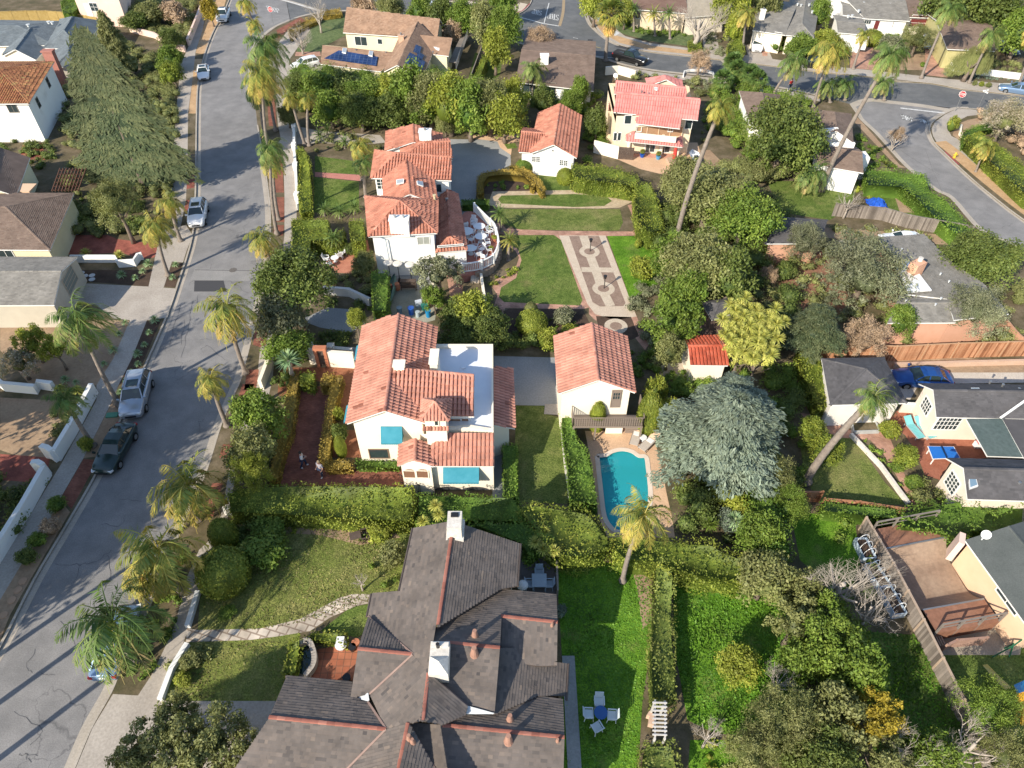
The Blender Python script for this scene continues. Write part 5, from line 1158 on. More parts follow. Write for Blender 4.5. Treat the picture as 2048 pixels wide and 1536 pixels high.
for u,v in((1256,308),(1288,306),(1321,309),(1354,312)):
    c=P(u,v,.12); bb=MB(); bb.cyl(c,.2,2.5,10); bb.obj('porch_column',cream,h.t)
h.opening(1300,292,1.2,1.5,*fr,name='french_door',mx=2,my=1); h.opening(1330,293,1.2,1.5,*fr,name='french_door',mx=2,my=1)
h.skylight([(1309,181,6.9),(1315,182,6.9),(1315,176,7.1),(1309,175,7.1)]); h.vent(1284,184,6.8,.08,.2); h.vent(1298,188,6.7,.08,.2)
def dish(t,u,v,z,r=.4,nm='satellite_dish'):
    c=P(u,v,z); b=MB(); n=14; d=Vector((-.3,-.7,.6)).normalized(); x=d.cross(Vector((0,0,1))).normalized(); y=x.cross(d); vs=[c-d*.1]
    for i in range(n): a=2*math.pi*i/n; vs.append(c+(x*math.cos(a)+y*math.sin(a))*r+d*.05)
    b.add(vs,[(0,i+1,(i+1)%n+1) for i in range(n)]); b.beam(c-d*.1,c-Vector((0,0,.6)),.05,.05); b.beam(c-d*.1,c+d*.35,.03,.03); return b.obj(nm,whitep,t)
dish(h.t,1231,151,4.1,.3)
h=House('shingle_house','pale yellow house with tan shingle roof carrying blue solar panels',(780,120),yell,shTan,'shingle')
R0=P(695,18,4.9);R1=P(880,38,4.9);A=P(686,65,3.0);B=P(876,78,3.0); h.rf([A,B,R1,R0]); Cc=2*R1-B; D=2*R0-A; Cc.z=D.z=3.0; h.rf([Cc,D,R0,R1]); h.cap(R0,R1,.1,True)
o_=Vector((.3,.35,.0)); h.wallpoly([A+Vector((.3,.35,0)),B+Vector((-.3,.35,0)),R1+Vector((-.3,0,-.1)),Cc+Vector((-.3,-.35,0)),D+Vector((.3,-.35,0)),R0+Vector((.3,0,-.1))])
fA=A+Vector((.3,.35,0)); fB=B+Vector((-.3,.35,0))
g0=P(794,130,4.7); g1=P(836,43,4.9); l0=P(768,143,3.0); r0=P(844,157,3.0); r1=P(876,82,3.0); l1=P(800,70,3.0)
h.rf([r0,r1,g1,g0]); h.rf([l1,l0,g0,g1]); h.cap(g0,g1,.1,True); sy=Vector((0,.3,-.08)); h.wallpoly([l0+sy+Vector((.25,0,0)),g0+sy,r0+sy+Vector((-.25,0,0)),r1+Vector((-.3,0,0)),l1+Vector((.3,0,0))])
a=P(641,128,2.6);b_=P(762,143,2.6);t1=P(800,106,3.5);t0=P(645,90,3.5); h.rf([a,b_,t1,t0]); h.wallpoly([a+Vector((.3,.3,0)),b_+Vector((0,.3,0)),t1,t0+Vector((.3,0,0))])
a=P(862,108,3.0);b_=P(897,112,3.0);t1=P(905,76,4.2);t0=P(833,69,4.4); h.rf([a,b_,t1,t0]); h.wallpoly([a+Vector((0,.25,0)),b_+Vector((-.3,.25,0)),t1+Vector((-.3,0,-.05)),t0])
h.done()
h.opening(722,82,1.9,1.25,fA,fB,mx=2,my=1); h.opening(760,83,.7,.7,fA,fB,mx=1,my=1)
h.chimney(802,71,4.6,.8,.6,1.2,M('tan_brick',[(.50,.32,.22),(.58,.39,.28)],3),pots=1)
sol=Mbrick('solar_cells',[(.012,.03,.10),(.016,.04,.13)],(.10,.14,.22),.62,.42,.2,off=0,ms=.02)
sol.node_tree.nodes['Principled BSDF'].inputs['Roughness'].default_value=.15
def panel(t,poly,pl,nm='solar_panel'):
    p=[onp(u,v,pl) for u,v in poly]; n=(p[1]-p[0]).cross(p[2]-p[0]).normalized(); n=n if n.z>0 else -n; p=[q+n*.12 for q in p]; b=MB(); b.add(p+[q-n*.05 for q in p],[(0,1,2,3),(0,4,5,1),(1,5,6,2),(2,6,7,3),(3,7,4,0)]); b.obj(nm,sol,t)
pl=plane_through(P(641,128,2.6),P(762,143,2.6),(3.5-2.6)/((P(722,98,3.5)-P(702,136,2.6)).length),(0,1)); g=P(645,90,3.5); nrm=(P(762,143,2.6)-P(641,128,2.6)).cross(g-P(641,128,2.6)).normalized(); pl=(P(641,128,2.6),nrm)
panel(h.t,[(649,118),(753,133),(756,115),(678,102)],pl)
nrm2=(r0-g0).cross(g1-g0).normalized(); pl=(g0,nrm2)
for q in([(808,126),(826,136),(838,116),(819,106)],[(828,137),(842,146),(850,125),(838,117)],[(832,116),(842,123),(848,112),(836,104)],[(826,104),(838,110),(843,95),(831,90)]): panel(h.t,q,pl)
for q in([(684,106),(692,108),(694,98),(686,96)],[(737,112),(745,114),(747,103),(739,101)]): h.skylight([(u,v,3.35) for u,v in q])
for u,v in((738,25),(768,26),(803,33),(712,101),(772,106),(866,105),(872,78)): h.vent(u,v,4.6 if v<50 else 3.4,.08,.22)
b=MB(); 
b.beam(P(905,125,1.6),P(932,68,1.6),1.2,.12); b.obj('side_deck',gwood,h.t); iron(h.t,[P(912,140,1.6),P(938,66,1.6),P(890,62,1.6)],1.0,'deck_railing',grym,.3)
h=House('shingle_house','white-walled house with plain brown-grey roof and white box chimney by the junction',(1110,190),white,shWd,'shingle')
A=P(1031,164,2.7);B=P(1187,182,2.7);R1=P(1191,112,3.9);R0=P(1043,99,3.9); h.rf([A,B,R1,R0]); Cc=2*R1-B; D=2*R0-A; Cc.z=D.z=2.7
h.rf([Cc,D,R0,R1]); h.cap(R0,R1,.08,True); h.wallpoly([A+Vector((.6,.7,0)),B+Vector((-.3,.7,0)),R1+Vector((-.3,0,-.1)),R0+Vector((.3,0,-.1))]); h.done()
for u,v in((1060,172),(1095,177),(1150,186)): h.opening(u,v,2.2,1.7,A+Vector((.6,.7,0)),B+Vector((-.3,.7,0)),name='patio_door',mx=2,my=1,frame=gwood)
h.chimney(1089,110,4.6,1.1,.8,1.2,white,pots=0)
h=House('shingle_house','sprawling brown shingle house with red ridge tiles and two white stone chimneys',(900,1300),cream,shBr,'shingle',capm=ridgeR)
zR=5.6; rp=P(906,1052,zR); rq=P(846,1441,zR); PW=plane_through(rp,rq,.42,(1,0)); PE=plane_through(rp,rq,.42,(-1,0))
x_=lambda q,pl:[onp(u,v,pl) for u,v in q]
h.rf(x_([(800,1182),(827,1056),(905,1042),(876,1252),(866,1300),(857,1347),(841,1441),(816,1447),(770,1458),(736,1404),(739,1390),(825,1309),(760,1250),(736,1233),(745,1187)],PW)[:0] or x_([(800,1182),(827,1056),(905,1042),(872,1252),(864,1290)],PW))
h.rf(x_([(736,1233),(745,1186),(800,1182),(864,1290),(857,1347),(825,1309)],PW)); h.rf(x_([(739,1388),(825,1309),(857,1347),(841,1441),(817,1447),(772,1458)],PW)); h.rf(x_([(772,1459),(817,1447),(775,1640),(597,1640)],PW))
h.rf(x_([(1033,1172),(1039,1087),(906,1042),(875,1255),(1001,1178)],PE)); h.rf(x_([(935,1413),(858,1347),(841,1441),(886,1449),(931,1430)],PE)); 
n1a=P(1001,1178,3.5);n1b=P(1113,1189,3.5); PN1=plane_through(n1a,n1b,.42,(0,-1)); h.rf(x_([(1113,1189),(1001,1178),(876,1254),(865,1258),(860,1284),(1000,1294),(1003,1233),(1115,1244)],PN1))
z=onp(1060,1238,PN1).z; s1a=onp(1003,1232,PN1); s1b=onp(1115,1244,PN1); PS1=plane_through(s1a,s1b,.30,(0,1)); h.rf(x_([(1000,1294),(1003,1232),(1115,1244),(1111,1324),(1112,1331),(1077,1332),(990,1320)],PS1))
s2a=onp(880,1286,PN1); s2b=onp(1000,1295,PN1); PS2=plane_through(s2a,s2b,.30,(0,1)); h.rf(x_([(860,1285),(1000,1295),(989,1429),(935,1413),(857,1346)],PS2))
ga=P(1134,1328,2.9); gb=P(1131,1392,2.9); PH=plane_through(ga,gb,.36,(-1,0)); h.rf(x_([(1134,1327),(1130,1391),(1075,1392),(989,1430),(1000,1296),(1040,1296),(1078,1331),(1111,1324)],PH))
n2a=P(1075,1392,3.3); n2b=P(1126,1399,3.3); PN2=plane_through(n2a,n2b,.44,(0,-1)); h.rf(x_([(1126,1399),(1075,1391),(989,1428),(931,1430),(886,1449),(1129,1472)],PN2))
s3a=onp(886,1450,PN2); s3b=onp(1129,1474,PN2); PS3=plane_through(s3a,s3b,.34,(0,1)); h.rf(x_([(819,1445),(886,1450),(1129,1474),(1124,1640),(927,1640)],PS3)); h.rf(x_([(819,1449),(775,1640),(927,1640)],PE))
da=onp(824,1308,PW); db=P(716,1297,da.z); PN3=plane_through(db,da,.42,(0,-1)); h.rf(x_([(736,1233),(716,1297),(824,1308)],PN3)); PS4=plane_through(db,da,.42,(0,1)); h.rf(x_([(716,1298),(825,1309),(739,1389),(701,1395)],PS4))
ea=onp(772,1458,PW); eb=P(539,1434,ea.z); PN4=plane_through(eb,ea,.40,(0,-1)); h.rf(x_([(704,1364),(574,1351),(539,1434),(772,1458),(736,1404),(703,1395)],PN4)); PS5=plane_through(eb,ea,.40,(0,1)); h.rf(x_([(539,1435),(772,1459),(597,1640),(400,1640)],PS5)); q=[onp(405,1636,PS5),onp(597,1636,PW),onp(776,1636,PW),onp(926,1636,PE),onp(1120,1636,PS3)]; q=[p+Vector((0,0,-.05)) for p in q]; h.wallpoly(q+[p+Vector((0,.2,0)) for p in q[::-1]])
for a,b_ in((rp,onp(876,1250,PW)),(onp(857,1347,PW),rq),(onp(816,1447,PW),onp(776,1638,PW)),(s1a,s1b),(onp(897,1285,PN1),s2b),(s3a,s3b),(db,da),(eb,ea)): h.cap(a+Vector((0,0,.03)),b_+Vector((0,0,.03)),.10,True)
for q,pl in (([(876,1254),(1001,1178)],PN1),([(736,1233),(825,1308)],PW),([(739,1389),(825,1310)],PW),([(736,1404),(772,1458)],PW),([(858,1347),(935,1413)],PS2),([(886,1449),(931,1430)],PN2),([(989,1430),(1075,1391)],PN2),([(772,1459),(597,1638)],PW),([(819,1449),(926,1638)],PS3)):
    a,b_=x_(q,pl); fl_=MB(); fl_.beam(a+Vector((0,0,.05)),b_+Vector((0,0,.05)),.10,.03); fl_.obj('valley_flashing',M('copper_flashing',[(.26,.17,.14),(.33,.23,.19)],2,.6),h.t)
lead=M('pale_flashing',[(.50,.52,.53),(.58,.60,.60)],3,.5,.1)
b=MB(); b.add([v+Vector((0,0,.09)) for v in x_([(701,1394),(737,1387),(739,1402),(736,1404)],PW)],[(0,1,2,3)]); b.obj('saddle_flashing',lead,h.t); b=MB(); b.add([v+Vector((0,0,.12)) for v in x_([(935,1413),(989,1428),(986,1430),(931,1430)],PS2)],[(0,1,2,3)]); b.obj('saddle_flashing',lead,h.t)
for q in(((827,1056),(800,1182),PW),((745,1187),(736,1233),PW),((1039,1087),(1033,1172),PE),((1134,1327),(1130,1400),PH),((574,1352),(704,1364),PN4)):
    a,b_=onp(*q[0],q[2]),onp(*q[1],q[2]); d=Vector((-.08 if q[0][0]<900 else .08,0,-.05)); gt=MB(); gt.tube([a+d,b_+d],.07,8); gt.obj('gutter',M('dark_gutter',[(.07,.055,.05),(.1,.08,.07)],2,.5),h.t)
hw=[P(u,v,2.7) for u,v in [(810,1175),(835,1070),(905,1060),(1025,1092),(1022,1190),(1103,1200),(1101,1330),(1122,1338),(1118,1636),(430,1636),(555,1440),(600,1375),(715,1380),(720,1310),(745,1250),(755,1198)]]
h.wallpoly(hw); h.done(MATS['dark_gutter'])
stone=M('white_stone',[(.56,.52,.46),(.68,.64,.58)],2,.9,.4,.02,fine=6)
c=P(909,1036,6.6); b=MB(); b.box((c.x,c.y-.1,6.0),(.85,1.2,1.2)); b.box((c.x,c.y-.1,5.35),(1.05,1.45,.35)); o=b.obj('chimney',stone,h.t); o['label']='white stone chimney with dark flue at the ridge end'
b=MB(); b.box((c.x,c.y+.2,6.62),(.45,.3,.12)); x=b.obj('flue',blkm,None); x.data.transform(Matrix.Translation(-parent_loc(h.t))); x.parent=o
c=P(878,1318,6.0); b=MB(); b.box((c.x,c.y+.1,5.35),(1.0,1.7,1.3)); q=Vector((c.x,c.y-.25,6.35)); k=[Vector((c.x-.5,c.y-.8,6.0)),Vector((c.x+.5,c.y-.8,6.0)),Vector((c.x+.5,c.y+.15,6.0)),Vector((c.x-.5,c.y+.15,6.0))]
b.add(k+[q],[(0,1,4),(1,2,4),(2,3,4),(3,0,4)]); b.box((c.x,c.y+.75,6.04),(.9,.25,.1)); o=b.obj('chimney',stone,h.t); o['label']='low white stone chimney with pyramid cap in the roof middle'
b=MB(); b.cyl((c.x-.1,c.y+.65,6.0),.1,.35,10); x=b.obj('flue',blkm,None); x.data.transform(Matrix.Translation(-parent_loc(h.t))); x.parent=o
tv=M('terracotta_vent',[(.30,.165,.12),(.37,.21,.155)],3,.9)
for u,v,pl,s in((950,1272,PN1,1),(949,1308,PS2,1.15),(1020,1440,PN2,1),(1017,1482,PS3,1.15),(1104,1252,PS1,.55),(1115,1483,PS3,.55),(819,1478,PE,.8),(826,1485,PE,.7)):
    p=onp(u,v,pl); s*=.75; b=MB(); b.cyl(p-Vector((0,0,.1)),.32*s,.22*s,12,r2=.26*s); b.cyl(p+Vector((0,0,.1*s)),.25*s,.75*s,12,r2=.15*s); b.obj('conical_vent',tv,h.t)
t=place('paved_strip',1140,1470,.12,'narrow grey slab path with brick bands beside the brown house','path'); 
part(t,'slabs',concd,lambda b:b.box((.15,0,.03),(.75,9,.06)))
fence([(1041,1117),(1112,1122),(1114,1195)],1.0,gwood,'low brown timber railing around the shaded deck of the brown house',name='deck_railing',cat='railing',rail=True,board=.17,step=1.6)
h=House('hip_garage','square charcoal hip-roofed garage beside the redwood fence',(1730,812),M('white_garage_wall',[(.68,.63,.57),(.74,.7,.64)],1),shDk,'shingle')
W=h.wing((1660,810),(1814,806),(1643,717),2.9,C_=(1768,715),rise=1.25,axis='x',hip0=True,hip1=True,hipf=1.1); h.done()
cs=M('pinkish_cream_wall',[(.66,.56,.47),(.73,.63,.54)],.8,.9,.1)
h=House('charcoal_house','low charcoal-roofed house wrapping the red patio with the blue table',(1960,880),cs,shDk,'shingle')
W=h.wing((1873,834),(2250,842),(1837,767),3.0,C_=(2200,772),rise=1.1,axis='x',hip0=True); W2=h.wing((1935,998),(2300,1010),(1892,916),3.0,C_=(2250,926),rise=1.1,axis='x',hip0=True)
gmem=M('green_membrane',[(.075,.105,.10),(.10,.13,.125)],.5,.9,.15,fine=4)
h.rf([P(1975,912,2.75),P(2090,916,2.75),P(2010,837,3.0),P(1933,838,3.0)],'plain',gmem); h.rf([P(2048,916,2.8),P(2300,925,2.8),P(2200,842,2.9),P(2005,838,3.02)],'shingle')
h.done()
fr=(W['a'],W['b']); h.opening(1895,846,1.7,1.35,*fr,name='window',mx=6,my=3,out=.06); h.opening(1853,812,1.1,1.1,W['a'],W['d'],mx=4,my=3,out=.06); h.opening(1905,966,1.2,1.3,W2['a'],W2['d'],mx=4,my=4,out=.06)
b=MB(); p=P(2001,836,3.25); b.beam(p,P(2052,800,4.0),.16,.08); b.obj('white_roof_trim',trimw,h.t)
for q in([(1880,795),(1893,797),(1896,790),(1882,788)],[(1938,980),(1955,974),(1948,945+3),(1935,945)]): h.skylight([(u,v,3.6) for u,v in q][:4],mat=Mglass('blue_skylight',(.20,.30,.38)))
h.skylight([(1945,787,3.9),(1962,787,3.9),(1957,778,3.7),(1941,778,3.7)])
for u,v in((1930,783),(1980,765),(2005,771),(1935,794),(1980,800),(2038,967),(2037,779)): h.vent(u,v,3.6,.07,.2)
wallline([(1797,824),(1840,826)],1.0,.12,cs,'cream balustraded wall closing the red patio',name='patio_wall',cat='wall',cap=whitep)
h=House('shingle_house','coral-walled house with worn grey roof, white roof panel and fat coral chimney',(1850,640),coral,shGr,'shingle')
W=h.wing((1775,646),(1912,645),(1800,588),3.0,C_=(1896,588),rise=.6,axis='x'); 
h.rf([P(u,v,3.45) for u,v in [(1758,474),(1848,468),(1905,526),(1968,568),(2018,628),(1908,640),(1896,598),(1812,588),(1786,522)]][::-1]); h.rf([P(1788,524,3.75),P(1818,520,3.75),P(1864,580,3.75),P(1816,584,3.75)],'plain',whitep); h.rf([P(1672,497,2.6),P(1705,500,2.6),P(1712,482,3.),P(1680,480,3.)])
h.wallpoly([P(u,v,2.9) for u,v in [(1780,640),(1905,640),(2005,630),(1950,570),(1900,530),(1845,480),(1765,484),(1790,530),(1800,590)]]); h.done()
h.box('chimney',1838,524,4.8,(1.2,.85,1.6),M('coral_chimney',[(.60,.33,.21),(.66,.38,.26)],1),.5); b=MB(); b.cyl(P(1840,521,4.8),.22,.3,12); b.obj('chimney_pot',stone,h.t)
for u,v in((1803,499),(1881,548),(1812,601),(1882,597),(1871,609),(1898,563)): h.vent(u,v,3.7,.06,.15,lead)
h=House('small_house','small coral cottage with dark grey hipped roof half hidden by a pale tree',(1590,480),coral,shDk,'shingle'); h.wing((1530,487),(1640,487),(1562,434),2.6,C_=(1655,440),rise=.8,axis='x',hip0=True,hip1=True); h.done()
h=House('garden_shed','red tile roofed garden shed beyond the yellow dracaenas',(1410,725),cream,tileR,'tile',cat='shed'); h.wing((1382,730),(1456,731),(1365,675),2.3,C_=(1446,672),rise=.55,axis='x',over=.2); h.done()
h=House('garden_shed','small dark slate hip-roofed shed with brown boarded wall in the thicket',(1430,650),M('brown_boarding',[(.15,.10,.09),(.20,.14,.12)],2),shDk,'shingle',cat='shed'); h.wing((1424,640),(1480,622),(1402,604),2.8,C_=(1456,596),rise=.55,axis='x',hip0=True,hip1=True,over=.1); h.done()
h=House('shingle_house','grey-brown hip roofed white house split by a tall leaning palm',(1680,340),white,shWd,'shingle')
W=h.wing((1634,330),(1727,346),(1628,282),3.0,C_=(1712,294),rise=.9,axis='x',hip1=False,hip0=False); W2=h.wing((1632,268),(1707,286),(1623,218),3.2,C_=(1703,228),rise=.9,axis='y',hip0=False,hip1=True)
W3=h.wing((1500,245),(1560,250),(1478,182),3.0,C_=(1560,190),rise=.9,axis='y',hip0=True,hip1=True); h.done()
b=MB(); b.beam(P(1632,292,3.7),P(1708,291,3.7),.3,.7); b.obj('clerestory',white,h.t); b=MB(); b.beam(P(1637,262,4.0),P(1675,258,4.0),.3,.35); b.obj('clerestory',white,h.t)
b=MB(); p=P(1672,362,.1); b.box((p.x+.6,p.y+1.2,1.4),(5.2,1.6,2.8)); b.obj('gable_wall',white,h.t)
def ne(label,A,B,R1,R0,ze,zr,wm,rm,name='shingle_house',front=None,ga=.3):
    h=House(name,label,((A[0]+B[0])/2,(A[1]+B[1])/2+12),wm,rm,'shingle'); A=P(*A,ze);B=P(*B,ze);R1=P(*R1,zr);R0=P(*R0,zr); h.rf([A,B,R1,R0]); Cc=2*R1-B; D=2*R0-A; Cc.z=D.z=ze; h.rf([Cc,D,R0,R1]); h.cap(R0,R1,.08,True)
    h.wallpoly([A+Vector((ga,.4,0)),B+Vector((-ga,.4,0)),R1+Vector((-ga,0,-.1)),Cc+Vector((-ga,-.4,0)),D+Vector((ga,-.4,0)),R0+Vector((ga,0,-.1))]); return h,A+Vector((0,.4,0)),B+Vector((0,.4,0))
h,p,q=ne('tan house with dark brown roof behind tall banana plants',(1264,18),(1375,27),(1372,-8),(1264,-12),3.2,4.2,M('tan_stucco',[(.58,.47,.34),(.64,.53,.39)],1),M('deep_brown_roof',[(.15,.09,.07),(.2,.13,.1)],.8)); h.done()
h.opening(1272,29,1.4,1.1,p,q,mx=2,my=1); h.opening(1360,34,.8,1.2,p,q,mx=1,my=2)
h,p,q=ne('pale shake-roofed house behind the large leafless tree',(1370,35),(1455,28),(1462,-30),(1372,-22),3.0,4.4,cream,M('pale_shakes',[(.33,.29,.23),(.42,.37,.29)],1)); h.done()
h,p,q=ne('grey-roofed ranch house with white chimney left of the double garage',(1505,60),(1570,70),(1588,24),(1512,16),3.0,3.9,cream,shGr); h.wing((1570,70),(1628,75),(1582,-20),3.0,C_=(1640,5),rise=.9,axis='y',hip0=True); h.done(); h.chimney(1527,20,4.8,.7,.6,1.5,white,pots=1); h.opening(1593,80,1.4,.9,p,q,mx=2,my=1); h.opening(1556,70,1.0,.7,p,q,mx=2,my=1)
for u,v in((1595,10),(1618,11),(1624,25),(1602,12)): h.vent(u,v,3.8,.12,.3,lead)
h,p,q=ne('white ranch house with grey roof and closed white double garage door',(1730,37),(1820,42),(1812,2),(1690,-4),3.0,4.0,white,shGr); W=h.wing((1676,65),(1732,70),(1666,30),2.9,C_=(1724,36),rise=.4,axis='x'); h.wing((1686,30),(1732,37),(1680,2),3.0,C_=(1726,2),rise=.5,axis='x'); h.done()
h.opening(1708,84,3.7,1.9,W['a'],W['b'],name='garage_door',mx=1,my=4,frame=trimw,pane=whitep); h.opening(1789,50,.6,.9,p,q,mx=1,my=1); h.opening(1753,50,.7,1.3,p,q,name='front_door',mx=1,my=1,pane=Mplain('maroon_paint',(.15,.03,.03),.5)); h.opening(1733,44,1.3,.5,p,q,mx=4,my=1)
for u,v in((1717,23),(1727,7),(1779,9),(1696,34),(1704,33)): h.vent(u,v,3.6,.15,.3,lead)
h,p,q=ne('brown-roofed house with dark red garage and square roof window',(1812,34),(1872,36),(1858,-10),(1796,-8),3.0,4.0,cream,shWd); h.done(); h.opening(1838,42,2.6,1.7,p,q,name='garage_door',mx=1,my=3,pane=MATS['maroon_paint']); h.skylight([(1834,23,3.5),(1845,24,3.5),(1847,17,3.7),(1836,16,3.7)],mat=glass)
h,p,q=ne('brown-shadowed house with yellow-green siding, barred windows and white roof pergola',(1895,98),(1990,102),(1985,52),(1872,40),3.0,4.1,M('olive_yellow_siding',[(.42,.38,.17),(.48,.44,.22)],2),shWd); h.done()
for u,v in((1867,58),(1876,66),(1884,74)): h.opening(u,v,.5,1.0,p,P(1872,45,3),mx=1,my=1,frame=Mplain('grey_shutter',(.3,.32,.28)),pane=glass)
b=MB()
for i in range(9): b.beam(P(1890+i*9.5,20,3.6),P(1896+i*9.5,42,3.6),.14,.14)
b.obj('roof_pergola',whitep,h.t)
h=House('hip_house','blue-grey hip-roofed house with red brick chimney at upper left',(100,110),cream,shBl,'shingle')
W=h.wing((88,96),(165,99),(120,38),3.2,C_=(205,42),rise=1.5,axis='y',hip0=True,hip1=True); W2=h.wing((-140,95),(110,90),(-100,38),3.2,C_=(130,42),rise=1.0,axis='x',hip0=True); W3=h.wing((4,112),(72,120),(30,70),2.9,C_=(110,75),rise=1.2,axis='y'); W4=h.wing((112,136),(160,128),(104,96),2.8,C_=(190,100),rise=.9,axis='y',hip0=True); h.done()
b=MB(); c=P(96,103,5.4); b.box((c.x,c.y,3.0),(1.4,.8,4.9)); b.box((c.x,c.y,5.5),(1.6,1.0,.2)); b.obj('chimney',M('red_brick_chimney',[(.34,.14,.11),(.42,.19,.15)],4,.9,.3),h.t)
for u,v in((57,52),(98,46),(105,47)): h.vent(u,v,4.2,.2,.3,lead)
h=House('tiled_house','white Spanish house with mossy red-yellow tiles and an arched porch wall',(30,260),white,tileO,'tile')
W=h.wing((-70,208),(58,207),(-60,125),5.2,C_=(108,124),rise=1.6,axis='x',hip0=True,hipf=1.2); h.done(); h.opening(25,216,1.1,1.0,W['a'],W['b'],mx=2,my=1,frame=gwood); h.opening(76,205,.8,1.1,W['b'],W['c'],mx=1,my=2,frame=gwood); h.opening(96,165,.8,1.1,W['b'],W['c'],mx=1,my=2,frame=gwood)
p=P(50,285,.1); q=P(108,255,.1)
b=MB(); y=W['a'].y; n=10; xs=[p.x+(P(110,255,0).x-p.x)*i/24 for i in range(25)]
x0=p.x; x1=P(112,257,0).x; yy=P(80,283,0).y+1.0; cx_=x0+(x1-x0)*.62; ra=1.15
cols=24
for i in range(cols):
    a=x0+(x1-x0)*i/cols; c_=x0+(x1-x0)*(i+1)/cols; m_=(a+c_)/2; zt_=3.6-1.6*((m_-x0)/(x1-x0))**2; zb_=0
    if abs(m_-cx_)<ra: zb_=1.2+math.sqrt(ra*ra-(m_-cx_)**2)
    if zb_<zt_-.1: b.box((m_,yy,(zb_+zt_)/2),(c_-a+.002,.35,zt_-zb_))
b.obj('arched_porch_wall',white,h.t)
h=House('hip_house','wide brown hip-roofed house beside the red driveway on the left',(60,500),yell,shWd,'shingle')
W=h.wing((-150,498),(100,500),(-130,386),3.1,C_=(148,386),rise=1.5,axis='x',hip0=True,hip1=True,hipf=.9); W2=h.wing((-60,395),(32,392),(-40,314),3.0,C_=(60,315),rise=1.2,axis='y',hip1=False,hip0=False); h.done()
h.box('flat_porch_roof',48,375,2.9,(1.9,1.7,.15),peach); h.opening(12,508,1.4,1.0,W['a'],W['b'],mx=2,my=1)
h=House('garage_house','grey-roofed garage with olive wall and door opening to the concrete drive',(60,600),M('grey_olive_wall',[(.44,.40,.33),(.50,.46,.38)],1),shGr,'shingle')
W=h.wing((-200,612),(108,610),(-180,513),2.8,C_=(155,514),rise=1.0,axis='x',over=.15); h.done()
h.opening(140,560,2.6,1.6,W['b'],W['c'],name='garage_door',mx=1,my=4,frame=M('tan_wood_frame',[(.42,.34,.26),(.5,.42,.33)],2),pane=Mplain('grey_green_door',(.20,.22,.20),.6))
h=House('pink_house','pink house with pale grey roof at the top edge of the street',(190,26),pinkw,shBl,'shingle')
W=h.wing((140,-12),(238,-8),(150,-60),5.0,C_=(245,-60),rise=1.0,axis='x'); W2=h.wing((155,5),(182,5),(152,-8),3.0,C_=(178,-8),rise=.3,axis='x'); h.done(); h.opening(188,14,1.3,1.2,W['a'],W['b'],mx=2,my=2); h.opening(177,20,.9,1.8,W['a'],W['b'],name='front_door',mx=1,my=1,pane=whitep)
h=House('flat_eaved_house','peach-walled house with dark green-grey roof and a white dish at lower right',(1960,1200),peach,M('dark_green_roof',[(.075,.085,.082),(.10,.11,.107)],.8,.95,.3,fine=14),'plain')
A=P(2060,1260,3.0);D=P(1930,1080,3.0);R1=P(2140,1200,4.0);R0=P(2018,1052,4.0); h.rf([A,R1,R0,D]); h.rf([R1,P(2260,1160,3.0),P(2120,1020,3.0),R0]); h.cap(R1,R0,.1,True)
h.wallpoly([A+Vector((.3,0,-.05)),P(2260,1200,3.0),P(2120,1040,3.0),D+Vector((.3,-.1,-.05))]); h.done(); dish(h.t,1972,1069,3.9,.3); h.opening(2014,1202,1.7,.35,D+Vector((.3,-.1,0)),A+Vector((.3,0,0)),mx=2,my=1)
h.box('chimney_stub',1925,1076,3.0,(.35,.9,2.0),pinkw,-.5)
tyre=Mplain('tyre_rubber',(.02,.02,.02),.9,.1); rim=Mplain('alloy_rim',(.45,.46,.47),.3,.5,.8)
cgl=Mglass('car_glass',(.02,.035,.035)); lampw=Mplain('headlamp',(.75,.77,.78),.1,.8); lampr=Mplain('tail_lamp',(.35,.02,.02),.2,.6); chrome=Mplain('chrome',(.6,.6,.62),.15,.5,.9)
def paint(name,col,metal=.15):
    if name in MATS: return MATS[name]
    m,b=newmat(name,.28,.5,metal); b.inputs['Base Color'].default_value=c4(col); b.inputs['Coat Weight'].default_value=.7; b.inputs['Coat Roughness'].default_value=.06; return m
CARS={
 'suv':dict(L=4.7,W=1.9,st=[(2.35,.35,.62,.62),(2.22,.28,.80,.80),(1.9,.24,.95,.90),(1.35,.24,1.02,.94),(.95,.24,1.06,.95),(-.4,.24,1.08,.95),(-1.6,.24,1.10,.94),(-2.05,.26,1.08,.91),(-2.28,.34,.98,.84),(-2.35,.42,.80,.78)],cab=[(1.05,1.04,.82),(.35,1.56,.66),(.0,1.64,.66),(-1.35,1.66,.65),(-1.95,1.55,.63),(-2.22,1.08,.80)],wb=1.38),
 'sedan':dict(L=4.7,W=1.84,st=[(2.35,.35,.55,.60),(2.2,.26,.68,.78),(1.8,.22,.80,.88),(1.2,.22,.88,.91),(.8,.22,.92,.92),(-.5,.22,.94,.92),(-1.5,.22,.96,.91),(-2.0,.24,.95,.87),(-2.28,.32,.88,.78),(-2.35,.42,.75,.72)],cab=[(1.0,.90,.80),(.25,1.32,.60),(-.1,1.42,.60),(-.8,1.42,.58),(-1.3,1.30,.58),(-1.95,.95,.74)],wb=1.38),
 'pickup':dict(L=5.6,W=1.98,st=[(2.8,.42,.72,.74),(2.7,.34,.95,.90),(2.3,.32,1.08,.96),(1.6,.32,1.12,.98),(1.25,.32,1.14,.99),(-.3,.32,1.16,.99),(-.75,.32,1.16,.99),(-2.6,.34,1.14,.97),(-2.8,.42,1.0,.92)],cab=[(1.35,1.12,.86),(.75,1.74,.70),(.4,1.84,.70),(-.3,1.84,.70),(-.65,1.74,.70),(-.75,1.14,.86)],wb=1.75)}
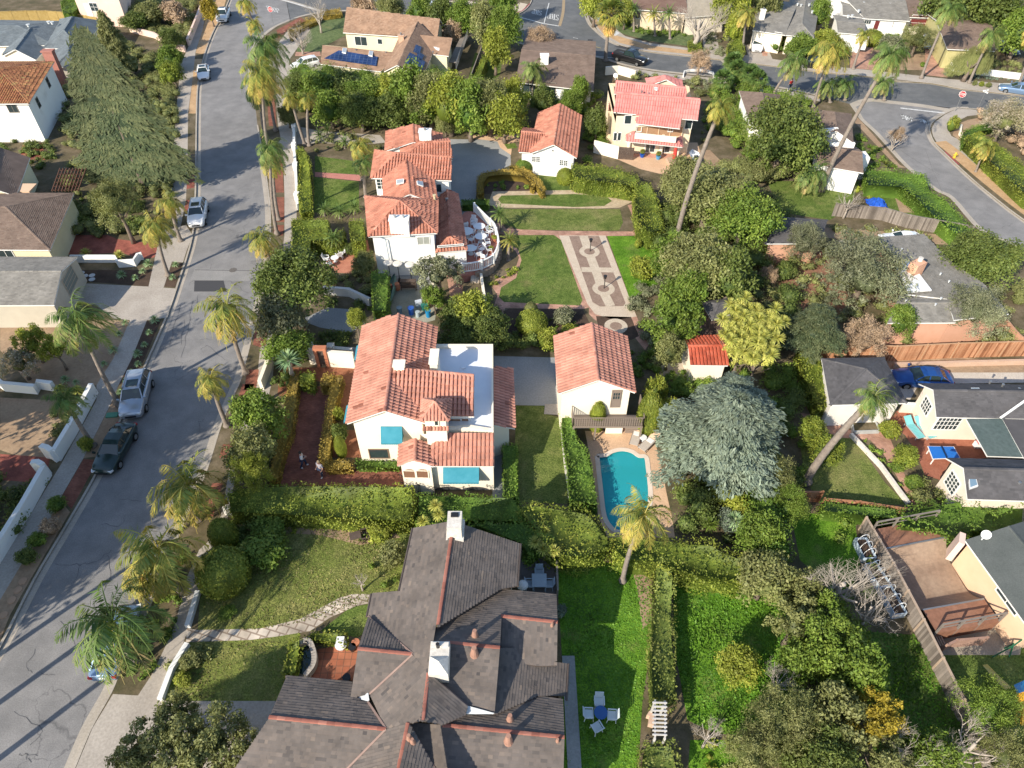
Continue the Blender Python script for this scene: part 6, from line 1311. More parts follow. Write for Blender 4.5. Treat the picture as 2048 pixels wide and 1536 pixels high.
def car(kind,col,u,v,u2,v2,label,name='parked_car',cat='car',group='cars parked in the streets and driveways',roof=None,sc=1.0,bed=False,z=.0,rails=False,sun=False,flip=False):
    """centre at photo point (u,v), nose pointing to (u2,v2)"""
    K=CARS[kind]; c=P(u,v,z); d=P(u2,v2,z)-c; rz=math.atan2(d.y,d.x); t=thing(name,c,label,cat,group,rz); t.scale=(sc,sc,sc)
    st=K['st']; ring=[]
    def body(b):
        vs=[]
        for x,zb,zt,w_ in st:
            zm=zb+(zt-zb)*.55
            vs+=[(x,-w_*.9,zb),(x,-w_,zm),(x,-w_*.97,zt-.04),(x,-w_*.86,zt+.02),(x,0,zt+.07),(x,w_*.86,zt+.02),(x,w_*.97,zt-.04),(x,w_,zm),(x,w_*.9,zb)]
        fs=[]; n=9
        for i in range(len(st)-1):
            for k in range(n-1): a=i*n+k; fs.append((a,a+1,a+n+1,a+n))
            fs.append((i*n+n-1,i*n,(i+1)*n,(i+1)*n+n-1))
        fs.append(tuple(range(n-1,-1,-1))); fs.append(tuple((len(st)-1)*n+k for k in range(n))); b.add(vs,fs)
    bo=part(t,'body',col,body,False)
    bv=bo.modifiers.new('round','BEVEL'); bv.width=.05; bv.segments=2; bv.limit_method='ANGLE'; bv.angle_limit=R(28)
    for p_ in bo.data.polygons: p_.use_smooth=True
    cb_=K['cab']
    def cab(b):
        vs=[];fs=[]
        for x,zz,w_ in cb_: vs+=[(x,-w_,zz),(x,w_,zz),(x,-.86*K['W']/2*1.0,1.0 if kind!='sedan' else .86),(x,.86*K['W']/2,1.0 if kind!='sedan' else .86)]
        for i in range(len(cb_)-1):
            a=4*i; fs+=[(a,a+1,a+5,a+4),(a,a+4,a+6,a+2),(a+1,a+3,a+7,a+5)]
        b.add(vs,fs)
    part(t,'windows',cgl,cab)
    def top(b):
        r_=cb_[1:-1]; vs=[]
        for x,zz,w_ in r_: vs+=[(x,-w_*1.02,zz-.03),(x,-w_*.9,zz+.025),(x,0,zz+.045),(x,w_*.9,zz+.025),(x,w_*1.02,zz-.03)]
        fs=[(5*i+k,5*i+k+1,5*i+k+6,5*i+k+5) for i in range(len(r_)-1) for k in range(4)]; b.add(vs,fs)
        for s_ in(-1,1):
            a,e=cb_[0],cb_[1]; b.beam((a[0],s_*a[2],a[1]),(e[0],s_*e[2],e[1]+.01),.07,.05); a,e=cb_[-1],cb_[-2]; b.beam((a[0],s_*a[2],a[1]),(e[0],s_*e[2],e[1]+.01),.12,.06)
            for q in(-.25,-1.15) if kind!='pickup' else(.25,): b.beam((q,s_*K['W']*.44,1.05 if kind!='sedan' else .9),(q,s_*.655 if kind!='sedan' else s_*.6,cb_[2][1]-.02),.09,.04)
            b.beam((.92 if kind!='pickup' else 1.2,s_*K['W']/2*.95,1.1),(.92 if kind!='pickup' else 1.2,s_*(K['W']/2+.16),1.14),.12,.14)
    part(t,'roof',col if roof is None else roof,top)
    if rails: part(t,'roof_rails',chrome,lambda b:[b.beam((.2,s_*.62,1.73),(-1.8,s_*.62,1.70),.05,.05) for s_ in(-1,1)])
    if sun: part(t,'sunroof',cgl,lambda b:b.box((-.25,0,cb_[3][1]+.055),(.75,.85,.02)))
    if bed: part(t,'cargo_bed',Mplain('bed_liner',(.03,.03,.032),.9),lambda b:b.box((-1.75,0,1.2),(1.85,1.6,.03)))
    for s_ in(-1,1):
        x0=st[1][0]
        part(t,'headlight',lampw,lambda b:b.box((x0-.03,s_*st[1][3]*.78,st[1][2]-.08),(.28,.34,.14),s_*-.35)); part(t,'tail_light',lampr,lambda b:b.box((st[-2][0]-.01,s_*st[-2][3]*.86,st[-2][2]-.12),(.16,.24,.2)))
    part(t,'grille',blkm,lambda b:b.box((st[0][0]-.02,0,st[0][2]-.1),(.1,st[0][3]*1.3,.16))); part(t,'number_plate',whitep,lambda b:(b.box((st[-1][0]-.01,0,.72),(.03,.32,.15)),))
    for x in(K['wb'],-K['wb']):
        for s_ in(-1,1):
            y=s_*(K['W']/2-.10)
            w_=part(t,'wheel',tyre,lambda b:b.tube([(x,y-.115,.34),(x,y+.115,.34)],.34,18)); r_=part(t,'rim',rim,lambda b:b.tube([(x,y+s_*.1,.34),(x,y+s_*.125,.34)],.21,14),parent=w_)
    return t
pw=paint('white_car_paint',(.78,.79,.80),.0); ps=paint('silver_blue_paint',(.40,.44,.50),.5); pg=paint('dark_green_paint',(.015,.035,.032),.3); pb_=paint('bright_blue_paint',(.015,.08,.30),.3); pn=paint('navy_paint',(.012,.022,.04),.3); psb=paint('pale_blue_silver_paint',(.22,.33,.50),.5); pk=paint('black_paint',(.012,.012,.014),.2)
car('pickup',pw,449,38,441,58,'white double-cab pickup parked by the straw verge at the top of the main street',name='pickup_truck',cat='pickup truck',sc=.95,bed=True,sun=True)
car('sedan',pw,409,152,409,175,'small white car with a dark roof window parked facing down the main street',sun=True,sc=.95)
car('suv',pw,399,437,394,462,'white estate car with sunroof parked beside the big cedar shadow',sun=True,rails=True,sc=.97)
car('suv',ps,278,800,268,836,'large silver-blue estate car with roof rails on the main street kerb',sun=True,rails=True,sc=1.02)
car('sedan',pg,236,906,216,942,'dark green-black saloon parked behind the silver estate',sc=1.0)
car('sedan',psb,241,1290,262,1230,'dark car half hidden under the lowest street palm',sc=1.0)
car('suv',pw,612,136,585,142,'white car standing in the driveway under the windblown palms',sc=.9)
car('sedan',pw,849,11,872,17,'small white hatchback on the road behind the tan-roofed house',sc=.9)
car('pickup',pk,1259,124,1290,132,'black pickup parked in front of the cream house terrace',name='pickup_truck',cat='pickup truck',bed=True,sc=.98)
car('suv',pw,1512,98,1513,118,'white car at the foot of the grey ranch house driveway',sc=.95)
car('suv',pk,1622,135,1605,133,'dark estate car parked beneath the pale leaning palm',sc=.98)
car('sedan',psb,2030,186,2006,182,'light blue car at the right edge of the cross street',sc=.98)
car('suv',pw,1834,52,1836,72,'white car nose-out before the dark red garage',sc=.95); car('suv',psb,1854,92,1856,112,'pale car with a load on its roof in the far right driveway',sc=.95)
car('sedan',pb_,1837,766,1800,764,'bright blue saloon beside the charcoal hip garage',sc=1.0); car('sedan',pw,1800,489,1765,487,'car with dark glass behind the coral house roof',sc=.95)
car('suv',pn,2010,107,2035,120,'white car mostly hidden by yellow trees at the far right',sc=.9)
def stopsign(u,v,label,face=(0,-1)):
    c=P(u,v,.12); t=thing('stop_sign',c,label,'stop sign','red stop signs'); part(t,'post',grym,lambda b:b.cyl((0,0,0),.035,2.6,8))
    red=Mplain('sign_red',(.60,.03,.04),.4); rz=math.atan2(face[1],face[0])
    n=Vector((face[0],face[1],0)).normalized(); s=Vector((-n.y,n.x,0)); up=Vector((0,0,1)); C0=Vector((0,0,2.3))+n*.05
    def octa(r,o): return [C0+n*o+s*r*math.cos(R(22.5+45*i))+up*r*math.sin(R(22.5+45*i)) for i in range(8)]
    def plate(b): a=octa(.44,0); c2=octa(.44,-.012); b.add(a+c2,[tuple(range(8)),tuple(range(15,7,-1))]+[(i,i+8,(i+1)%8+8,(i+1)%8) for i in range(8)])
    part(t,'border',whitep,plate); part(t,'plate',red,lambda b:b.add(octa(.40,.006),[tuple(range(8))]))
    ex=s*.13; W=4+3*.35; o=C0+n*.016-ex*(W/2)-up*.14; mb,_=word('','STOP',o,ex,up*.28,.035,whitep); ob=bpy.data.objects.new('lettering',mb.mesh('lettering',whitep)); C.objects.link(ob); ob.parent=t
stopsign(1910,222,'red STOP sign on a thin post at the diagonal street corner',(-.6,-.8)); stopsign(547,48,'red STOP sign at the top of the main street near the red brick verge',(-.1,-1)); 
c=P(1953,222,.12); t=thing('street_name_sign',c,'pole with crossed white name boards right of the STOP sign','street sign'); part(t,'post',grym,lambda b:b.cyl((0,0,0),.03,2.9,8)); part(t,'board',whitep,lambda b:b.box((0,0,2.8),(.8,.03,.18),.3)); part(t,'board',whitep,lambda b:b.box((0,0,2.6),(.8,.03,.18),-1.2))
c=P(1908,316,.12); t=thing('fire_hydrant',c,'yellow fire hydrant on the straw verge of the diagonal street','hydrant'); yl=Mplain('hydrant_yellow',(.6,.42,.05),.5)
part(t,'body',yl,lambda b:(b.cyl((0,0,0),.14,.6,10),b.ball((0,0,.62),.15,10,6,.8),b.cyl((0,0,.05),.2,.06,10))); part(t,'outlet',yl,lambda b:(b.tube([(-.26,0,.42),(.26,0,.42)],.08,8),))
def lamp(u,v,h,label):
    c=P(u,v,.12); t=thing('garden_lamp',c,label,'garden lamp','posts in the rose beds'); part(t,'post',blkm,lambda b:b.cyl((0,0,0),.04,h,8)); part(t,'lantern',blkm,lambda b:(b.cyl((0,0,h),.12,.25,8,r2=.16),b.cyl((0,0,h+.25),.18,.06,8)))
lamp(1180,503,1.2,'dark post in the upper ring of the rose bed'); lamp(1208,577,1.2,'dark post in the lower ring of the rose bed')
for u,v,l in((225,831,'green utility box lid on the dirt verge behind the dark saloon'),):
    t=place('utility_box',u,v,.12,l,'utility box'); part(t,'lid',Mplain('utility_green',(.10,.28,.18),.7),lambda b:b.box((0,0,.06),(.9,.5,.12),.1))
skin=Mplain('skin',(.42,.25,.18),.6); hairb=Mplain('dark_hair',(.02,.015,.012),.7); hairf=Mplain('fair_hair',(.35,.26,.15),.7); jean=Mplain('dark_jeans',(.03,.045,.09),.9); shirt=Mplain('white_shirt',(.70,.70,.72),.9); grs=Mplain('grey_top',(.34,.33,.37),.9); redc=Mplain('red_shirt',(.45,.03,.03),.9)
def person(u,v,rz,label,tm,bm,hm,step=.25,arms='fold'):
    c=P(u,v,.135); t=thing('person',c,label,'person',None,rz)
    J=dict(pel=(0,0,.95),sp=(0,0,1.2),ch=(0,.0,1.38),nk=(0,.01,1.50),hd=(0,.03,1.64),htop=(0,.02,1.72),
      lh=(-.1,0,.9),lk=(-.11,step*.6,.5),la=(-.12,step*.5,.09),lt=(-.12,step*.5+.18,.05), rh=(.1,0,.9),rk=(.11,-step*.3,.5),ra=(.12,-step*.9,.11),rt=(.13,-step*.9+.18,.05),
      ls=(-.2,0,1.40),rs=(.2,0,1.40))
    if arms=='fold': J.update(le=(-.26,.06,1.14),lw=(-.08,.24,1.12),re=(.26,.06,1.14),rw=(.08,.25,1.16))
    else: J.update(le=(-.27,-.02,1.12),lw=(-.26,.12,.90),re=(.27,.0,1.12),rw=(.25,.14,.92))
    names=list(J); idx={n:i for i,n in enumerate(names)}
    E=[('pel','sp'),('sp','ch'),('ch','nk'),('nk','hd'),('hd','htop'),('pel','lh'),('lh','lk'),('lk','la'),('la','lt'),('pel','rh'),('rh','rk'),('rk','ra'),('ra','rt'),('ch','ls'),('ls','le'),('le','lw'),('ch','rs'),('rs','re'),('re','rw')]
    RD=dict(pel=.15,sp=.13,ch=.16,nk=.055,hd=.10,htop=.085,lh=.095,rh=.095,lk=.06,rk=.06,la=.042,ra=.042,lt=.035,rt=.035,ls=.07,rs=.07,le=.045,re=.045,lw=.03,rw=.03)
    def skinmesh(nm,keep,mat,grow=0.0,extra=None):
        ks=[n for n in names if n in keep]; ii={n:i for i,n in enumerate(ks)}; me=bpy.data.meshes.new(nm); me.from_pydata([J[n] for n in ks],[(ii[a],ii[b]) for a,b in E if a in ii and b in ii],[]); o=bpy.data.objects.new(nm,me); C.objects.link(o); o.parent=t
        m=o.modifiers.new('s','SKIN'); 
        for i,n in enumerate(ks):
            sv=me.skin_vertices[0].data[i]; r=RD[n]+grow; sv.radius=(r*1.15 if n in('pel','sp','ch') else r,r*.8 if n in('pel','sp','ch') else r); sv.use_root=(i==0)
        o.modifiers.new('sub','SUBSURF').levels=1; me.materials.append(mat); return o
    skinmesh('body',set(names),skin)
    skinmesh('top',{'pel','sp','ch','ls','rs','le','re'},tm,.022); skinmesh('trousers',{'pel','lh','rh','lk','rk','la','ra'},bm,.02); skinmesh('shoes',{'la','lt'},whitep,.02); skinmesh('shoes',{'ra','rt'},whitep,.02)
    part(t,'hair',hm,lambda b:(b.ball((0,0,1.68),.115,12,8,1.0),b.ball((0,-.03,1.58),.09,10,6,1.2) if hm is hairf else None),True)
    part(t,'face',skin,lambda b:(b.ball((0,.12,1.62),.02,6,4,1.4),b.ball((-.04,.115,1.655),.012,6,4),b.ball((.04,.115,1.655),.012,6,4),b.box((0,.118,1.575),(.05,.01,.012))))
    for s_,w_ in((-1,'lw'),(1,'rw')):
        p=Vector(J[w_])
        def hand(b):
            b.box(p+Vector((-s_*.03,.03,0)),(.075,.085,.028))
            for k in range(4): L=(.06,.075,.07,.055)[k]; a=p+Vector((-s_*.03+(k-1.5)*.02,.07,0)); b.tube([a,a+Vector((0,L*.6,-.008)),a+Vector((0,L,-.03))],[.009,.008,.006],5)
            a=p+Vector((s_*.01,.03,0)); b.tube([a,a+Vector((s_*.03,.03,-.005)),a+Vector((s_*.03,.06,-.015))],[.011,.009,.007],5)
        part(t,'hand',skin,hand)
    return t
person(609,934,-1.3,'person in a white shirt and dark jeans with folded arms on the brick court',shirt,jean,hairb,.3); person(645,952,2.6,'person with fair hair and grey top walking on the brick court',grs,pn and jean,hairf,.2,'side')
person(1578,182,.5,'person in a red shirt at the edge of the cross street',redc,hairb and jean,hairb,.1,'side')
wpl=Mplain('white_plastic',(.78,.79,.80),.4)
def chair_at(u,v,rz,label,mat,group='white terrace chairs',name='chair',z=.14):
    t=place(name,u,v,z,label,'chair',rz,group)
    part(t,'seat',mat,lambda b:b.box((0,0,.43),(.5,.5,.05))); part(t,'backrest',mat,lambda b:[b.box((0,-.25-.03*k,.55+.09*k),(.5,.035,.07)) for k in range(5)])
    for x in(-1,1):
        for y in(-1,1): part(t,'leg',mat,lambda b:b.beam((x*.22,y*.22,.42),(x*.25,y*.26,0),.045,.045))
        part(t,'armrest',mat,lambda b:(b.box((x*.27,-.02,.65),(.06,.5,.035)),b.beam((x*.26,.2,.64),(x*.25,.22,.4),.04,.04)))
    return t
def table_at(u,v,r,label,mat,h=.73,name='round_table',group='white round terrace tables',oval=1.0,z=.14):
    t=place(name,u,v,z,label,'table',0,group)
    part(t,'tabletop',mat,lambda b:b.add([(r*math.cos(i*.2618),r*oval*math.sin(i*.2618),hh) for hh in(h-.04,h) for i in range(24)],[tuple(range(24,48)),tuple(range(23,-1,-1))]+[(i,(i+1)%24,(i+1)%24+24,i+24) for i in range(24)])); part(t,'pedestal',mat,lambda b:(b.cyl((0,0,.04),.05,h-.08,10),b.cyl((0,0,0),r*.5,.05,14))); return t
tzz=.95
TP=[(925,455),(935,436),(950,424),(970,428),(990,465),(998,500),(990,530),(960,560),(925,545),(918,520)]
t=place('raised_terrace',955,490,.12,'raised curved brick terrace with white railing beside the white house','terrace')
tp_=curve([P(u,v,tzz) for u,v in [(915,545),(955,541),(982,530),(997,505),(994,478),(975,450),(958,428),(930,424),(922,450)]],4); bb=MB(); bb.prism(tp_,.12,tzz); bb.obj('terrace_floor',M('salmon_brick',[(.40,.16,.12),(.48,.21,.16)],1.5,fine=7),t)
rl=[P(u,v,tzz) for u,v in [(949,424),(975,450),(988,463),(994,480),(997,500),(990,522),(977,533),(955,541),(925,545)]]; rl=curve(rl,3,False)
b=MB()
for i in range(len(rl)-1):
    a,c=rl[i],rl[i+1]; b.beam(a+Vector((0,0,1.0)),c+Vector((0,0,1.0)),.16,.08); b.beam(a+Vector((0,0,.1)),c+Vector((0,0,.1)),.12,.08); n=max(1,int((c-a).length/.17))
    for k in range(n): p=a.lerp(c,k/n); b.box(p+Vector((0,0,.52)),(.07,.07,.9),math.atan2((c-a).y,(c-a).x))
for i in range(0,len(rl),4): b.box(rl[i]+Vector((0,0,.55)),(.22,.22,1.15))
b.obj('balustrade',whitep,t); b=MB()
rs=[Vector((p.x,p.y,.12)) for p in tp_]; 
for i in range(4,22): q=rs[i]; b.box((q.x,q.y,.5),(.5,.4,.75),i*.3)
b.obj('stone_plinth',M('rubble_stone',[(.26,.19,.14),(.40,.32,.25)],4,.95,.8,.05),t)
for i,(u,v,r,l) in enumerate([(959,464,.62,'round white table nearest the top rail of the curved terrace'),(962,484,.62,'round white table in the middle of the curved terrace'),(933,474,.75,'oval white table in shade against the tiled lean-to'),(942,508,.6,'round white table at the foot of the curved terrace')]): table_at(u,v,r,l,wpl,z=tzz)
for i,(u,v,rz,l) in enumerate([(948,455,2.5,'white chair tucked left of the top terrace table'),(945,472,1.2,'white chair between the oval and the middle table'),(943,486,1.0,'white chair in shade below the oval table'),(972,478,-1.8,'white chair right of the middle terrace table'),(976,492,-1.4,'white chair by the flower pot on the curved rail'),(978,506,-1.2,'white armchair against the lower right rail'),(968,520,-.4,'white chair near the foot of the curved balustrade'),(950,502,1.5,'white chair above the lowest terrace table'),(964,505,2.4,'white chair in the sun below the middle table'),(947,449,3.0,'white chair at the top of the terrace by the picket rail'),(956,516,.4,'white chair at the lowest terrace table'),(980,470,-2.2,'white chair near the upper flower pot'),(931,457,0.3,'white chair above the oval shaded table')]): chair_at(u,v,rz,l,wpl,z=tzz)
for i,(u,v,l) in enumerate([(977,465,'clay pot with orange flowers by the upper terrace rail'),(989,483,'clay bowl of yellow-green plants by the curved rail'),(981,505,'low clay pot at the lower right of the terrace')]):
    t=place('flower_pot',u,v,tzz,l,'flower pot'); part(t,'pot',M('clay_pot',[(.40,.15,.08),(.47,.19,.11)],3),lambda b:b.cyl((0,0,0),.16,.36,12,r2=.26)); o=bpy.data.objects.new('plant',crown_mesh('bush',i%3+1,'lime')); C.objects.link(o); o.parent=t; o.location=(0,0,.5); o.scale=(.32,.32,.28)
for u,v,rz,l in((679,518,.5,'white chair on the terracotta patio nearest the planting'),(686,512,2.6,'white chair beside the small table on the terracotta patio'),(654,524,-1.6,'white lounger in dappled shade on the terracotta patio'),(660,534,-.9,'white chair below the lounger on the terracotta patio')): chair_at(u,v,rz,l,wpl,'white chairs on the west patio')
table_at(671,523,.4,'small round white table on the terracotta patio',wpl,.5,group=None)
for i,u in enumerate((782,800,824)):
    t=place('patio_heater',u,563+2*i,.13,['left of the three tall round-topped stands by the white wall','middle one of the three tall round-topped stands by the white wall','right one of the three tall round-topped stands by the white wall'][i],'patio heater',0,'tall round-topped stands'); part(t,'pole',blkm,lambda b:b.cyl((0,0,0),.035,2.2,8)); part(t,'base',blkm,lambda b:b.cyl((0,0,0),.25,.5,10,r2=.1)); part(t,'hood',M('pale_marble_top',[(.55,.52,.47),(.66,.63,.58)],3),lambda b:(b.cyl((0,0,2.2),.46,.06,18),b.cyl((0,0,2.26),.46,.05,18,r2=.3)))
for u,v,l,m in((795,590,'terracotta urn between the round-topped stands','clay'),(780,592,'dark clay urn left of the terracotta urn','clay')):
    t=place('clay_urn',u,v-10,.13,l,'urn'); part(t,'urn',MATS['clay_pot'],lambda b:b.tube([(0,0,0),(0,0,.2),(0,0,.5),(0,0,.7),(0,0,.75)],[.18,.3,.34,.24,.28],14))
t=place('garden_shelf',818,578,.13,'dark slatted potting shelf against the white wall','shelf'); part(t,'shelf',dwood,lambda b:[b.box((0,0,.3+.35*k),(1.5,.5,.05)) for k in range(3)]); [part(t,'leg',dwood,lambda b:b.box((x,y,.5),(.07,.07,1.0))) for x in(-.7,.7) for y in(-.2,.2)]
t=place('canoe',784,583,.3,'teal canoe leaning upright behind the tall hedge','canoe'); 
def canoe(b):
    n=14; vs=[]; fs=[]
    for i in range(n+1):
        s=i/n; w_=.40*math.sin(math.pi*s)**.7+.01; y=-2.4+4.8*s; vs+=[(-w_*.5,y,.35+w_*.9),(-w_,y,.35),(0,y,.1),(w_,y,.35),(w_*.5,y,.35+w_*.9)]
    for i in range(n):
        for k in range(4): a=5*i+k; fs.append((a,a+1,a+6,a+5))
    b.add(vs,fs)
part(t,'hull',Mplain('faded_teal',(.12,.24,.22),.5),canoe,True)
for u,v,col,l,s in((800,627,(.20,.30,.36),'pale grey-blue lidded bin by the tiled roof ridge',.5),(823,628,(.02,.12,.50),'bright blue round bin behind the cream house',.55),(836,633,(.35,.42,.45),'pale bucket beside the blue bin',.4),(857,633,(.01,.20,.42),'blue tub at the right of the bins',.5),(838,612,(.55,.60,.68),'white lidded tub near the orange crate',.6),(850,618,(.02,.16,.14),'dark green bin in front of the orange crate',.6),(862,608,(.55,.16,.08),'orange crate leaning at the courtyard wall',.7)):
    t=place('garden_bin',u,v,.13,l,'bin'); m_=Mplain('bin_%d%d'%(u,v),col,.4)
    if 'crate' in l: part(t,'crate',m_,lambda b:b.box((0,0,s/2),(s,s*.7,s),.4))
    else: part(t,'tub',m_,lambda b:b.cyl((0,0,0),s*.42,s*1.3,14,r2=s*.5)); part(t,'lid',m_,lambda b:b.cyl((0,0,s*1.3),s*.55,.06,14))
lf=Mplain('lounger_fabric',(.50,.44,.38),.9); lc=Mplain('peach_fabric',(.60,.40,.28),.9)
def lounger(u,v,rz,label,fab,frame,z=.14,head=None,towel=True,group='sun loungers'):
    t=place('sun_lounger',u,v,z,label,'sun lounger',rz,group); part(t,'seat',fab,lambda b:[b.box((0,y,.32),(.62,.12,.03)) for y in [-.95+.14*k for k in range(10)]]); part(t,'backrest',head or fab,lambda b:b.box((0,.72,.50),(.62,.75,.05),0,rx=.55))
    part(t,'frame',frame,lambda b:[b.beam((x,-1.0,.3),(x,.45,.3),.05,.06) for x in(-.33,.33)])
    for x in(-1,1):
        for y in(-.85,.6): part(t,'leg',frame,lambda b:b.beam((x*.32,y,.3),(x*.34,y,0),.05,.05))
    if towel: part(t,'towel',wpl,lambda b:b.box((0,.15,.36),(.5,.4,.03)))
lounger(1272,876,-.35,'upright-backed wooden lounger nearer the pool house planter',lf,gwood,head=lc); lounger(1297,889,-.75,'wooden lounger angled beside the clipped bushes at the pool',lf,gwood,head=lc)
table_at(1285,882,.28,'small white side table between the two pool loungers',wpl,.45,name='side_table',group=None)
tq=Mplain('turquoise_fabric',(.18,.50,.52),.9); lounger(1824,862,0.25,'left turquoise lounger on the red patio',tq,Mplain('grey_frame',(.35,.38,.40)),towel=False,group='turquoise loungers'); lounger(1846,862,.3,'right turquoise lounger on the red patio',tq,MATS['grey_frame'],towel=False,group='turquoise loungers')
c=P(1889,903,.14); t=thing('table_tennis_table',c,'blue table tennis table with white edges on the red patio','table'); q=[P(1855,892,.9),P(1908,893,.9),P(1921,916,.9),P(1865,918,.9)]; b=MB(); b.add(q+[x-Vector((0,0,.05)) for x in q],[(3,2,1,0),(0,1,5,4),(1,2,6,5),(2,3,7,6),(3,0,4,7)]); b.obj('edge',whitep,t)
ce=sum(q,Vector())/4; b=MB(); b.add([ce+(x-ce)*.955+Vector((0,0,.006)) for x in q],[(3,2,1,0)]); b.obj('playing_surface',Mplain('table_blue',(.02,.16,.55),.4),t); b=MB(); b.beam((q[0]+q[1])/2+Vector((0,0,.08)),(q[2]+q[3])/2+Vector((0,0,.08)),.02,.15); b.obj('net',pn,t)
for x in q: 
    b=MB(); p=ce+(x-ce)*.8; b.beam(p,Vector((p.x,p.y,.14)),.06,.06); b.obj('leg',whitep,t)
t=place('kettle_barbecue',1883,970,.14,'round black covered barbecue by the charcoal house corner','barbecue'); part(t,'bowl',blkm,lambda b:b.ball((0,0,.75),.38,16,10,.85),True); [part(t,'leg',blkm,lambda b:b.beam((0,0,.6),(.3*math.cos(a),.3*math.sin(a),0),.03,.03)) for a in(0,2.1,4.2)]
t=place('play_kitchen',1953,893,.14,'small toy table with a red top under the green flat roof','toy'); part(t,'top',Mplain('toy_red',(.55,.04,.05)),lambda b:b.box((.1,0,.5),(.5,.4,.06))); part(t,'base',wpl,lambda b:b.box((0,0,.24),(.5,.4,.46)))
blp=Mplain('blue_grey_plastic',(.33,.40,.46),.6)
t=place('patio_table',1078,1172,.14,'square grey patio table in the shade of the brown house deck','table'); part(t,'tabletop',blp,lambda b:b.box((0,0,.72),(.95,.95,.05))); [part(t,'leg',blp,lambda b:b.box((x,y,.35),(.06,.06,.7))) for x in(-.4,.4) for y in(-.4,.4)]
for u,v,rz,l in((1078,1153,3.14,'grey chair above the square patio table'),(1060,1175,-1.57,'grey chair left of the square patio table'),(1097,1175,1.57,'grey chair right of the square patio table'),(1124,1122,2.2,'pale chair on the grass outside the deck railing')): chair_at(u,v,rz,l,blp,'grey patio chairs')
t=place('covered_barbecue',1045,1183,.14,'round white-lidded barbecue beside the grey patio table','barbecue'); part(t,'lid',wpl,lambda b:b.ball((0,0,.8),.36,16,10,.8),True); part(t,'stand',grym,lambda b:b.cyl((0,0,0),.2,.6,10))
table_at(1200,1432,.38,'round blue table amid four white chairs on the lawn',Mplain('blue_table',(.04,.12,.33),.4),.55,group=None)
for u,v,rz,l in((1197,1410,3.1,'white lawn chair above the blue table'),(1177,1434,-1.6,'white lawn chair left of the blue table'),(1222,1437,1.5,'sunlit white lawn chair right of the blue table'),(1192,1460,.5,'white lawn chair below the blue table')): chair_at(u,v,rz,l,Mplain('cool_white_plastic',(.62,.68,.70),.4),'white lawn chairs')
t=place('curved_pond',611,1330,.12,'dark curved pond with a pale rim at the patio edge','pond'); pr=curve([P(u,v,.55) for u,v in [(592,1294),(616,1283),(628,1304),(628,1330),(612,1353)]],5,False); b=MB()
for i in range(len(pr)-1): b.beam(pr[i],pr[i+1]+(pr[i+1]-pr[i])*.1,.30,.5)
b.obj('rim',conc,t); b=MB(); b.prism([P(u,v,.3) for u,v in [(592,1294),(616,1285),(626,1304),(626,1330),(611,1352),(585,1340),(588,1318)]],None,.3); b.obj('water',Mglass('dark_water',(.01,.03,.03)),t)
t=place('planter_urn',684,1296,.14,'white footed urn with a pale box on the terracotta patio','urn'); part(t,'bowl',wpl,lambda b:b.cyl((0,0,0),.2,.45,14,r2=.36)); part(t,'box',wpl,lambda b:b.box((0,.1,.65),(.45,.5,.35)))
for u,v,l in((706,1299,'terracotta pot against the dark shingle eave'),(713,1290,'small clay pot by the front door wall'),(695,1360,'dark pot in the corner of the terracotta patio')):
    t=place('plant_pot',u,v,.14,l,'plant pot'); part(t,'pot',MATS['clay_pot'] if 'dark' not in l else blkm,lambda b:b.cyl((0,0,0),.17,.4,12,r2=.25))
t=place('wooden_chair',735,1075,.13,'dark wooden reclining chair on the dry front lawn','chair',.3); part(t,'seat',dwood,lambda b:[b.box((x,0,.35),(.09,.7,.03)) for x in [-.35+.12*k for k in range(7)]]); part(t,'backrest',dwood,lambda b:b.box((-.75,0,.6),(.75,.6,.05),0)); [part(t,'armrest',dwood,lambda b:b.box((0,y,.55),(.8,.1,.04))) for y in(-.38,.38)]; [part(t,'leg',dwood,lambda b:b.box((x,y,.18),(.07,.07,.36))) for x in(-.35,.35) for y in(-.33,.33)]
t=place('closed_parasol',1347,326,.14,'closed red parasol on its square base in front of the cream house','parasol'); part(t,'pole',blkm,lambda b:b.cyl((0,0,0),.03,2.6,8)); part(t,'canopy',Mplain('red_canvas',(.50,.05,.04),.9),lambda b:b.tube([(0,0,.5),(0,0,.9),(0,0,1.8),(0,0,2.7)],[.20,.27,.2,.03],10)); part(t,'base',M('stone_base',[(.40,.28,.20),(.5,.36,.27)],3),lambda b:b.box((0,0,.2),(1.5,1.5,.4),.2))
for u,v,l,cc in((1284,314,'blue pot below the left porch column',(.01,.08,.40)),(1316,318,'pale blue pot beside the grey folded chairs',(.08,.28,.50))): 
    t=place('glazed_pot',u,v,.14,l,'plant pot'); part(t,'pot',Mplain('glaze%d'%u,cc,.2),lambda b:b.cyl((0,0,0),.22,.42,12,r2=.32)); o=bpy.data.objects.new('plant',crown_mesh('bush',1,'flower')); C.objects.link(o); o.parent=t; o.location=(0,0,.65); o.scale=(.4,.4,.35)
for u,v,l in((1309,303,'white cushioned seat left of the porch centre'),(1319,302,'white cushioned seat at the porch centre'),(1337,305,'white cushioned seat at the right of the porch')): chair_at(u,v,3.1,l,wpl,'white porch seats')
t=place('covered_grill',1247,297,.14,'white covered grill at the left end of the cream patio','grill'); part(t,'cover',wpl,lambda b:(b.box((0,0,.6),(.7,.6,1.2)),b.box((0,0,1.25),(.5,.4,.15))))
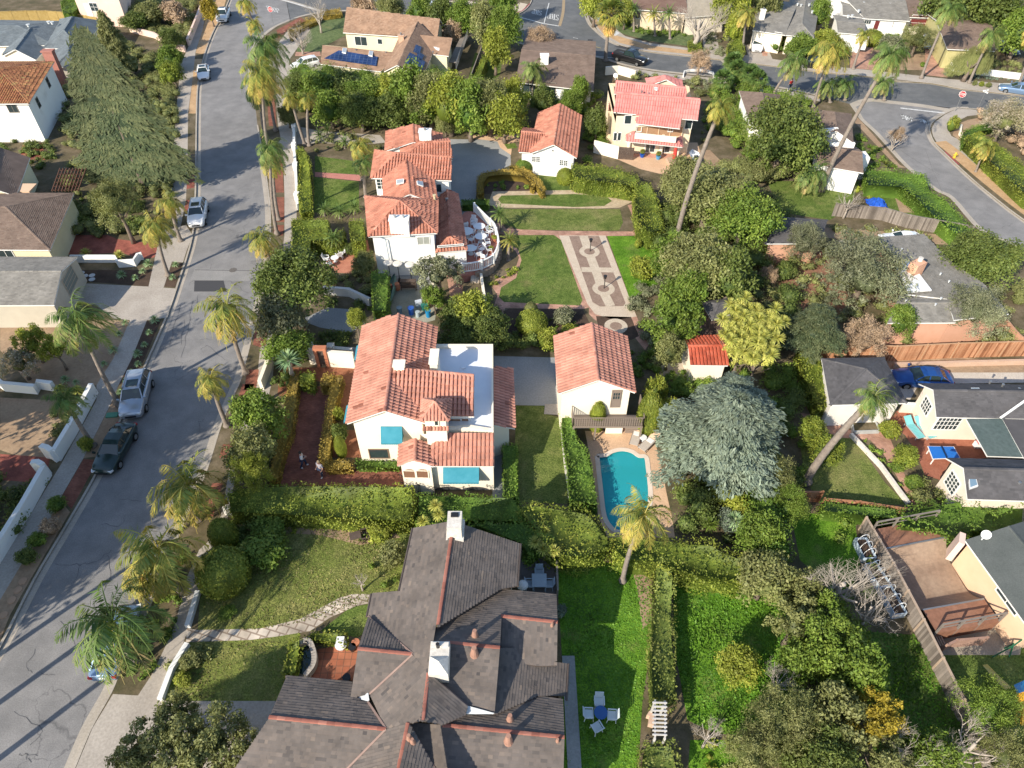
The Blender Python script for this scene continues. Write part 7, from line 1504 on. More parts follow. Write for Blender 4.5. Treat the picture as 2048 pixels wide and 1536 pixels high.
t=place('small_boat',1388,318,.14,'white dinghy with black engine beside the tall palm foot','boat'); part(t,'hull',wpl,lambda b:b.add([(0,1.6,.5),(-.6,.6,.55),(-.6,-1.4,.55),(.6,-1.4,.55),(.6,.6,.55),(0,1.2,.1),(-.35,.4,.1),(-.35,-1.4,.1),(.35,-1.4,.1),(.35,.4,.1)],[(0,1,6,5),(1,2,7,6),(2,3,8,7),(3,4,9,8),(4,0,5,9),(5,6,7,8,9)])); part(t,'engine',blkm,lambda b:b.box((0,-.9,.6),(.5,.5,.5)))
t=place('tarpaulin_heap',1756,415,.13,'crumpled bright blue tarpaulin heaped on the grass','tarpaulin'); 
def tarp(b):
    rr=random.Random(3); n=10; vs=[(-1.0+2*i/n+rr.uniform(-.1,.1),-1.6+3.2*j/n+rr.uniform(-.1,.1),max(0.02,.75*math.exp(-(((i-5)/3)**2+((j-5)/4)**2))+rr.uniform(-.05,.28))) for j in range(n+1) for i in range(n+1)]
    b.add(vs,[(j*(n+1)+i,j*(n+1)+i+1,(j+1)*(n+1)+i+1,(j+1)*(n+1)+i) for j in range(n) for i in range(n)])
part(t,'sheet',Mplain('tarp_blue',(.02,.10,.50),.5),tarp)
table_at(1832,671,.4,'round white plastic table behind the coral house',wpl,.7,group=None); chair_at(1825,662,1.0,'white plastic chair behind the coral house',wpl,None)
t=place('garden_arbour',1322,1440,.12,'white slatted arbour straddling the flowering hedge','arbour'); g=P(1306,1405,2.2); 
b=MB()
for i in range(9): 
    v=1405+i*8; b.beam(P(1305,v,2.2),P(1334,v+1,2.2),.07,.09)
b.beam(P(1310,1400,2.12),P(1310,1478,2.12),.08,.1); b.beam(P(1330,1402,2.12),P(1330,1478,2.12),.08,.1); b.obj('slats',M('pale_grey_wood',[(.45,.43,.40),(.55,.53,.50)],3),t)
for u,v in((1310,1403),(1330,1404),(1310,1476),(1330,1476)):
    p=P(u,v,2.1); b=MB(); b.beam(p,Vector((p.x,p.y,.12)),.1,.1); b.obj('post',MATS['pale_grey_wood'],t)
wallline([(1294,1432),(1302,1438),(1300,1455)],.5,.3,M('tan_block',[(.50,.34,.25),(.56,.4,.3)],2),'low tan block seat beside the white arbour',name='block_seat',cat='wall')
t=place('timber_pergola',130,365,.12,'dark brown timber pergola below the big cedar','pergola'); b=MB()
for i in range(9): b.beam(P(104+i*6.5,382,2.7),P(120+i*6.5,337,2.7),.07,.14)
for i in range(6): b.beam(P(104,382-i*9,2.6) if 0 else P(103+i*3,380-i*8,2.55),P(158+i*1.5,380-i*8,2.55),.06,.08)
b.obj('beams',M('red_brown_timber',[(.12,.06,.04),(.18,.09,.06)],2),t)
t=thing('skate_ramp',P(1850,1150,.12),'plywood half-pipe ramp with timber railing platforms at both ends','skate ramp')
ply=M('plywood',[(.25,.17,.12),(.32,.235,.17)],.6,.8,.15,.01,fine=4); plyr=M('red_plywood',[(.22,.105,.065),(.28,.14,.09)],.8,.8,.15,.01,fine=4)
a0=P(1768,1098,1.3);a1=P(1893,1074,1.3); b0=P(1845,1220,1.3); b1=P(1968,1198,1.3)
def rampsec(s):
    r_=.30
    if s<r_: k=1-s/r_; return .3+1.0*(k**2)
    if s>1-r_: k=(s-1+r_)/r_; return .3+1.0*(k**2)
    return .3
b=MB(); n=24; vs=[]
for i in range(n+1):
    s=i/n; z=rampsec(s); p=a0.lerp(b0,s); q=a1.lerp(b1,s); vs+=[(p.x,p.y,z),(q.x,q.y,z)]
b.add(vs,[(2*i,2*i+1,2*i+3,2*i+2) for i in range(n)]); b.obj('riding_surface',ply,t)
dd=(b0-a0).normalized(); b=MB()
for (e0,e1,sg) in((a0,a1,-1),(b0,b1,1)):
    f=dd*sg*(1.5); b=MB(); b.add([e0,e1,e1+f,e0+f,e0+f-Vector((0,0,1.15)),e1+f-Vector((0,0,1.15))],[(0,1,2,3),(3,2,5,4)]); b.obj('platform',plyr,t); b=MB(); b.beam(e0,e1,.09,.09); b.obj('coping',grym,t)
b=MB()
vs=[]
for i in range(n+1):
    s=i/n; z=rampsec(s)
    for e,f in((a0,b0),(a1,b1)): p=e.lerp(f,s); vs+=[(p.x,p.y,z),(p.x,p.y,.12)]
b.add(vs,[(4*i,4*i+4,4*i+5,4*i+1) for i in range(n)]+[(4*i+2,4*i+3,4*i+7,4*i+6) for i in range(n)]); b.obj('side_panel',plyr,t)
for (e0,e1,sg) in((a0,a1,-1),(b0,b1,1)):
    b=MB(); f=dd*sg*1.45; u_=Vector((0,0,1.0))
    for k in range(4): p=e0.lerp(e1,k/3)+f; b.beam(p-Vector((0,0,1.15)),p+u_,.1,.1)
    b.beam(e0+f+u_,e1+f+u_,.1,.06); b.beam(e0+f+u_*.55,e1+f+u_*.55,.05,.05); b.obj('railing',gwood,t)
capw=M('tan_coping_wood',[(.36,.27,.20),(.44,.34,.26)],2)
fence([(1718,1060),(1770,1150),(1828,1262),(1905,1420),(1948,1500),(2000,1600)],1.5,gwood,'long weathered timber boundary fence with broad tan cap beside the ramp',topm=capw)
fence([(1885,1062),(1945,1160),(1995,1230)],1.2,M('brown_fence',[(.18,.12,.09),(.25,.17,.13)],2),'brown panelled fence between the ramp and the peach house')
fence([(1640,716),(1780,722),(1900,716),(2046,712)],1.7,rwood,'new redwood fence running above the charcoal garage',board=.14,topm=M('pale_redwood',[(.42,.25,.14),(.50,.31,.19)],2))
fence([(2046,712),(2020,690),(1990,652),(1975,640)],1.4,M('pink_redwood',[(.40,.22,.14),(.48,.28,.19)],2),'pink-brown timber fence at the right of the coral house')
fence([(1664,432),(1760,440),(1810,455),(1905,472),(1935,478)],1.5,gwood,'old grey wooden fence below the small back garden')
fence([(1588,1004),(1636,1004)],1.2,rwood,'short red-brown fence panel at the orchard corner'); fence([(1640,1016),(1710,1022),(1800,1036)],1.1,rwood,'sagging red-brown fence under the ivy')
fence([(0,44),(60,42),(100,42),(140,45),(200,56)],1.6,M('yellow_bamboo',[(.36,.25,.08),(.45,.33,.13)],3),'yellow bamboo screen fence at the upper left',board=.1)
fence([(943,170),(965,110)],1.5,gwood,'dark garden fence right of the yellow house')
fence([(1236,318),(1265,320)],1.5,dwood,'brown solid gate beside the cream wall on the patio',name='timber_gate',cat='gate')
fence([(1880,1305),(1900,1295),(1960,1290)],1.0,M('pinkish_fence',[(.28,.17,.13),(.35,.22,.17)],2),'low pinkish fence across the gravel yard')
ww=white
wallline([(193,786),(150,868),(118,922)],1.15,.35,white,'white street wall above the gate gap on the left pavement',cap=None); wallline([(100,950),(60,1022),(0,1120),(-60,1215)],1.15,.35,white,'long white street wall below the gate gap on the left',cap=None)
wallline([(118,922),(108,915),(96,912)],1.3,.4,white,'white gate pier return at the upper side of the brick court'); wallline([(100,950),(90,944),(78,945)],1.3,.4,white,'white gate pier return at the lower side of the brick court')
wallline([(0,770),(14,780),(78,786),(82,776),(112,780)],.9,.35,white,'stepped white wall edging the bare garden on the left')
wallline([(146,524),(220,524),(234,524),(240,534),(272,532),(280,520),(288,518)],.8,.25,white,'low stepped white wall between the red and the grey driveway')
wallline([(262,64),(310,76),(352,100),(372,104)],.9,.3,pinkw,'pale pink garden wall with coping at the upper left'); wallline([(378,92),(395,50),(412,6),(420,-20)],1.1,.3,pinkw,'pink street wall along the upper left pavement')
wallline([(590,262),(590,300),(593,340),(596,400),(597,420)],.7,.3,white,'white pillared wall between pavement and white house lawn',piers=[0,1,2,3])
wallline([(545,715),(538,745),(525,780)],1.1,.3,cream,'cream wall end beside the palm on the right pavement'); wallline([(622,726),(640,728)],1.7,.3,cream,'cream wall left of the clay gate')
wallline([(656,731),(712,735)],1.7,.3,cream,'cream wall between the clay gate and the awning house'); t=place('garden_gate',648,732,.13,'arched terracotta gate surround in the cream wall','gate'); part(t,'surround',MATS['clay_pot'],lambda b:(b.box((-.4,0,1.0),(.25,.4,2.0)),b.box((.4,0,1.0),(.25,.4,2.0)),b.box((0,0,2.05),(1.1,.45,.25)))); part(t,'door',dwood,lambda b:b.box((0,0,1),(.6,.1,1.8)))
wallline([(597,700),(622,704),(664,706),(706,710)],.7,.35,stone,'low grey-white stone wall beside the shaded path',piers=[1,2])
wallline([(650,588),(700,592),(742,612)],.9,.3,M('dappled_wall',[(.55,.53,.5),(.62,.6,.57)],2),'pale rendered wall under the dense oak')
wallline([(758,612),(757,640),(756,660)],1.5,.15,whitep,'narrow white wall end at the courtyard entrance')
wallline([(452,1026),(500,1032),(560,1036),(640,1040),(790,1046)],.8,.3,white,'low white wall under the long golden hedge')
wallline([(398,1186),(377,1256)],.35,.3,whitep,'low white kerb wall along the front lawn'); wallline([(377,1290),(346,1340),(323,1402)],.35,.3,whitep,'low white kerb wall below the flagstone path')
wallline([(870,612),(866,560)],.5,.3,cream,'low cream wall right of the bins courtyard'); wallline([(962,555),(968,595),(976,640)],.6,.25,cream,'low cream wall by the vegetable bed')
wallline([(1187,305),(1236,318)],1.6,.15,cream,'cream wall panel behind the cottage hedge')
wallline([(1366,155),(1368,146),(1380,143),(1405,143),(1425,148),(1430,160)],.35,.15,whitep,'white curved kerb around the rockery beside the cross street')
wallline([(1124,832),(1125,870),(1131,930),(1140,1000)],.3,.25,stone,'irregular pale stone edging between lawn and pool hedge')
wallline([(1700,872),(1760,935),(1800,990),(1815,1010)],.35,.22,stone,'curving pale stone edging of the orchard lawn')
wallline([(1233,395),(1250,390),(1268,396)],.9,.25,stone,'white stone garden seat at the end of the oval lawn',name='stone_bench',cat='bench')
wallline([(1884,100),(1888,128),(1905,143),(1960,150),(2046,160)],.9,.12,whitep,'white picket fence before the brown-roofed house at upper right',name='picket_fence',cat='fence')
wallline([(1920,256),(1918,270),(1935,290)],.5,.2,cream,'low curved cream wall at the street corner garden')
wallline([(1210,150),(1236,148),(1270,158)],1.2,.25,cream,'cream street wall left of the pink gable')
wallline([(2048,728),(1960,730),(1785,735)],.5,.25,MATS['tan_block'],'low tan retaining wall below the redwood fence')
bluew=Mplain('blue_white_metal',(.45,.55,.66),.5)
for i,(p,q,l) in enumerate([((1716,1085),(1735,1125),'upper metal planter trough with white hoops beside the long fence'),((1735,1135),(1765,1180),'middle metal planter trough with white hoops beside the long fence'),((1765,1182),(1795,1236),'lowest metal planter trough with white hoops beside the long fence')]):
    a,c_=P(*p,.13),P(*q,.13); t=thing('planter_trough',a,l,'planter',"planter troughs along the fence"); d=(c_-a); L=d.length; d.normalize(); n=Vector((-d.y,d.x,0)); b=MB()
    for s_ in(-1,1): b.beam(a+n*s_*.4+Vector((0,0,.3)),c_+n*s_*.4+Vector((0,0,.3)),.04,.6)
    b.beam(a-n*.4+Vector((0,0,.3)),a+n*.4+Vector((0,0,.3)),.04,.6); b.beam(c_-n*.4+Vector((0,0,.3)),c_+n*.4+Vector((0,0,.3)),.04,.6); b.obj('trough',bluew,t); b=MB(); b.beam(a+Vector((0,0,.35)),c_+Vector((0,0,.35)),.75,.1); b.obj('earth',soild,t)
    for k in range(3):
        m_=a.lerp(c_,(k+.5)/3); b=MB(); b.tube([m_+n*.4*math.cos(x*math.pi/8)+Vector((0,0,.6+.75*math.sin(x*math.pi/8))) for x in range(9)],.025,6); b.obj('hoop',whitep,t)
t=place('white_heater',1739,1040,.13,'white slatted tub on the ivy fence corner','garden box'); part(t,'tub',wpl,lambda b:[b.box((-.25+.1*k,0,.4),(.07,.6,.8)) for k in range(6)])
t=place('raised_bed',1733,850,.13,'grey timber raised bed beside the leaning palm','raised bed'); b=MB(); q=[P(1704,840,.5),P(1750,838,.5),P(1760,860,.5),P(1708,862,.5)]
for i in range(4): b.beam(q[i]-Vector((0,0,.2)),q[(i+1)%4]-Vector((0,0,.2)),.08,.4)
b.obj('frame',M('grey_timber',[(.33,.34,.33),(.42,.43,.42)],3),t); b=MB(); b.add([x-Vector((0,0,.12)) for x in q],[(0,1,2,3)]); b.obj('earth',soil,t)
t=place('play_set',2035,1440,.12,'wooden climbing frame with yellow slide and bright roof panels at the right edge','play set'); b=MB(); b.add([P(1965,1330,1.5),P(1975,1328,1.5),P(1998,1352,.8),P(2022,1374,.3),P(2016,1384,.3),P(1992,1362,.8)],[(0,1,2,5),(5,2,3,4)]); b.obj('slide',Mplain('slide_yellow',(.50,.36,.08),.4),t)
b=MB(); b.add([P(2028,1370,2.2),P(2070,1350,2.2),P(2080,1372,2.6),P(2034,1388,2.6)],[(0,1,2,3)]); b.obj('roof_panel',Mplain('panel_blue',(.02,.25,.5)),t); b=MB(); b.add([P(2034,1388,2.6),P(2080,1372,2.6),P(2085,1390,2.2),P(2038,1405,2.2)],[(0,1,2,3)]); b.obj('roof_panel',Mplain('panel_orange',(.7,.35,.02)),t)
b=MB(); 
for u in(2034,2048): b.beam(P(u,1370,2.2),P(u-4,1450,.12),.12,.12)
for k in range(5): b.beam(P(2031,1395+k*10,1.8-.35*k),P(2045,1393+k*10,1.8-.35*k),.1,.06)
b.obj('ladder',MATS['panel_orange'] if 0 else Mplain('ladder_yellow',(.6,.38,.05)),t)
t=place('swing_frame',2020,1290,.12,'green-topped A-frame behind the play lawn','swing'); b=MB(); b.beam(P(2026,1292,1.6),P(2050,1275,1.6),.08,.08); 
for u,v in((2026,1292),(2050,1275)):
    p=P(u,v,1.6); b.beam(p,Vector((p.x-.5,p.y,.12)),.06,.06); b.beam(p,Vector((p.x+.5,p.y,.12)),.06,.06)
b.obj('frame',Mplain('frame_green',(.02,.14,.07)),t)
t=place('garden_trellis',1870,1278,.12,'slatted timber steps over the dark hatch beside the fence','steps'); b=MB()
for k in range(6): b.beam(P(1853+k*5,1264,.7),P(1866+k*5,1292,.7),.07,.06)
b.obj('slats',capw,t)
t=place('garden_steps',935,562,.12,'pale garden steps with dark grates below the terrace','steps'); b=MB()
for k in range(4): b.box(P(945+k*5,563,.12)+Vector((0,0,.3-.07*k)),(.3,1.2,.4-.1*k))
b.obj('treads',pth,t); b=MB(); b.box(P(918,553,.13)+Vector((0,0,.03)),(1.2,.8,.05)); b.obj('grate',blkm,t)
t=place('vegetable_bed',948,585,.12,'small brown vegetable bed framed by low walls','bed'); b=MB(); b.prism([P(u,v,.3) for u,v in [(926,568),(960,566),(966,596),(928,600)]],.12,.35); b.obj('earth',soil,t)
PG='palm trees along the main street'
palm(337,551,312,455,'windblown palm at the white pavement left of the estate car','queen','palmY',.98,(.30,-.1),group=PG)
palm(362,482,340,405,'shorter palm hard against the upright cypress-like tree','queen','palmY',.85,(.3,-.1),group=PG)
palm(240,812,158,640,'tall palm with dark sweeping crown rooted beside the silver estate','queen','palm',1.3,(.45,.1),group=PG)
palm(187,892,132,800,'palm growing from the round shrub beside the dark saloon','queen','palm',.8,(.2,.1),group=PG)
palm(492,747,455,620,'palm with golden hanging fronds at the right kerb beside the oak','queen','palmY',1.3,(-.05,-.1),group=PG)
palm(455,852,422,760,'small palm with dry brown skirt on the right pavement','queen','palmY',.75,(.1,-.1),group=PG)
palm(398,1040,378,975,'golden palm leaning over the red brick verge by the hedge corner','queen','palmY',1.45,(-.1,-.15),group=PG)
palm(362,1185,318,1105,'thick cluster palm left of the clipped balls','queen','palmY',1.45,(-.15,-.2),group=PG)
palm(335,1190,300,1155,'low palm crown nestled under the thick cluster palm','queen','palmY',.85,(-.1,-.2),group=PG)
palm(275,1330,228,1248,'nearest street palm with broad drooping crown over the parked car','queen','palm',1.5,(-.1,-.25),group=PG)
palm(555,470,541,300,'slim palm with feathery head blown right beside the white pillars','queen','palm',.95,(.45,-.3),group=PG)
palm(558,440,546,330,'shorter twin of the slim palm by the white pillars','queen','palmY',.7,(.3,-.4),group=PG)
palm(530,272,520,170,'palm with sweeping green crown in the windblown pair','queen','palm',1.45,(.5,-.25),group=PG); palm(552,262,532,95,'tallest windblown palm above the north driveway','queen','palm',1.6,(.5,-.2),group=PG)
palm(545,345,524,150,'windblown palm in the middle of the right pavement cluster','queen','palmY',1.4,(.45,-.4),group=PG)
palm(528,100,508,48,'small palm by the top of the main street kerb','queen','palmY',.8,(.2,-.5),group=PG); palm(520,82,492,6,'palm crown touching the top edge above the main street','queen','palmY',.9,(.3,-.6),group=PG)
palm(610,290,582,196,'left one of the twin slender palms by the white house driveway','queen','palmY',.72,(.15,.1),group=None); palm(619,292,616,196,'right one of the twin slender palms by the white house driveway','queen','palmY',.72,(.15,.1),group=None)
palm(540,520,524,478,'squat golden palm at the left of the square hedge','queen','palmY',.95,(.05,-.2),group=PG)
palm(725,360,722,292,'green palm with windswept fronds over the white house roof','queen','palmY',.95,(.4,-.35),group=None); palm(732,395,728,325,'lower palm brushing the white house roof','queen','palm',.75,(.4,-.3),group=None)
palm(1245,1163,1288,1032,'leaning palm with pale trunk over the swimming pool','queen','palmY',1.0,(.1,-.05),tr=.17,group=None)
palm(1350,492,1442,214,'very tall palm with bare pale trunk rising between cottage and trees','queen','palmY',.8,(.5,-.35),tr=.28,group='tall skyline palms')
palm(1642,382,1782,112,'very tall leaning palm that crosses the grey-brown roofs','queen','palm',1.1,(.2,-.3),tr=.27,group='tall skyline palms')
palm(1610,965,1748,795,'tall leaning palm with tufted green head over the charcoal garage','queen','palm',.8,(.75,-.25),tr=.30,group='tall skyline palms')
palm(1540,202,1590,125,'pale-trunked palm with brushed green crown over the cross street','queen','palm',1.2,(.1,-.1),group='tall skyline palms')
palm(1626,215,1664,100,'palm with full golden crown before the white garage','queen','palmY',1.5,(.1,-.4),group='tall skyline palms')
palm(1706,138,1730,70,'thin palm standing in front of the double garage door','queen','palmY',.8,(.2,-.3),group='tall skyline palms')
palm(1842,157,1900,20,'tall palm with long dry skirt beside the far right driveway','queen','palm',1.2,(.3,-.5),group='tall skyline palms'); palm(1938,166,1985,70,'tall palm with drooping brown skirt in the weeping tree','queen','palm',1.1,(.4,-.4),group='tall skyline palms'); palm(2036,172,2080,60,'palm trunk leaning out at the right picture edge','queen','palmY',1.2,(.2,-.4),group='tall skyline palms')
palm(1484,110,1494,28,'palm with orange-tinged crown beside the grey ranch house','queen','palmY',1.0,(-.1,-.3),group='tall skyline palms'); palm(1211,122,1222,28,'thick-headed fan palm on the kerb of the north junction','fan','palmY',1.35,(0,-.1),tr=.3,group='tall skyline palms')
palm(1951,344,1972,292,'short slim palm on the straw verge of the diagonal street','queen','palmY',.8,(.1,0),tr=.12,group=None)
palm(1065,205,1068,140,'feathery palm in front of the grey-brown gable roof','queen','palm',1.1,(0,-.1),tr=.14,group=None)
palm(1640,380,1628,350,'silver-green drooping palm on the grass under the big tree','queen','palm',1.1,(0,-.3),tr=.3,group=None,H=2.6)
for i,(u,v,l) in enumerate([(1466,125,'left head of the fan palm cluster by the cross street'),(1474,140,'middle head of the fan palm cluster by the cross street'),(1500,150,'right head of the fan palm cluster by the cross street'),(1515,160,'broad-leaved palm at the foot of the cluster'),(1445,160,'low palm left of the cluster')]): palm(u,v+30,u,v,l,'fan','palm',.85,(0,-.1),group='palms at the cross street bend')
for u,v,u2,v2,l in((1660,205,1655,170,'low green palm between house roof and street'),(1690,200,1690,168,'yellow-green palm right of the low green palm'),(1768,200,1768,165,'bright green banana-like palm hanging over the street')): palm(u,v,u2,v2,l,'queen','palm',.95,(0,-.3),group='palms at the cross street bend')
palm(1003,462,1000,430,'young palm at the left end of the garden lawn','date','palm',.75,(0,0),tr=.18,group='young garden palms'); palm(1017,520,1020,482,'young palm by the curved brick path','date','palmY',.7,(0,0),tr=.18,group='young garden palms')
palm(663,510,668,478,'spreading small palm behind the west patio','date','palm',.7,(0,0),tr=.12,group='young garden palms')
for u,v,l in((650,420,'palm clump left of the white house lawn end'),(680,425,'palm clump in the middle of the white house lawn end'),(710,415,'palm clump at the tiled roof corner'),(725,455,'dark bird-of-paradise clump by the tiled roof'),(655,260,'low fan palm by the driveway of the white house'),(640,272,'second low fan palm left by the white house driveway'),(690,285,'palm clump right of the twin palms')): palm(u,v+12,u,v,l,'date','palm',.62,(0,0),tr=.1,group='low palm clumps')
rosette(576,722,30,'agave','blue-green spiky dragon tree on a pale stem by the entrance','dragon_tree','tree',h=2.4,tr=.16)
palm(1268,33+30,1268,20,'banana-like palm at the tan house front','date','palm',.9,(0,-.2),group='banana palms'); palm(1310,72,1308,30,'tall banana clump at the tan house middle','date','palmY',1.0,(0,-.2),group='banana palms'); palm(1340,78,1338,28,'broad banana palm at the tan house right','date','palm',1.0,(0,-.2),group='banana palms')
def outside(x,y,z): return proj((x,y,z))
for x,y,h,l in((-35,14.4,16,'tall palm beyond the left edge of the view'),(-33,12.2,16,'second tall palm beyond the left edge'),(-31.5,9.2,15,'third tall palm beyond the lower left corner'),(-34,-3,16,'palm below the lower left corner of the view')):
    a=outside(x,y,.1); c_=outside(x+.4,y+.3,h); palm(a[0],a[1],c_[0],c_[1],l,'queen','palm',1.2,(.2,0),H=h,group=None)
for x,y,h,rr_,l in((-40,25,16,5.5,'large oak beyond the left edge beside the white street wall'),(-41,15,16,5.0,'round oak beyond the left edge by the lower pavement'),(-46,33,15,4.5,'oak tree left of the bare garden outside the view')):
    q=outside(x,y,h*.5); tree('big',q[0],q[1],rr_*ppm(q[0],q[1],h*.5),h,'oak',l,name='oak_tree',full=True)
tree('cedar',236,245,128,17,'cedar','huge spreading blue-green cedar dominating the left side',name='cedar_tree',ry=9.2,rz=8.4,seed=1,zc=8.0)
tree('cedar',226,90,36,9,'olive','smaller olive-grey conifer behind the huge cedar',name='conifer_tree',seed=2,rz=4)
tree('fine',232,405,46,7.5,'olive','dense upright dark tree beside the red driveway',name='upright_tree',rv=55)
tree('big',586,570,86,8.0,'oak','wide dense evergreen oak between street and white house',name='oak_tree',rv=78)
tree('round',560,640,55,6.0,'grey','grey-green tree crown at the foot of the oak')
tree('round',575,700,52,3.6,'mid','round green shrub-tree at the cream house entrance')
tree('round',522,835,58,5.5,'mid','glossy green tree beside the brick court')
tree('round',505,905,56,5.0,'olive','feathery olive tree at the hedge corner'); tree('fine',500,950,48,4.6,'lime','yellow-green shaggy tree by the golden hedge')
tree('cedarflat',1458,866,132,9.5,'blue','huge blue-green spreading cedar right of the pool',name='cedar_tree',rv=125,seed=2)
tree('cedarflat',1470,790,70,8.0,'blue','pale blue cedar bough mass above the pool cedar',name='cedar_tree',rv=52,seed=3)
tree('big',1568,275,78,9.5,'oak','big glossy magnolia-like tree in front of the right street',name='magnolia_tree',rv=92)
tree('fine',1728,548,86,6.5,'grey','huge grey-green round tree over the coral house',name='round_tree',rv=95); tree('big',1962,520,86,6.5,'oak','very wide dark green oak right of the coral chimney',name='oak_tree',rv=66)
tree('fine',1948,620,62,6,'grey','loose grey tree in front of the lower coral roof',rv=62); tree('fine',1607,487,42,5,'grey','pale weeping grey-green tree over the small dark roof'); tree('round',1800,645,34,4.5,'mid','light green tree at the coral house front')
tree('cedarflat',1632,655,66,6,'cedar','dark spreading conifer left of the redwood fence',rv=60,seed=1); tree('fine',1727,680,52,4.5,'brown','dry brown-olive shrub tree behind the redwood fence')
tree('big',1420,395,84,8,'olive','large grey-green oak at the foot of the tallest palm',name='oak_tree',rv=72); tree('big',1485,435,75,7.5,'mid','wide green oak right of the tallest palm',name='oak_tree',rv=68); tree('big',1370,370,55,7,'olive','olive tree behind the garden hedge end')
tree('round',1345,520,48,6,'mid','fresh green tree beside the garden lawn'); tree('big',1400,530,80,7.5,'olive','broad dark oak at the middle right of the garden',name='oak_tree',rv=75); tree('round',1460,560,60,7,'oak','dense olive tree above the slate shed'); tree('round',1370,590,50,6,'mid','bright green feathery tree left of the slate shed')
tree('loose',1345,645,60,5.5,'mid','open-branched fig tree above the red tile shed',name='fig_tree'); tree('round',1338,705,35,4,'olive','olive shrub-tree left of the red tile shed')
for i,(u,v,r) in enumerate([(1480,640,34),(1500,675,36),(1480,705,34),(1525,680,30),(1515,715,28),(1465,670,26),(1535,650,24)]):
    t=tree('loose',u,v,r,5.5,'spiky',['topmost','upper right','central','right','lower right','left','uppermost right'][i]+' yellow-green spiky head of the dracaena clump','dracaena',group='yellow dracaena clump')
    for k in range(5):
        o=bpy.data.objects.new('leaf_head',crown_mesh('rosette',k%3+1,'spiky')); C.objects.link(o); o.parent=t; o.location=(1.1*math.cos(k*1.26+i),1.1*math.sin(k*1.26+i),4.6+.4*(k%2)); o.scale=(.75,.75,.75)
tree('loose',875,552,48,4.6,'grey','thin grey-green olive over the courtyard steps',name='olive_tree'); tree('round',945,625,50,4.5,'lime','leafy yellow-green magnolia in front of the garden bed',name='magnolia_tree'); tree('round',915,640,40,4,'oak','dark dense shrub tree behind the white flat roof')
tree('big',960,655,60,4.0,'oak','dark tree mass right of the yellow magnolia') ; tree('loose',868,600,28,3.4,'mid','light shrub-tree beside the bins'); tree('round',730,530,26,3.5,'olive','dark feathery shrub above the tall hedge')
tree('round',712,640,22,4,'lime','bright green shrub at the cream house back corner')
k=0
for u,v,r,H,m,l in [(600,178,34,4.5,'oak','dark tree above the twin palms'),(640,184,42,5,'mid','green tree left of the solar-panel roof'),(690,180,46,5,'oak','dark tree under the solar-panel roof'),(735,195,48,5.5,'mid','tree in the middle of the green belt'),(785,195,42,5.5,'lime','yellow-green tree under the yellow gable'),(825,190,44,8,'mid','tree below the yellow gable'),(860,200,46,8,'olive','olive tree right of the yellow gable'),(900,215,48,8,'lime','light green tree right in the green belt'),(940,225,44,8,'mid','green tree near the grey yard'),(980,215,42,8,'olive','olive tree beside the small cottage path'),(1010,240,40,6.5,'lime','grey-lime tree above the tan path'),(660,222,36,5,'mid','low green tree behind the bed of the white house'),(720,225,40,5.5,'oak','deep green tree behind the yellow shrub'),(780,228,40,5,'oak','shaded tree behind the tiled wing'),(840,225,38,5,'mid','shaded tree near the back chimney'),(890,250,20,3.4,'olive','rounded olive tree by the yard edge'),(935,250,24,3.4,'mid','bushy tree at the yard corner'),(965,248,26,3.6,'lime','lime shrub tree above the tan path end'),(575,232,20,3.5,'olive','round dark bush-tree by the driveway mouth'),(1160,190,20,5,'mid','dark tree between two roofs left of the cream house'),(1192,250,22,5,'oak','dark tree right of the small cottage'),(1140,212,24,5,'mid','green tree behind the cottage ridge'),(1085,205,24,4.5,'oak','tree before the grey gable house'),(1030,200,28,6,'lime','bright tree left of the grey gable house'),(1010,60,36,8,'mid','tall green tree at the junction corner'),(990,105,30,7,'lime','yellow-green tree over the artificial lawn'),(970,55,32,7.5,'olive','olive tree behind the yellow house ridge'),(930,40,34,7,'mid','green tree behind the yellow house'),(885,35,30,6,'oak','dark green tree behind the tan roof'),(840,25,26,5,'mid','roundish tree behind the tan roof ridge'),(780,16,28,5,'olive','olive-brown tree left of the white hatchback'),(730,14,24,4.5,'brown','brown shrub-tree near the top edge'),(905,68,20,4,'brown','reddish shrub beyond the yellow house deck')]:
    tree('round' if k%3 else 'big',u,v,r*1.12,H,m,l,seed=k%3+1,full=True); k+=1
bush(725,241,17,'gold','golden yellow shrub-tree in the bed of the white house',H=2.6,kind='bush')
tree('bare',600,75,26,5,'bare','leafless pale tree with many branches on the north lawn',name='bare_tree'); tree('bare',635,22,24,6,'bare','leafless slender tree by the north hedge',name='bare_tree'); tree('fine',1080,82,32,5,'brown','half-bare brown-gold tree over the grey gable house'); tree('bare',1400,40,58,8,'bare','large leafless tree before the shake-roofed house',name='bare_tree',ry=6); tree('fine',1400,125,26,4.2,'brown','half-bare street tree in the white-kerbed rockery'); tree('bare',1792,278,22,3,'bare','bare pale frangipani beside the diagonal street',name='bare_tree'); tree('fine',1794,272,17,2.8,'brown','thin brown canopy on the frangipani')
tree('bare',1690,1165,105,7.5,'bare','big leafless tree with spreading silver branches at right',name='bare_tree',ry=4.5); tree('bare',1745,1215,50,5,'bare','second leafless tree below the silver one',name='bare_tree'); tree('bare',1560,1360,30,4,'bare','small bare tree above the grey olive',name='bare_tree'); tree('bare',1800,1500,70,5,'bare','tangled bare branches at the bottom right',name='bare_tree'); tree('bare',1950,1490,70,5,'bare','bare tree at the bottom right by the fence',name='bare_tree'); tree('bare',1418,1470,30,3,'bare','small white-twigged shrub near the arbour',name='bare_shrub',cat='shrub')
tree('bare',720,1160,14,2,'bare','tiny leafless sapling in the front lawn',name='bare_sapling',cat='sapling'); tree('bare',1700,400,24,4,'bare','grey leafless tree on the back lawn',name='bare_tree')
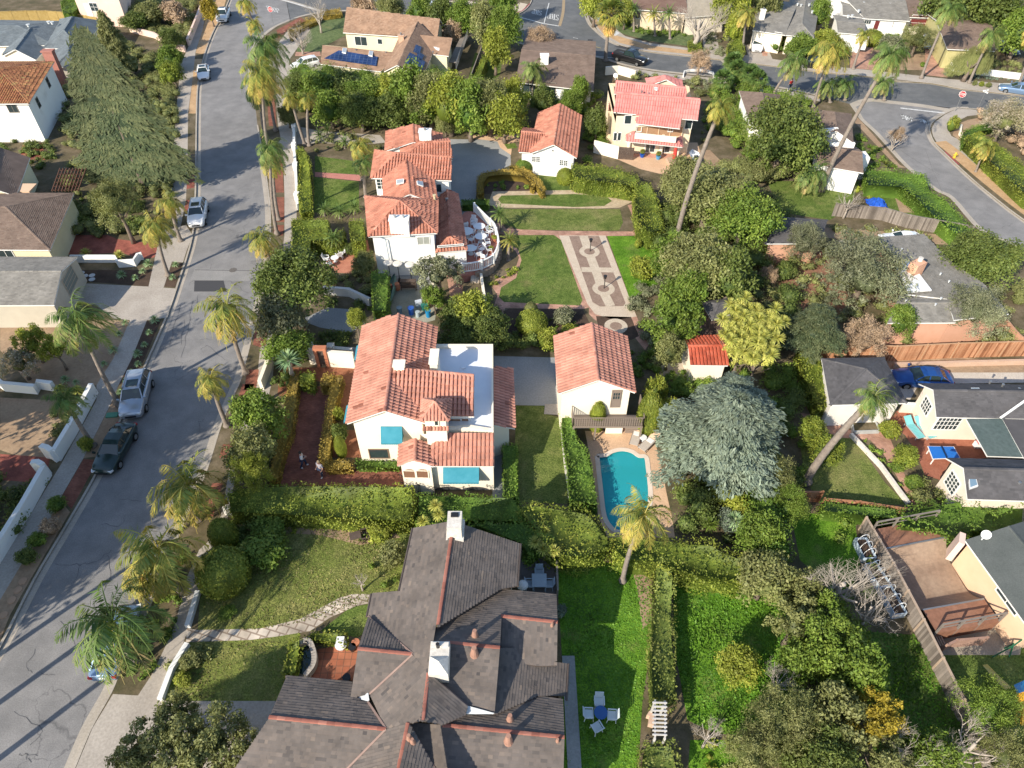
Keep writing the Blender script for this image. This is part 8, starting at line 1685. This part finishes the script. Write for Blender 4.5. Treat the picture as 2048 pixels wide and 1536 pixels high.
for u,v,r,H,m,l,kd in [(1530,1160,60,5,'olive','green-grey tree above the wild lawn','round'),(1475,1330,46,3.2,'lime','lemon-yellow leafy tree on the bright lawn','round'),(1590,1250,62,5,'olive','mixed shrub tree right of the bright lawn','loose'),(1650,1290,66,5.5,'mid','green tree under the leafless branches','loose'),(1705,1350,64,5.5,'mid','yellow-green tree at the lower right','round'),(1560,1450,76,5.5,'olive','grey olive at the bottom right of the lawn','fine'),(1660,1440,70,5,'olive','yellow-olive tree at the bottom right','loose'),(1500,1510,60,4.5,'olive','grey shrub tree at the bottom edge','fine'),(1750,1430,56,5,'gold','golden-leaved tree at the lower right','loose'),(1600,1190,46,4.6,'olive','olive tree behind the big leafless tree','round'),(1640,1240,44,4.8,'mid','green tree below the olive one at right','round'),(1600,1330,50,4.5,'mid','green tree at the edge of the bright lawn','round'),(1640,1530,80,5,'oak','dark tree at the bottom edge right','big'),(1760,1530,60,4.5,'olive','olive tree at the bottom edge under bare branches','loose'),(1970,1420,62,5,'mid','green tree inside the fence at lower right','fine'),(1860,1520,60,4,'mid','green tree at the fence foot','round'),(2010,1520,60,5,'olive','grey-green tree at the bottom right corner','fine'),(1540,960,50,5,'olive','brown-green tree below the blue cedar','fine'),(1570,1020,46,4.5,'mid','green tree at the end of the cedar','fine'),(1520,1075,50,4.5,'mid','yellow-green tall hedge tree by the pool wall','round')]:
    tree(kd,u,v,r,H,m,l,full=kd!='loose')
tree('round',1650,905,36,3.2,'citrus','orange tree laden with fruit beside the leaning palm',name='orange_tree'); tree('round',1622,862,30,3.0,'citrus','smaller orange tree by the brick path',name='orange_tree'); tree('round',1812,915,26,2.4,'citrus','orange bush at the edge of the red patio',name='orange_tree')
for u,v,r,H,m,l in [(110,700,30,4,'lime','spindly yellow-green acacia in the bare front garden'),(65,690,36,4,'lime','acacia on the left of the bare front garden'),(40,730,36,3.4,'bloom','grey blossom shrub-tree at the left edge')]: tree('loose',u,v,r,H,m,l)
tree('fine',2010,240,50,6,'bloom','large grey-blossomed tree at the right street corner'); tree('weep',1945,120,46,6,'olive','big weeping pepper tree behind the white pickets',name='pepper_tree',ry=5); tree('fine',1835,80,38,5,'olive','rounded shrubby tree beside the far driveway'); tree('round',1785,95,30,3.6,'grey','grey-green dome tree in the pale dirt garden')
for u,v,r,H,m,l in [(1900,20,60,9,'oak','dark wooded tree at the top right'),(1980,25,60,10,'oak','dark tree in the top right corner'),(2040,70,50,8,'mid','green tree at the right top edge'),(1470,60,22,6,'lime','yellow-green column tree beside the driveway'),(1460,20,40,9,'lime','autumn-yellow tree at the top middle right'),(1530,10,36,9,'olive','olive tree beyond the ranch house'),(1640,30,24,6,'mid','green tree right of the ranch house'),(1560,70,30,3,'lime','leafy shrubs before the ranch house'),(1600,95,34,4,'mid','green shrub tree before the ranch house'),(1650,85,30,4,'lime','orange-green shrub by the garage'),(1190,12,34,7,'lime','yellow-flecked tree at the north junction'),(1005,5,30,8,'mid','green tree at the very top'),(1250,30,22,5,'lime','shrub palm-like tree left of the tan house')]: tree('round',u,v,r,H,m,l,full=True)
for u,v,r,H,m,l in [(300,30,34,4,'olive','grey-green shrub-tree in the pink-walled garden'),(350,28,30,4,'brown','brown shrub-tree in the pink-walled garden'),(270,45,30,3.5,'oak','dark shrub-tree behind the pink wall'),(340,80,26,3.5,'oak','dark green shrub by the pink wall corner'),(340,120,30,4,'mid','green shrub-tree right of the huge cedar top'),(345,150,26,4,'citrus','orange-flecked shrub at the cedar edge'),(420,24,18,5,'gold','young yellow street tree by the white pickup')]: tree('round',u,v,r,H,m,l,full=True)
for u,v,r,m,l,kd,H in [(447,1072,28,'hedge','tall clipped olive ball above the front lawn','clip',3.0),(447,1145,52,'hedge','big clipped round bush at the front pavement','clip',3.2),(530,1100,52,'mid','billowing blue-green shrub behind the clipped balls','bush',2.2),(540,1060,40,'mid','green shrub under the white wall','bush',1.6),(785,1110,34,'olive','dark grey-green shrub against the brown house','bush',2),(760,1065,30,'lime','bright green creeping shrub by the brown house','bush',1.2),(1130,354,17,'lime','yellow-green clipped ball on the cottage lawn','clip',1.9),(1160,365,15,'oak','dark green clipped ball on the cottage lawn','clip',1.7),(1048,333,17,'mid','low clipped mound at the cottage corner','clip',1.6),(1195,835,17,'lime','bright yellow clipped column by the pool house','clip',3.2),(1285,540,32,'lime','yellow flowering rounded bush on the garden lawn','bush',2.4),(1064,645,32,'lime','yellow-green dome bush in the lower rose bed','clip',2.0),(1062,620,14,'olive','small olive ball above the yellow dome bush','clip',1.5),(1128,635,26,'grey','grey rounded rosemary bush in the lower bed','bush',1.7),(1095,680,25,'lime','leafy bush touching the pool house roof','bush',2.6),(1140,665,20,'lime','low lime leaves between bed and pool house','bush',1.4),(1275,490,8,'lime','small citrus bush on the garden lawn','bush',1.1),(1300,830,26,'hedge','egg-shaped clipped bush beside the pool loungers','clip',4.2),(1310,795,24,'hedge','bushy upper part of the pool hedge by the balcony','bush',4.0),(1335,830,28,'lime','yellow-olive shrub between hedge and blue cedar','bush',3),(680,868,20,'oak','dark camellia shrub against the cream house','bush',2),(681,895,12,'lime','bright green cone bush by the brick court','clip',2.3),(678,830,14,'lime','leafy lime shrub under the teal awning','bush',1.5),(1570,545,26,'oak','dark shrub in the thicket','bush',2),(1535,555,20,'brown','round dry brown shrub in the thicket','fine',2.6),(1780,862,24,'lime','light green dome bush by the turquoise loungers','bush',1.6),(1826,968,20,'mid','green shrub beside the red patio path','bush',1.3),(1840,995,22,'olive','grey-green shrub by the charcoal house corner','bush',1.3),(1795,935,16,'mid','low green shrub on the path bend','bush',1),(172,890,17,'hedge','round dark shrub at the foot of the left palm','bush',1.6),(115,1010,20,'mid','agave-like green shrub on the left verge','bush',1.2),(100,1055,22,'brown','brown-tinged shrub on the left verge','bush',1.3),(75,1080,20,'mid','green shrub below the brown-tinged shrub','bush',1.2),(55,1115,22,'oak','dark green shrub at the end of the left verge','bush',1.2),(1905,250,13,'hedge','upright box shrub at the street corner','bush',2.2),(1665,118,10,'lime','round lime ball beside the brick driveway','clip',1.5),(1790,122,12,'oak','low dark mound on the pale dirt slope','bush',1),(1760,110,8,'grey','small grey agave mound on the dirt slope','bush',.7),(1846,130,7,'mid','small round bush by the driveway mouth','bush',.8),(1949,167,6,'olive','left little ball bush on the far pavement','bush',.8),(1963,169,6,'lime','middle little ball bush on the far pavement','bush',.8),(1977,171,7,'olive','right little ball bush on the far pavement','bush',.8),(1745,77,22,'hedge','rounded grey-green dome bush by the walk','clip',2.2),(1460,1045,30,'blue','low blue-grey shrub below the pool cedar','bush',1.6),(1440,985,34,'lime','lime shrub at the pool deck edge','bush',2.4),(1480,1010,32,'lime','clipped lime shrub right of the pool','bush',2.2),(1120,1225,16,'blue','dark spiky shrub at the brown house wall','bush',1.2),(455,1225,20,'mid','leafy border plants beside the white kerb wall','bush',.8),(385,1320,24,'olive','dry border shrub below the flagstone path','bush',1.0),(365,1360,20,'lime','low green border plants near the driveway','bush',.8),(660,560,18,'lime','bright leafy shrub on the west patio edge','bush',1.2),(700,500,14,'oak','banana-leaf shrub on the west patio','bush',1.5)]:
    bush(u,v,r,m,l,H=H,kind=kd)
for i,(u,v) in enumerate([(296,528),(270,556),(285,543),(243,550),(345,555),(351,530),(309,640),(298,665),(289,690),(275,708),(276,728),(262,745),(256,762),(250,646),(238,668),(226,700),(208,728),(240,785),(130,760),(152,765)]): rosette(u,v,9 if i%3 else 12,'agave','blue-green agave rosette beside the left pavement','agave','succulent','agaves beside the left pavement',h=.35)
for i,(u,v) in enumerate([(871,1012),(877,1030),(846,1044),(1070,1085),(1088,1065),(1086,1098),(1108,1102)]): rosette(u,v,17,'spiky',['yucca on the dark hedge above the white chimney','second yucca just under the first on the dark hedge','small yucca left of the white chimney','left yucca of the clump behind the deck railing','topmost yucca of the clump behind the deck railing','middle yucca of the clump behind the deck railing','right yucca of the clump behind the deck railing'][i],'yucca','yucca',None,h=2.0)
rosette(1470,1042,24,'agave','grey spiky ball yucca below the pool cedar','yucca','yucca',None,h=1.3); rosette(1375,770,12,'agave','blue agave beside the pink shed drive','agave','succulent',None,h=.4); rosette(1420,1050,20,'mid','small fan palm right of the pool','fan_palm','palm tree',None,h=1.2); rosette(490,1095,14,'spiky','small yucca in the front shrubs','yucca','yucca',None,h=1.6); rosette(1770,330,12,'flower','aloe with red blooms by the diagonal street','aloe','succulent',None,h=.8)
for u,v,l in((238,512,'yellow-green cycad in the white wall notch'),(172,508,'dark cycad by the red driveway edge'),(120,780,'spiky yellow yucca at the left garden wall'),(155,782,'second spiky yucca by the left garden wall')): rosette(u,v,15,'spiky',l,'cycad','succulent',None,h=.7)
hedge([(470,972),(600,965),(828,970),(832,1010),(826,1040),(640,1034),(452,1020),(450,985)],1.9,'hedge','long thick golden-green hedge above the front lawn',rough=.18)
hedge([(832,985),(1030,990),(1045,1010),(1060,1040),(900,1036),(870,1075),(835,1072),(830,1010)],1.6,'hedgeG','dark green hedge in the shadow behind the white chimney',rough=.2)
hedge([(935,1040),(1060,1038),(1110,1075),(1060,1110),(1040,1085)],2.0,'hedgeG','dark shrub bank right of the white chimney',rough=.25)
hedge([(1040,1005),(1120,1008),(1180,1020),(1215,1060),(1222,1090),(1170,1115),(1100,1105),(1060,1050)],2.3,'hedge','lumpy yellow-green hedge between brown house and pool',rough=.3,smooth=True)
hedge([(1220,1068),(1300,1072),(1420,1080),(1450,1095),(1500,1120),(1520,1140),(1490,1160),(1380,1150),(1300,1120),(1240,1110)],2.2,'hedge','wide yellow-green hedge below the pool',rough=.3,smooth=True)
hedge([(1122,815),(1145,812),(1152,870),(1178,900),(1188,950),(1196,1010),(1140,1000),(1132,920),(1124,860)],1.6,'hedgeG','broad green hedge between the side lawn and the pool',rough=.15)
hedge([(1005,885),(1034,885),(1036,990),(1008,995)],1.4,'hedgeG','dark narrow hedge beside the side lawn',rough=.08)
hedge([(580,748),(598,748),(585,860),(566,905),(552,960),(535,955),(555,880),(570,800)],1.2,'hedgeO','ochre hedge on the left of the brick court',rough=.08); hedge([(664,750),(686,750),(668,820),(660,900),(656,930),(636,915),(645,850),(654,800)],1.2,'hedgeO','ochre hedge on the right of the brick court',rough=.08)
hedge([(598,742),(630,742),(628,770),(596,764)],1.3,'hedge','square box shrub left of the gate path',rough=.08); hedge([(645,748),(668,744),(664,770),(640,772)],1.3,'hedgeO','square box shrub right of the gate path',rough=.08)
hedge([(650,918),(704,918),(706,936),(650,938)],.9,'hedgeO','low ochre hedge at the foot of the brick court',rough=.08); hedge([(710,918),(798,920),(800,934),(712,935)],.7,'hedgeG','low clipped green hedge under the front window',rough=.06)
hedge([(582,436),(657,436),(657,470),(688,455),(690,478),(656,486),(640,480),(618,480),(618,505),(582,500)],2.0,'hedge','square golden hedge enclosing the west patio',rough=.08); hedge([(697,438),(725,438),(728,480),(702,482)],2.2,'hedge','golden clipped block by the tiled house corner',rough=.08)
hedge([(742,540),(776,540),(776,600),(770,620),(746,620),(742,580)],2.6,'hedgeG','tall ivy-green hedge left of the bins courtyard',rough=.15)
hedge([(954,352),(965,343),(1005,338),(1030,338),(1056,345),(1072,360),(1068,375),(1062,372),(1062,362),(1048,350),(1010,346),(975,350),(966,362),(966,385),(955,388)],1.0,'hedgeO','low ochre box hedge curving round the parterre',rough=.04)
hedge([(1018,330),(1034,328),(1060,340),(1082,358),(1092,378),(1084,384),(1072,366),(1050,348)],1.1,'hedgeO','second low ochre hedge outside the parterre',rough=.04); hedge([(922,398),(978,397),(978,408),(922,409)],1.0,'hedgeG','short dark box hedge by the grey yard',rough=.05)
hedge([(1142,325),(1200,328),(1245,335),(1275,350),(1280,372),(1240,365),(1180,358),(1145,350)],2.2,'hedge','olive-gold hedge behind the cottage lawn',rough=.2)
hedge([(1270,365),(1300,362),(1318,400),(1330,455),(1300,465),(1275,440),(1268,400)],2.4,'hedge','tall olive-gold hedge at the right end of the lawns',rough=.2)
hedge([(592,292),(606,290),(618,320),(622,360),(622,420),(600,425),(596,380),(600,330)],1.4,'lime','leafy hedge of mixed shrubs behind the white pillared wall',rough=.3)
hedge([(1596,690),(1630,690),(1640,716),(1662,790),(1660,812),(1638,815),(1620,780),(1606,740)],1.7,'hedge','smooth olive hedge left of the charcoal garage',rough=.05)
hedge([(1730,335),(1790,338),(1850,345),(1865,378),(1900,400),(1950,462),(1915,465),(1870,430),(1830,390),(1800,368),(1732,365)],1.8,'hedgeG','green and gold hedge along the diagonal street',rough=.2)
hedge([(1932,272),(1960,262),(2015,300),(2070,345),(2090,400),(2060,392),(2037,372),(1985,325)],1.8,'hedge','tall clipped hedge right of the diagonal street pavement',rough=.15)
hedge([(1925,262),(1950,250),(1985,244),(1990,254),(1955,262),(1935,285),(1925,290)],1.0,'hedgeG','low dark hedge curving at the street corner garden',rough=.12)
hedge([(1800,1020),(1860,1000),(1960,990),(2060,1000),(2060,1060),(1960,1062),(1915,1075),(1860,1055),(1800,1050)],2.0,'hedgeG','deep ivy bank above the skate ramp',rough=.35); hedge([(1640,1000),(1800,1015),(1805,1035),(1645,1018)],1.5,'hedgeG','ivy hedge along the orchard fence',rough=.2)
hedge([(1312,1120),(1348,1120),(1350,1250),(1355,1400),(1305,1402),(1300,1300),(1310,1200)],1.8,'flower','long mixed hedge with red flowers between the two lawns',rough=.3); hedge([(1285,1480),(1350,1480),(1368,1560),(1280,1560)],1.8,'flower','flowering hedge below the arbour',rough=.3)
hedge([(1377,80),(1403,82),(1404,96),(1377,94)],.9,'hedge','clipped rectangular hedge at the foot of the leafless tree',rough=.05)
hedge([(1455,120-30),(1480,60),(1490,100),(1480,125),(1462,122)],2.0,'hedge','tall hedge beside the ranch house driveway',rough=.2)
hedge([(640,20),(680,15),(683,26),(645,30)],1.0,'hedgeO','dark gold hedge by the north lawn corner',rough=.15); hedge([(575,58),(600,42),(640,28),(642,36),(600,56),(582,75)],.9,'hedgeO','thin shrub border curving round the north lawn',rough=.2)
hedge([(1480,930),(1520,930),(1575,1040),(1590,1110),(1540,1110),(1505,1010)],3.0,'hedgeG','long tall hedge falling away right of the pool cedar',rough=.35)
hedge([(615,1262),(690,1262),(695,1285),(690,1290),(640,1280),(612,1272)],.9,'hedge','small bright hedge beside the flagstone path',rough=.12); hedge([(575,1278),(600,1270),(600,1300),(590,1350),(560,1350),(572,1310)],1.2,'hedge','rounded hedge left of the dark pond',rough=.2)
hedge([(940,170),(965,110),(975,112),(952,172)],1.8,'hedge','narrow hedge between the yellow house and the artificial lawn',rough=.2)
hedge([(175,-5),(140,-8),(120,0),(125,25),(145,25)],2.5,'hedgeG','tall clipped green hedge beside the pink house',rough=.08)
hedge([(1770,60),(1795,60),(1800,72),(1772,72)],.9,'hedgeG','dark clipped box before the white ranch wall',rough=.05)
cover('ground_cover',[(385,1100),(375,1152),(349,1253),(307,1344),(276,1391),(250,1388),(262,1330),(300,1240),(340,1130),(365,1080)],3.0,.35,'mid','bright green ground cover on the verge under the nearest palms')
cover('ground_cover',[(0,960),(60,965),(95,945),(100,955),(60,1020),(0,1115),(-60,1190),(-60,960)],1.6,.7,'oak','dark shrubbery behind the long white street wall')
cover('ground_cover',[(100,780),(185,785),(150,850),(112,905),(85,905),(108,870),(110,820)],1.5,.6,'olive','scrubby planting inside the upper white wall')
for u,v,r,l in((330,1470,72,'sprawling open tree over the bottom left driveway'),(430,1480,68,'open tree touching the brown roof corner at the bottom'),(380,1530,72,'lowest open tree at the bottom left edge'),(275,1520,46,'small leafy tree over the driveway slabs'),(500,1505,42,'green tree against the brown roof eave at the bottom'),(365,1425,28,'outlying bough of the bottom left tree group')): tree('loose',u,v,r,4.2,'olive',l,rz=1.6)
cover('ground_cover',[(655,600),(735,610),(745,628),(650,612)],2,.5,'oak','ivy strip under the pale rendered wall'); cover('ground_cover',[(600,665),(700,668),(720,690),(625,692),(590,684)],2,.5,'oak','dark planting above the stone wall')
cover('ground_cover',[(690,545),(740,535),(742,590),(690,590),(670,560)],1.4,.7,'olive','shaded shrubs left of the tall hedge')
cover('ground_cover',[(925,600),(990,600),(1000,680),(880,690),(880,640)],1.5,.8,'oak','dense shrubbery between the garden and the white flat roof')
cover('ground_cover',[(995,665),(1110,690),(1105,705),(990,700)],1.5,.6,'oak','dark creeping plants above the grey yard')
cover('ground_cover',[(980,555),(1010,540),(1028,530),(1035,545),(1000,565),(975,575),(962,560)],2.5,.35,'lime','mixed flowering border beside the curved brick path')
cover('ground_cover',[(1245,575),(1335,560),(1400,640),(1350,700),(1290,690),(1265,640)],1.2,.6,'grey','grey shrubs and dry stalks at the garden edge')
cover('ground_cover',[(1258,700),(1310,690),(1320,730),(1262,760),(1258,720)],2,.5,'mid','green creeper below the round bed'); cover('ground_cover',[(1285,740),(1400,745),(1400,800),(1300,790)],1.6,.6,'mid','bright shrubs left of the blue cedar')
cover('ground_cover',[(1310,400),(1560,430),(1590,600),(1560,720),(1400,640),(1330,560),(1310,470)],.5,1.3,'oak','shaded understorey below the garden oaks',hmax=.8)
cover('ground_cover',[(1340,860),(1600,800),(1610,1000),(1500,1100),(1350,1060)],.5,1.1,'oak','shaded understorey beneath the blue cedar',hmax=.8)
cover('ground_cover',[(590,195),(1050,240),(1045,262),(600,235)],.7,1.1,'oak','dark undergrowth of the green belt',hmax=.8); cover('ground_cover',[(590,160),(960,175),(960,215),(600,200)],.6,1.3,'mid','dense thicket between the yellow and the white house',hmax=1.3)
cover('ground_cover',[(1480,1150),(1700,1180),(1740,1300),(1770,1600),(1400,1600),(1480,1480),(1640,1330)],.45,1.2,'mid','tangled shrubbery under the trees at lower right',hmax=.9)
cover('ground_cover',[(1380,1480),(1500,1480),(1560,1560),(1380,1560)],1,.4,'lime','yellow wildflowers in the lower right grass')
cover('ground_cover',[(1345,1128),(1640,1160),(1640,1200),(1345,1160)],1.6,.6,'lime','yellow-green hedge foot above the wild lawn')
cover('ground_cover',[(1580,500),(1700,540),(1700,640),(1600,620)],1.0,.5,'grey','patchy grey-green desert planting on red soil'); cover('ground_cover',[(1660,455),(1790,460),(1900,478),(1900,488),(1660,475)],1.0,.5,'olive','scrub along the old grey fence')
cover('ground_cover',[(1690,370),(1730,372),(1800,392),(1740,400)],2,.5,'lime','yellow-leaved banana plants in the back garden'); cover('ground_cover',[(1420,200),(1480,160),(1560,200),(1600,215),(1560,260),(1480,290),(1400,260)],.8,.9,'mid','leafy garden right of the cream house',hmax=1)
cover('ground_cover',[(1400,340),(1480,330),(1560,360),(1540,420),(1460,400)],.7,1.,'olive','shrubs at the foot of the tallest palm',hmax=.9)
cover('ground_cover',[(1715,270),(1745,285),(1795,335),(1735,335),(1712,300)],1.6,.5,'mid','mixed succulents beside the diagonal street')
cover('ground_cover',[(250,10),(330,10),(400,-10),(385,60),(372,100),(300,70),(240,40)],1.0,.8,'olive','shrubs in the pink-walled garden',hmax=.7); cover('ground_cover',[(250,90),(355,120),(352,229),(335,330),(300,330),(300,150)],.8,.8,'olive','dry garden between cedar and pavement')
cover('ground_cover',[(130,400),(250,380),(300,420),(300,470),(150,470)],.8,.8,'oak','shady planting beside the red driveway'); cover('ground_cover',[(0,255),(100,270),(120,330),(60,345),(0,310)],.8,.6,'oak','shaded plants by the arched porch')
cover('ground_cover',[(1250,35),(1300,45),(1375,60),(1370,75),(1290,70),(1225,50)],1.3,.5,'mid','border of low plants before the tan house'); cover('ground_cover',[(1410,62),(1480,90),(1470,118),(1408,106)],1.1,.5,'grey','grey-green plants beside the ranch driveway')
cover('ground_cover',[(1530,85),(1690,95),(1690,125),(1550,112)],.9,.9,'mid','thick shrubs before the ranch house',hmax=1); cover('ground_cover',[(1880,110),(2040,130),(2046,155),(1905,142)],1.2,.5,'olive','shrubs inside the white pickets'); cover('ground_cover',[(1885,144),(2040,160),(2040,166),(1890,152)],3,.25,'blue','blue-green creeping cover outside the pickets')
cover('ground_cover',[(1270,150),(1300,155),(1368,165),(1420,158),(1440,190),(1400,215),(1380,180)],.9,.45,'grey','low dry garden along the cross street'); cover('ground_cover',[(1700,870),(1760,935),(1812,1008),(1830,1008),(1790,950),(1765,910),(1735,880)],3,.3,'mid','green edging plants along the orchard path')
cover('ground_cover',[(1790,910),(1870,960),(1900,1000),(1840,1005),(1805,945)],1.3,.6,'olive','planting between path and red patio'); cover('ground_cover',[(470,1040),(780,1048),(795,1065),(700,1075),(480,1058)],.5,.3,'lime','scattered small plants under the low white wall')
cover('ground_cover',[(330,1330),(378,1292),(430,1290),(390,1360),(335,1400)],1.6,.4,'olive','dry border below the flagstone path'); cover('ground_cover',[(1010,622),(1165,622),(1180,668),(1012,662)],.8,.3,'mid','young roses in the shaded bed')
cover('ground_cover',[(965,352),(1050,348),(1058,378),(968,382)],1.2,.35,'mid','herbs inside the box parterre')
cover('ground_cover',[(1130,1120),(1300,1125),(1300,1140),(1180,1150),(1130,1140)],1.0,.35,'mid','shaded tufts at the top of the side lawn')
for px,d,z,m,l in [([(60,100),(360,120),(350,490),(120,470),(130,300)],.55,.8,'olive','mixed undergrowth round the huge cedar'),([(1440,200),(1620,215),(1630,330),(1560,365),(1470,345)],.7,.8,'mid','leafy undergrowth round the big glossy tree'),([(1540,500),(1660,500),(1800,600),(1820,705),(1560,700),(1500,600)],.45,.7,'olive','mixed desert and shrub planting on the red slope'),([(1280,730),(1600,730),(1660,860),(1600,1000),(1340,860)],.5,.8,'mid','undergrowth between the pool and the charcoal garage'),([(1900,560),(2048,560),(2048,700),(1960,690)],.6,.8,'olive','bushy slope at the right picture edge'),([(990,610),(1120,690),(1100,710),(880,700),(880,600)],.6,.7,'oak','leafy fill behind the grey yard'),([(1030,190),(1200,200),(1210,300),(1170,330),(1160,215),(1050,220)],.8,.8,'mid','dark shrubs round the cottage'),([(460,1045),(560,1060),(540,1140),(460,1190),(400,1170)],.6,.6,'oak','shrubs round the clipped balls'),([(1940,225),(2060,235),(2060,330),(1990,270)],.6,.8,'brown','dry shrubs at the right street corner'),([(560,700),(600,720),(590,800),(560,900),(510,960),(500,880),(545,780)],.9,.6,'oak','shade planting beside the brick court'),([(1700,1040),(1760,1180),(1700,1260),(1580,1120)],.4,.5,'mid','weeds below the silver branches'),([(700,1060),(820,1055),(800,1180),(760,1180)],.5,.4,'mid','green creepers along the brown house eave'),([(1240,140),(1430,168),(1440,240),(1400,300),(1400,200),(1240,160)],.4,.6,'olive','front garden shrubs of the pink roofed house'),([(640,262),(770,288),(770,310),(625,305),(610,290)],.9,.4,'olive','low bed plants north of the white house lawn')]: cover('ground_cover',px,d,z,m,l,hmax=.7)
def tufts(name,px,dens,h,mat,label):
    rg=np.random.default_rng(len(label)); poly=[(p.x,p.y) for p in (P(u,v,.13) for u,v in px)]; n=int(min(60000,poly_area(poly)*dens)); q=pts_in_poly(poly,n,rg)
    n2=np.sin(q[:,0]*.9)*np.cos(q[:,1]*1.1)+rg.normal(size=n)*.8; hh=h*(.35+.9*np.clip(n2,0,1.6))
    a=rg.random(n)*6.28; s=.035+.04*rg.random(n); dx=np.cos(a)*s; dy=np.sin(a)*s; lx=rg.normal(size=n)*.06; ly=rg.normal(size=n)*.06
    v=np.stack([np.column_stack([q[:,0]-dx,q[:,1]-dy,np.full(n,.13)]),np.column_stack([q[:,0]+dx,q[:,1]+dy,np.full(n,.13)]),np.column_stack([q[:,0]+dx*.5+lx,q[:,1]+dy*.5+ly,.13+hh]),np.column_stack([q[:,0]-dx*.5+lx,q[:,1]-dy*.5+ly,.13+hh])],1).reshape(-1,3)
    o=bpy.data.objects.new(name,mesh_np(name,v,np.clip(.3+.3*n2+.2*rg.random(n),0,.89),mat)); C.objects.link(o); o['kind']='stuff'; o['label']=label
gb=Mleaf('grass_bright',[(.045,.11,.012),(.07,.15,.016),(.10,.18,.024)]); gd=Mleaf('grass_dry',[(.075,.09,.022),(.115,.12,.035),(.165,.145,.06)])
tufts('grass',[(1345,1130),(1500,1150),(1640,1200),(1650,1300),(1560,1420),(1480,1475),(1420,1462),(1375,1440),(1350,1300)],130,.09,gb,'thick bright uneven grass of the right lawn'); tufts('grass',[(1125,1130),(1300,1130),(1305,1200),(1300,1300),(1285,1400),(1275,1560),(1135,1560)],110,.04,gb,'short grass of the lawn beside the brown house')
tufts('grass',[(1700,1260),(1830,1270),(1900,1400),(1960,1520),(1760,1560)],90,.12,gb,'shaded grass left of the timber fence'); tufts('grass',[(455,1045),(800,1052),(795,1180),(650,1235),(520,1260),(400,1255),(420,1130)],90,.035,gd,'dry blades of the front lawn'); tufts('grass',[(377,1290),(590,1280),(590,1350),(560,1400),(335,1400)],90,.035,gd,'dry blades of the lower front lawn')
bpy.context.view_layer.update()
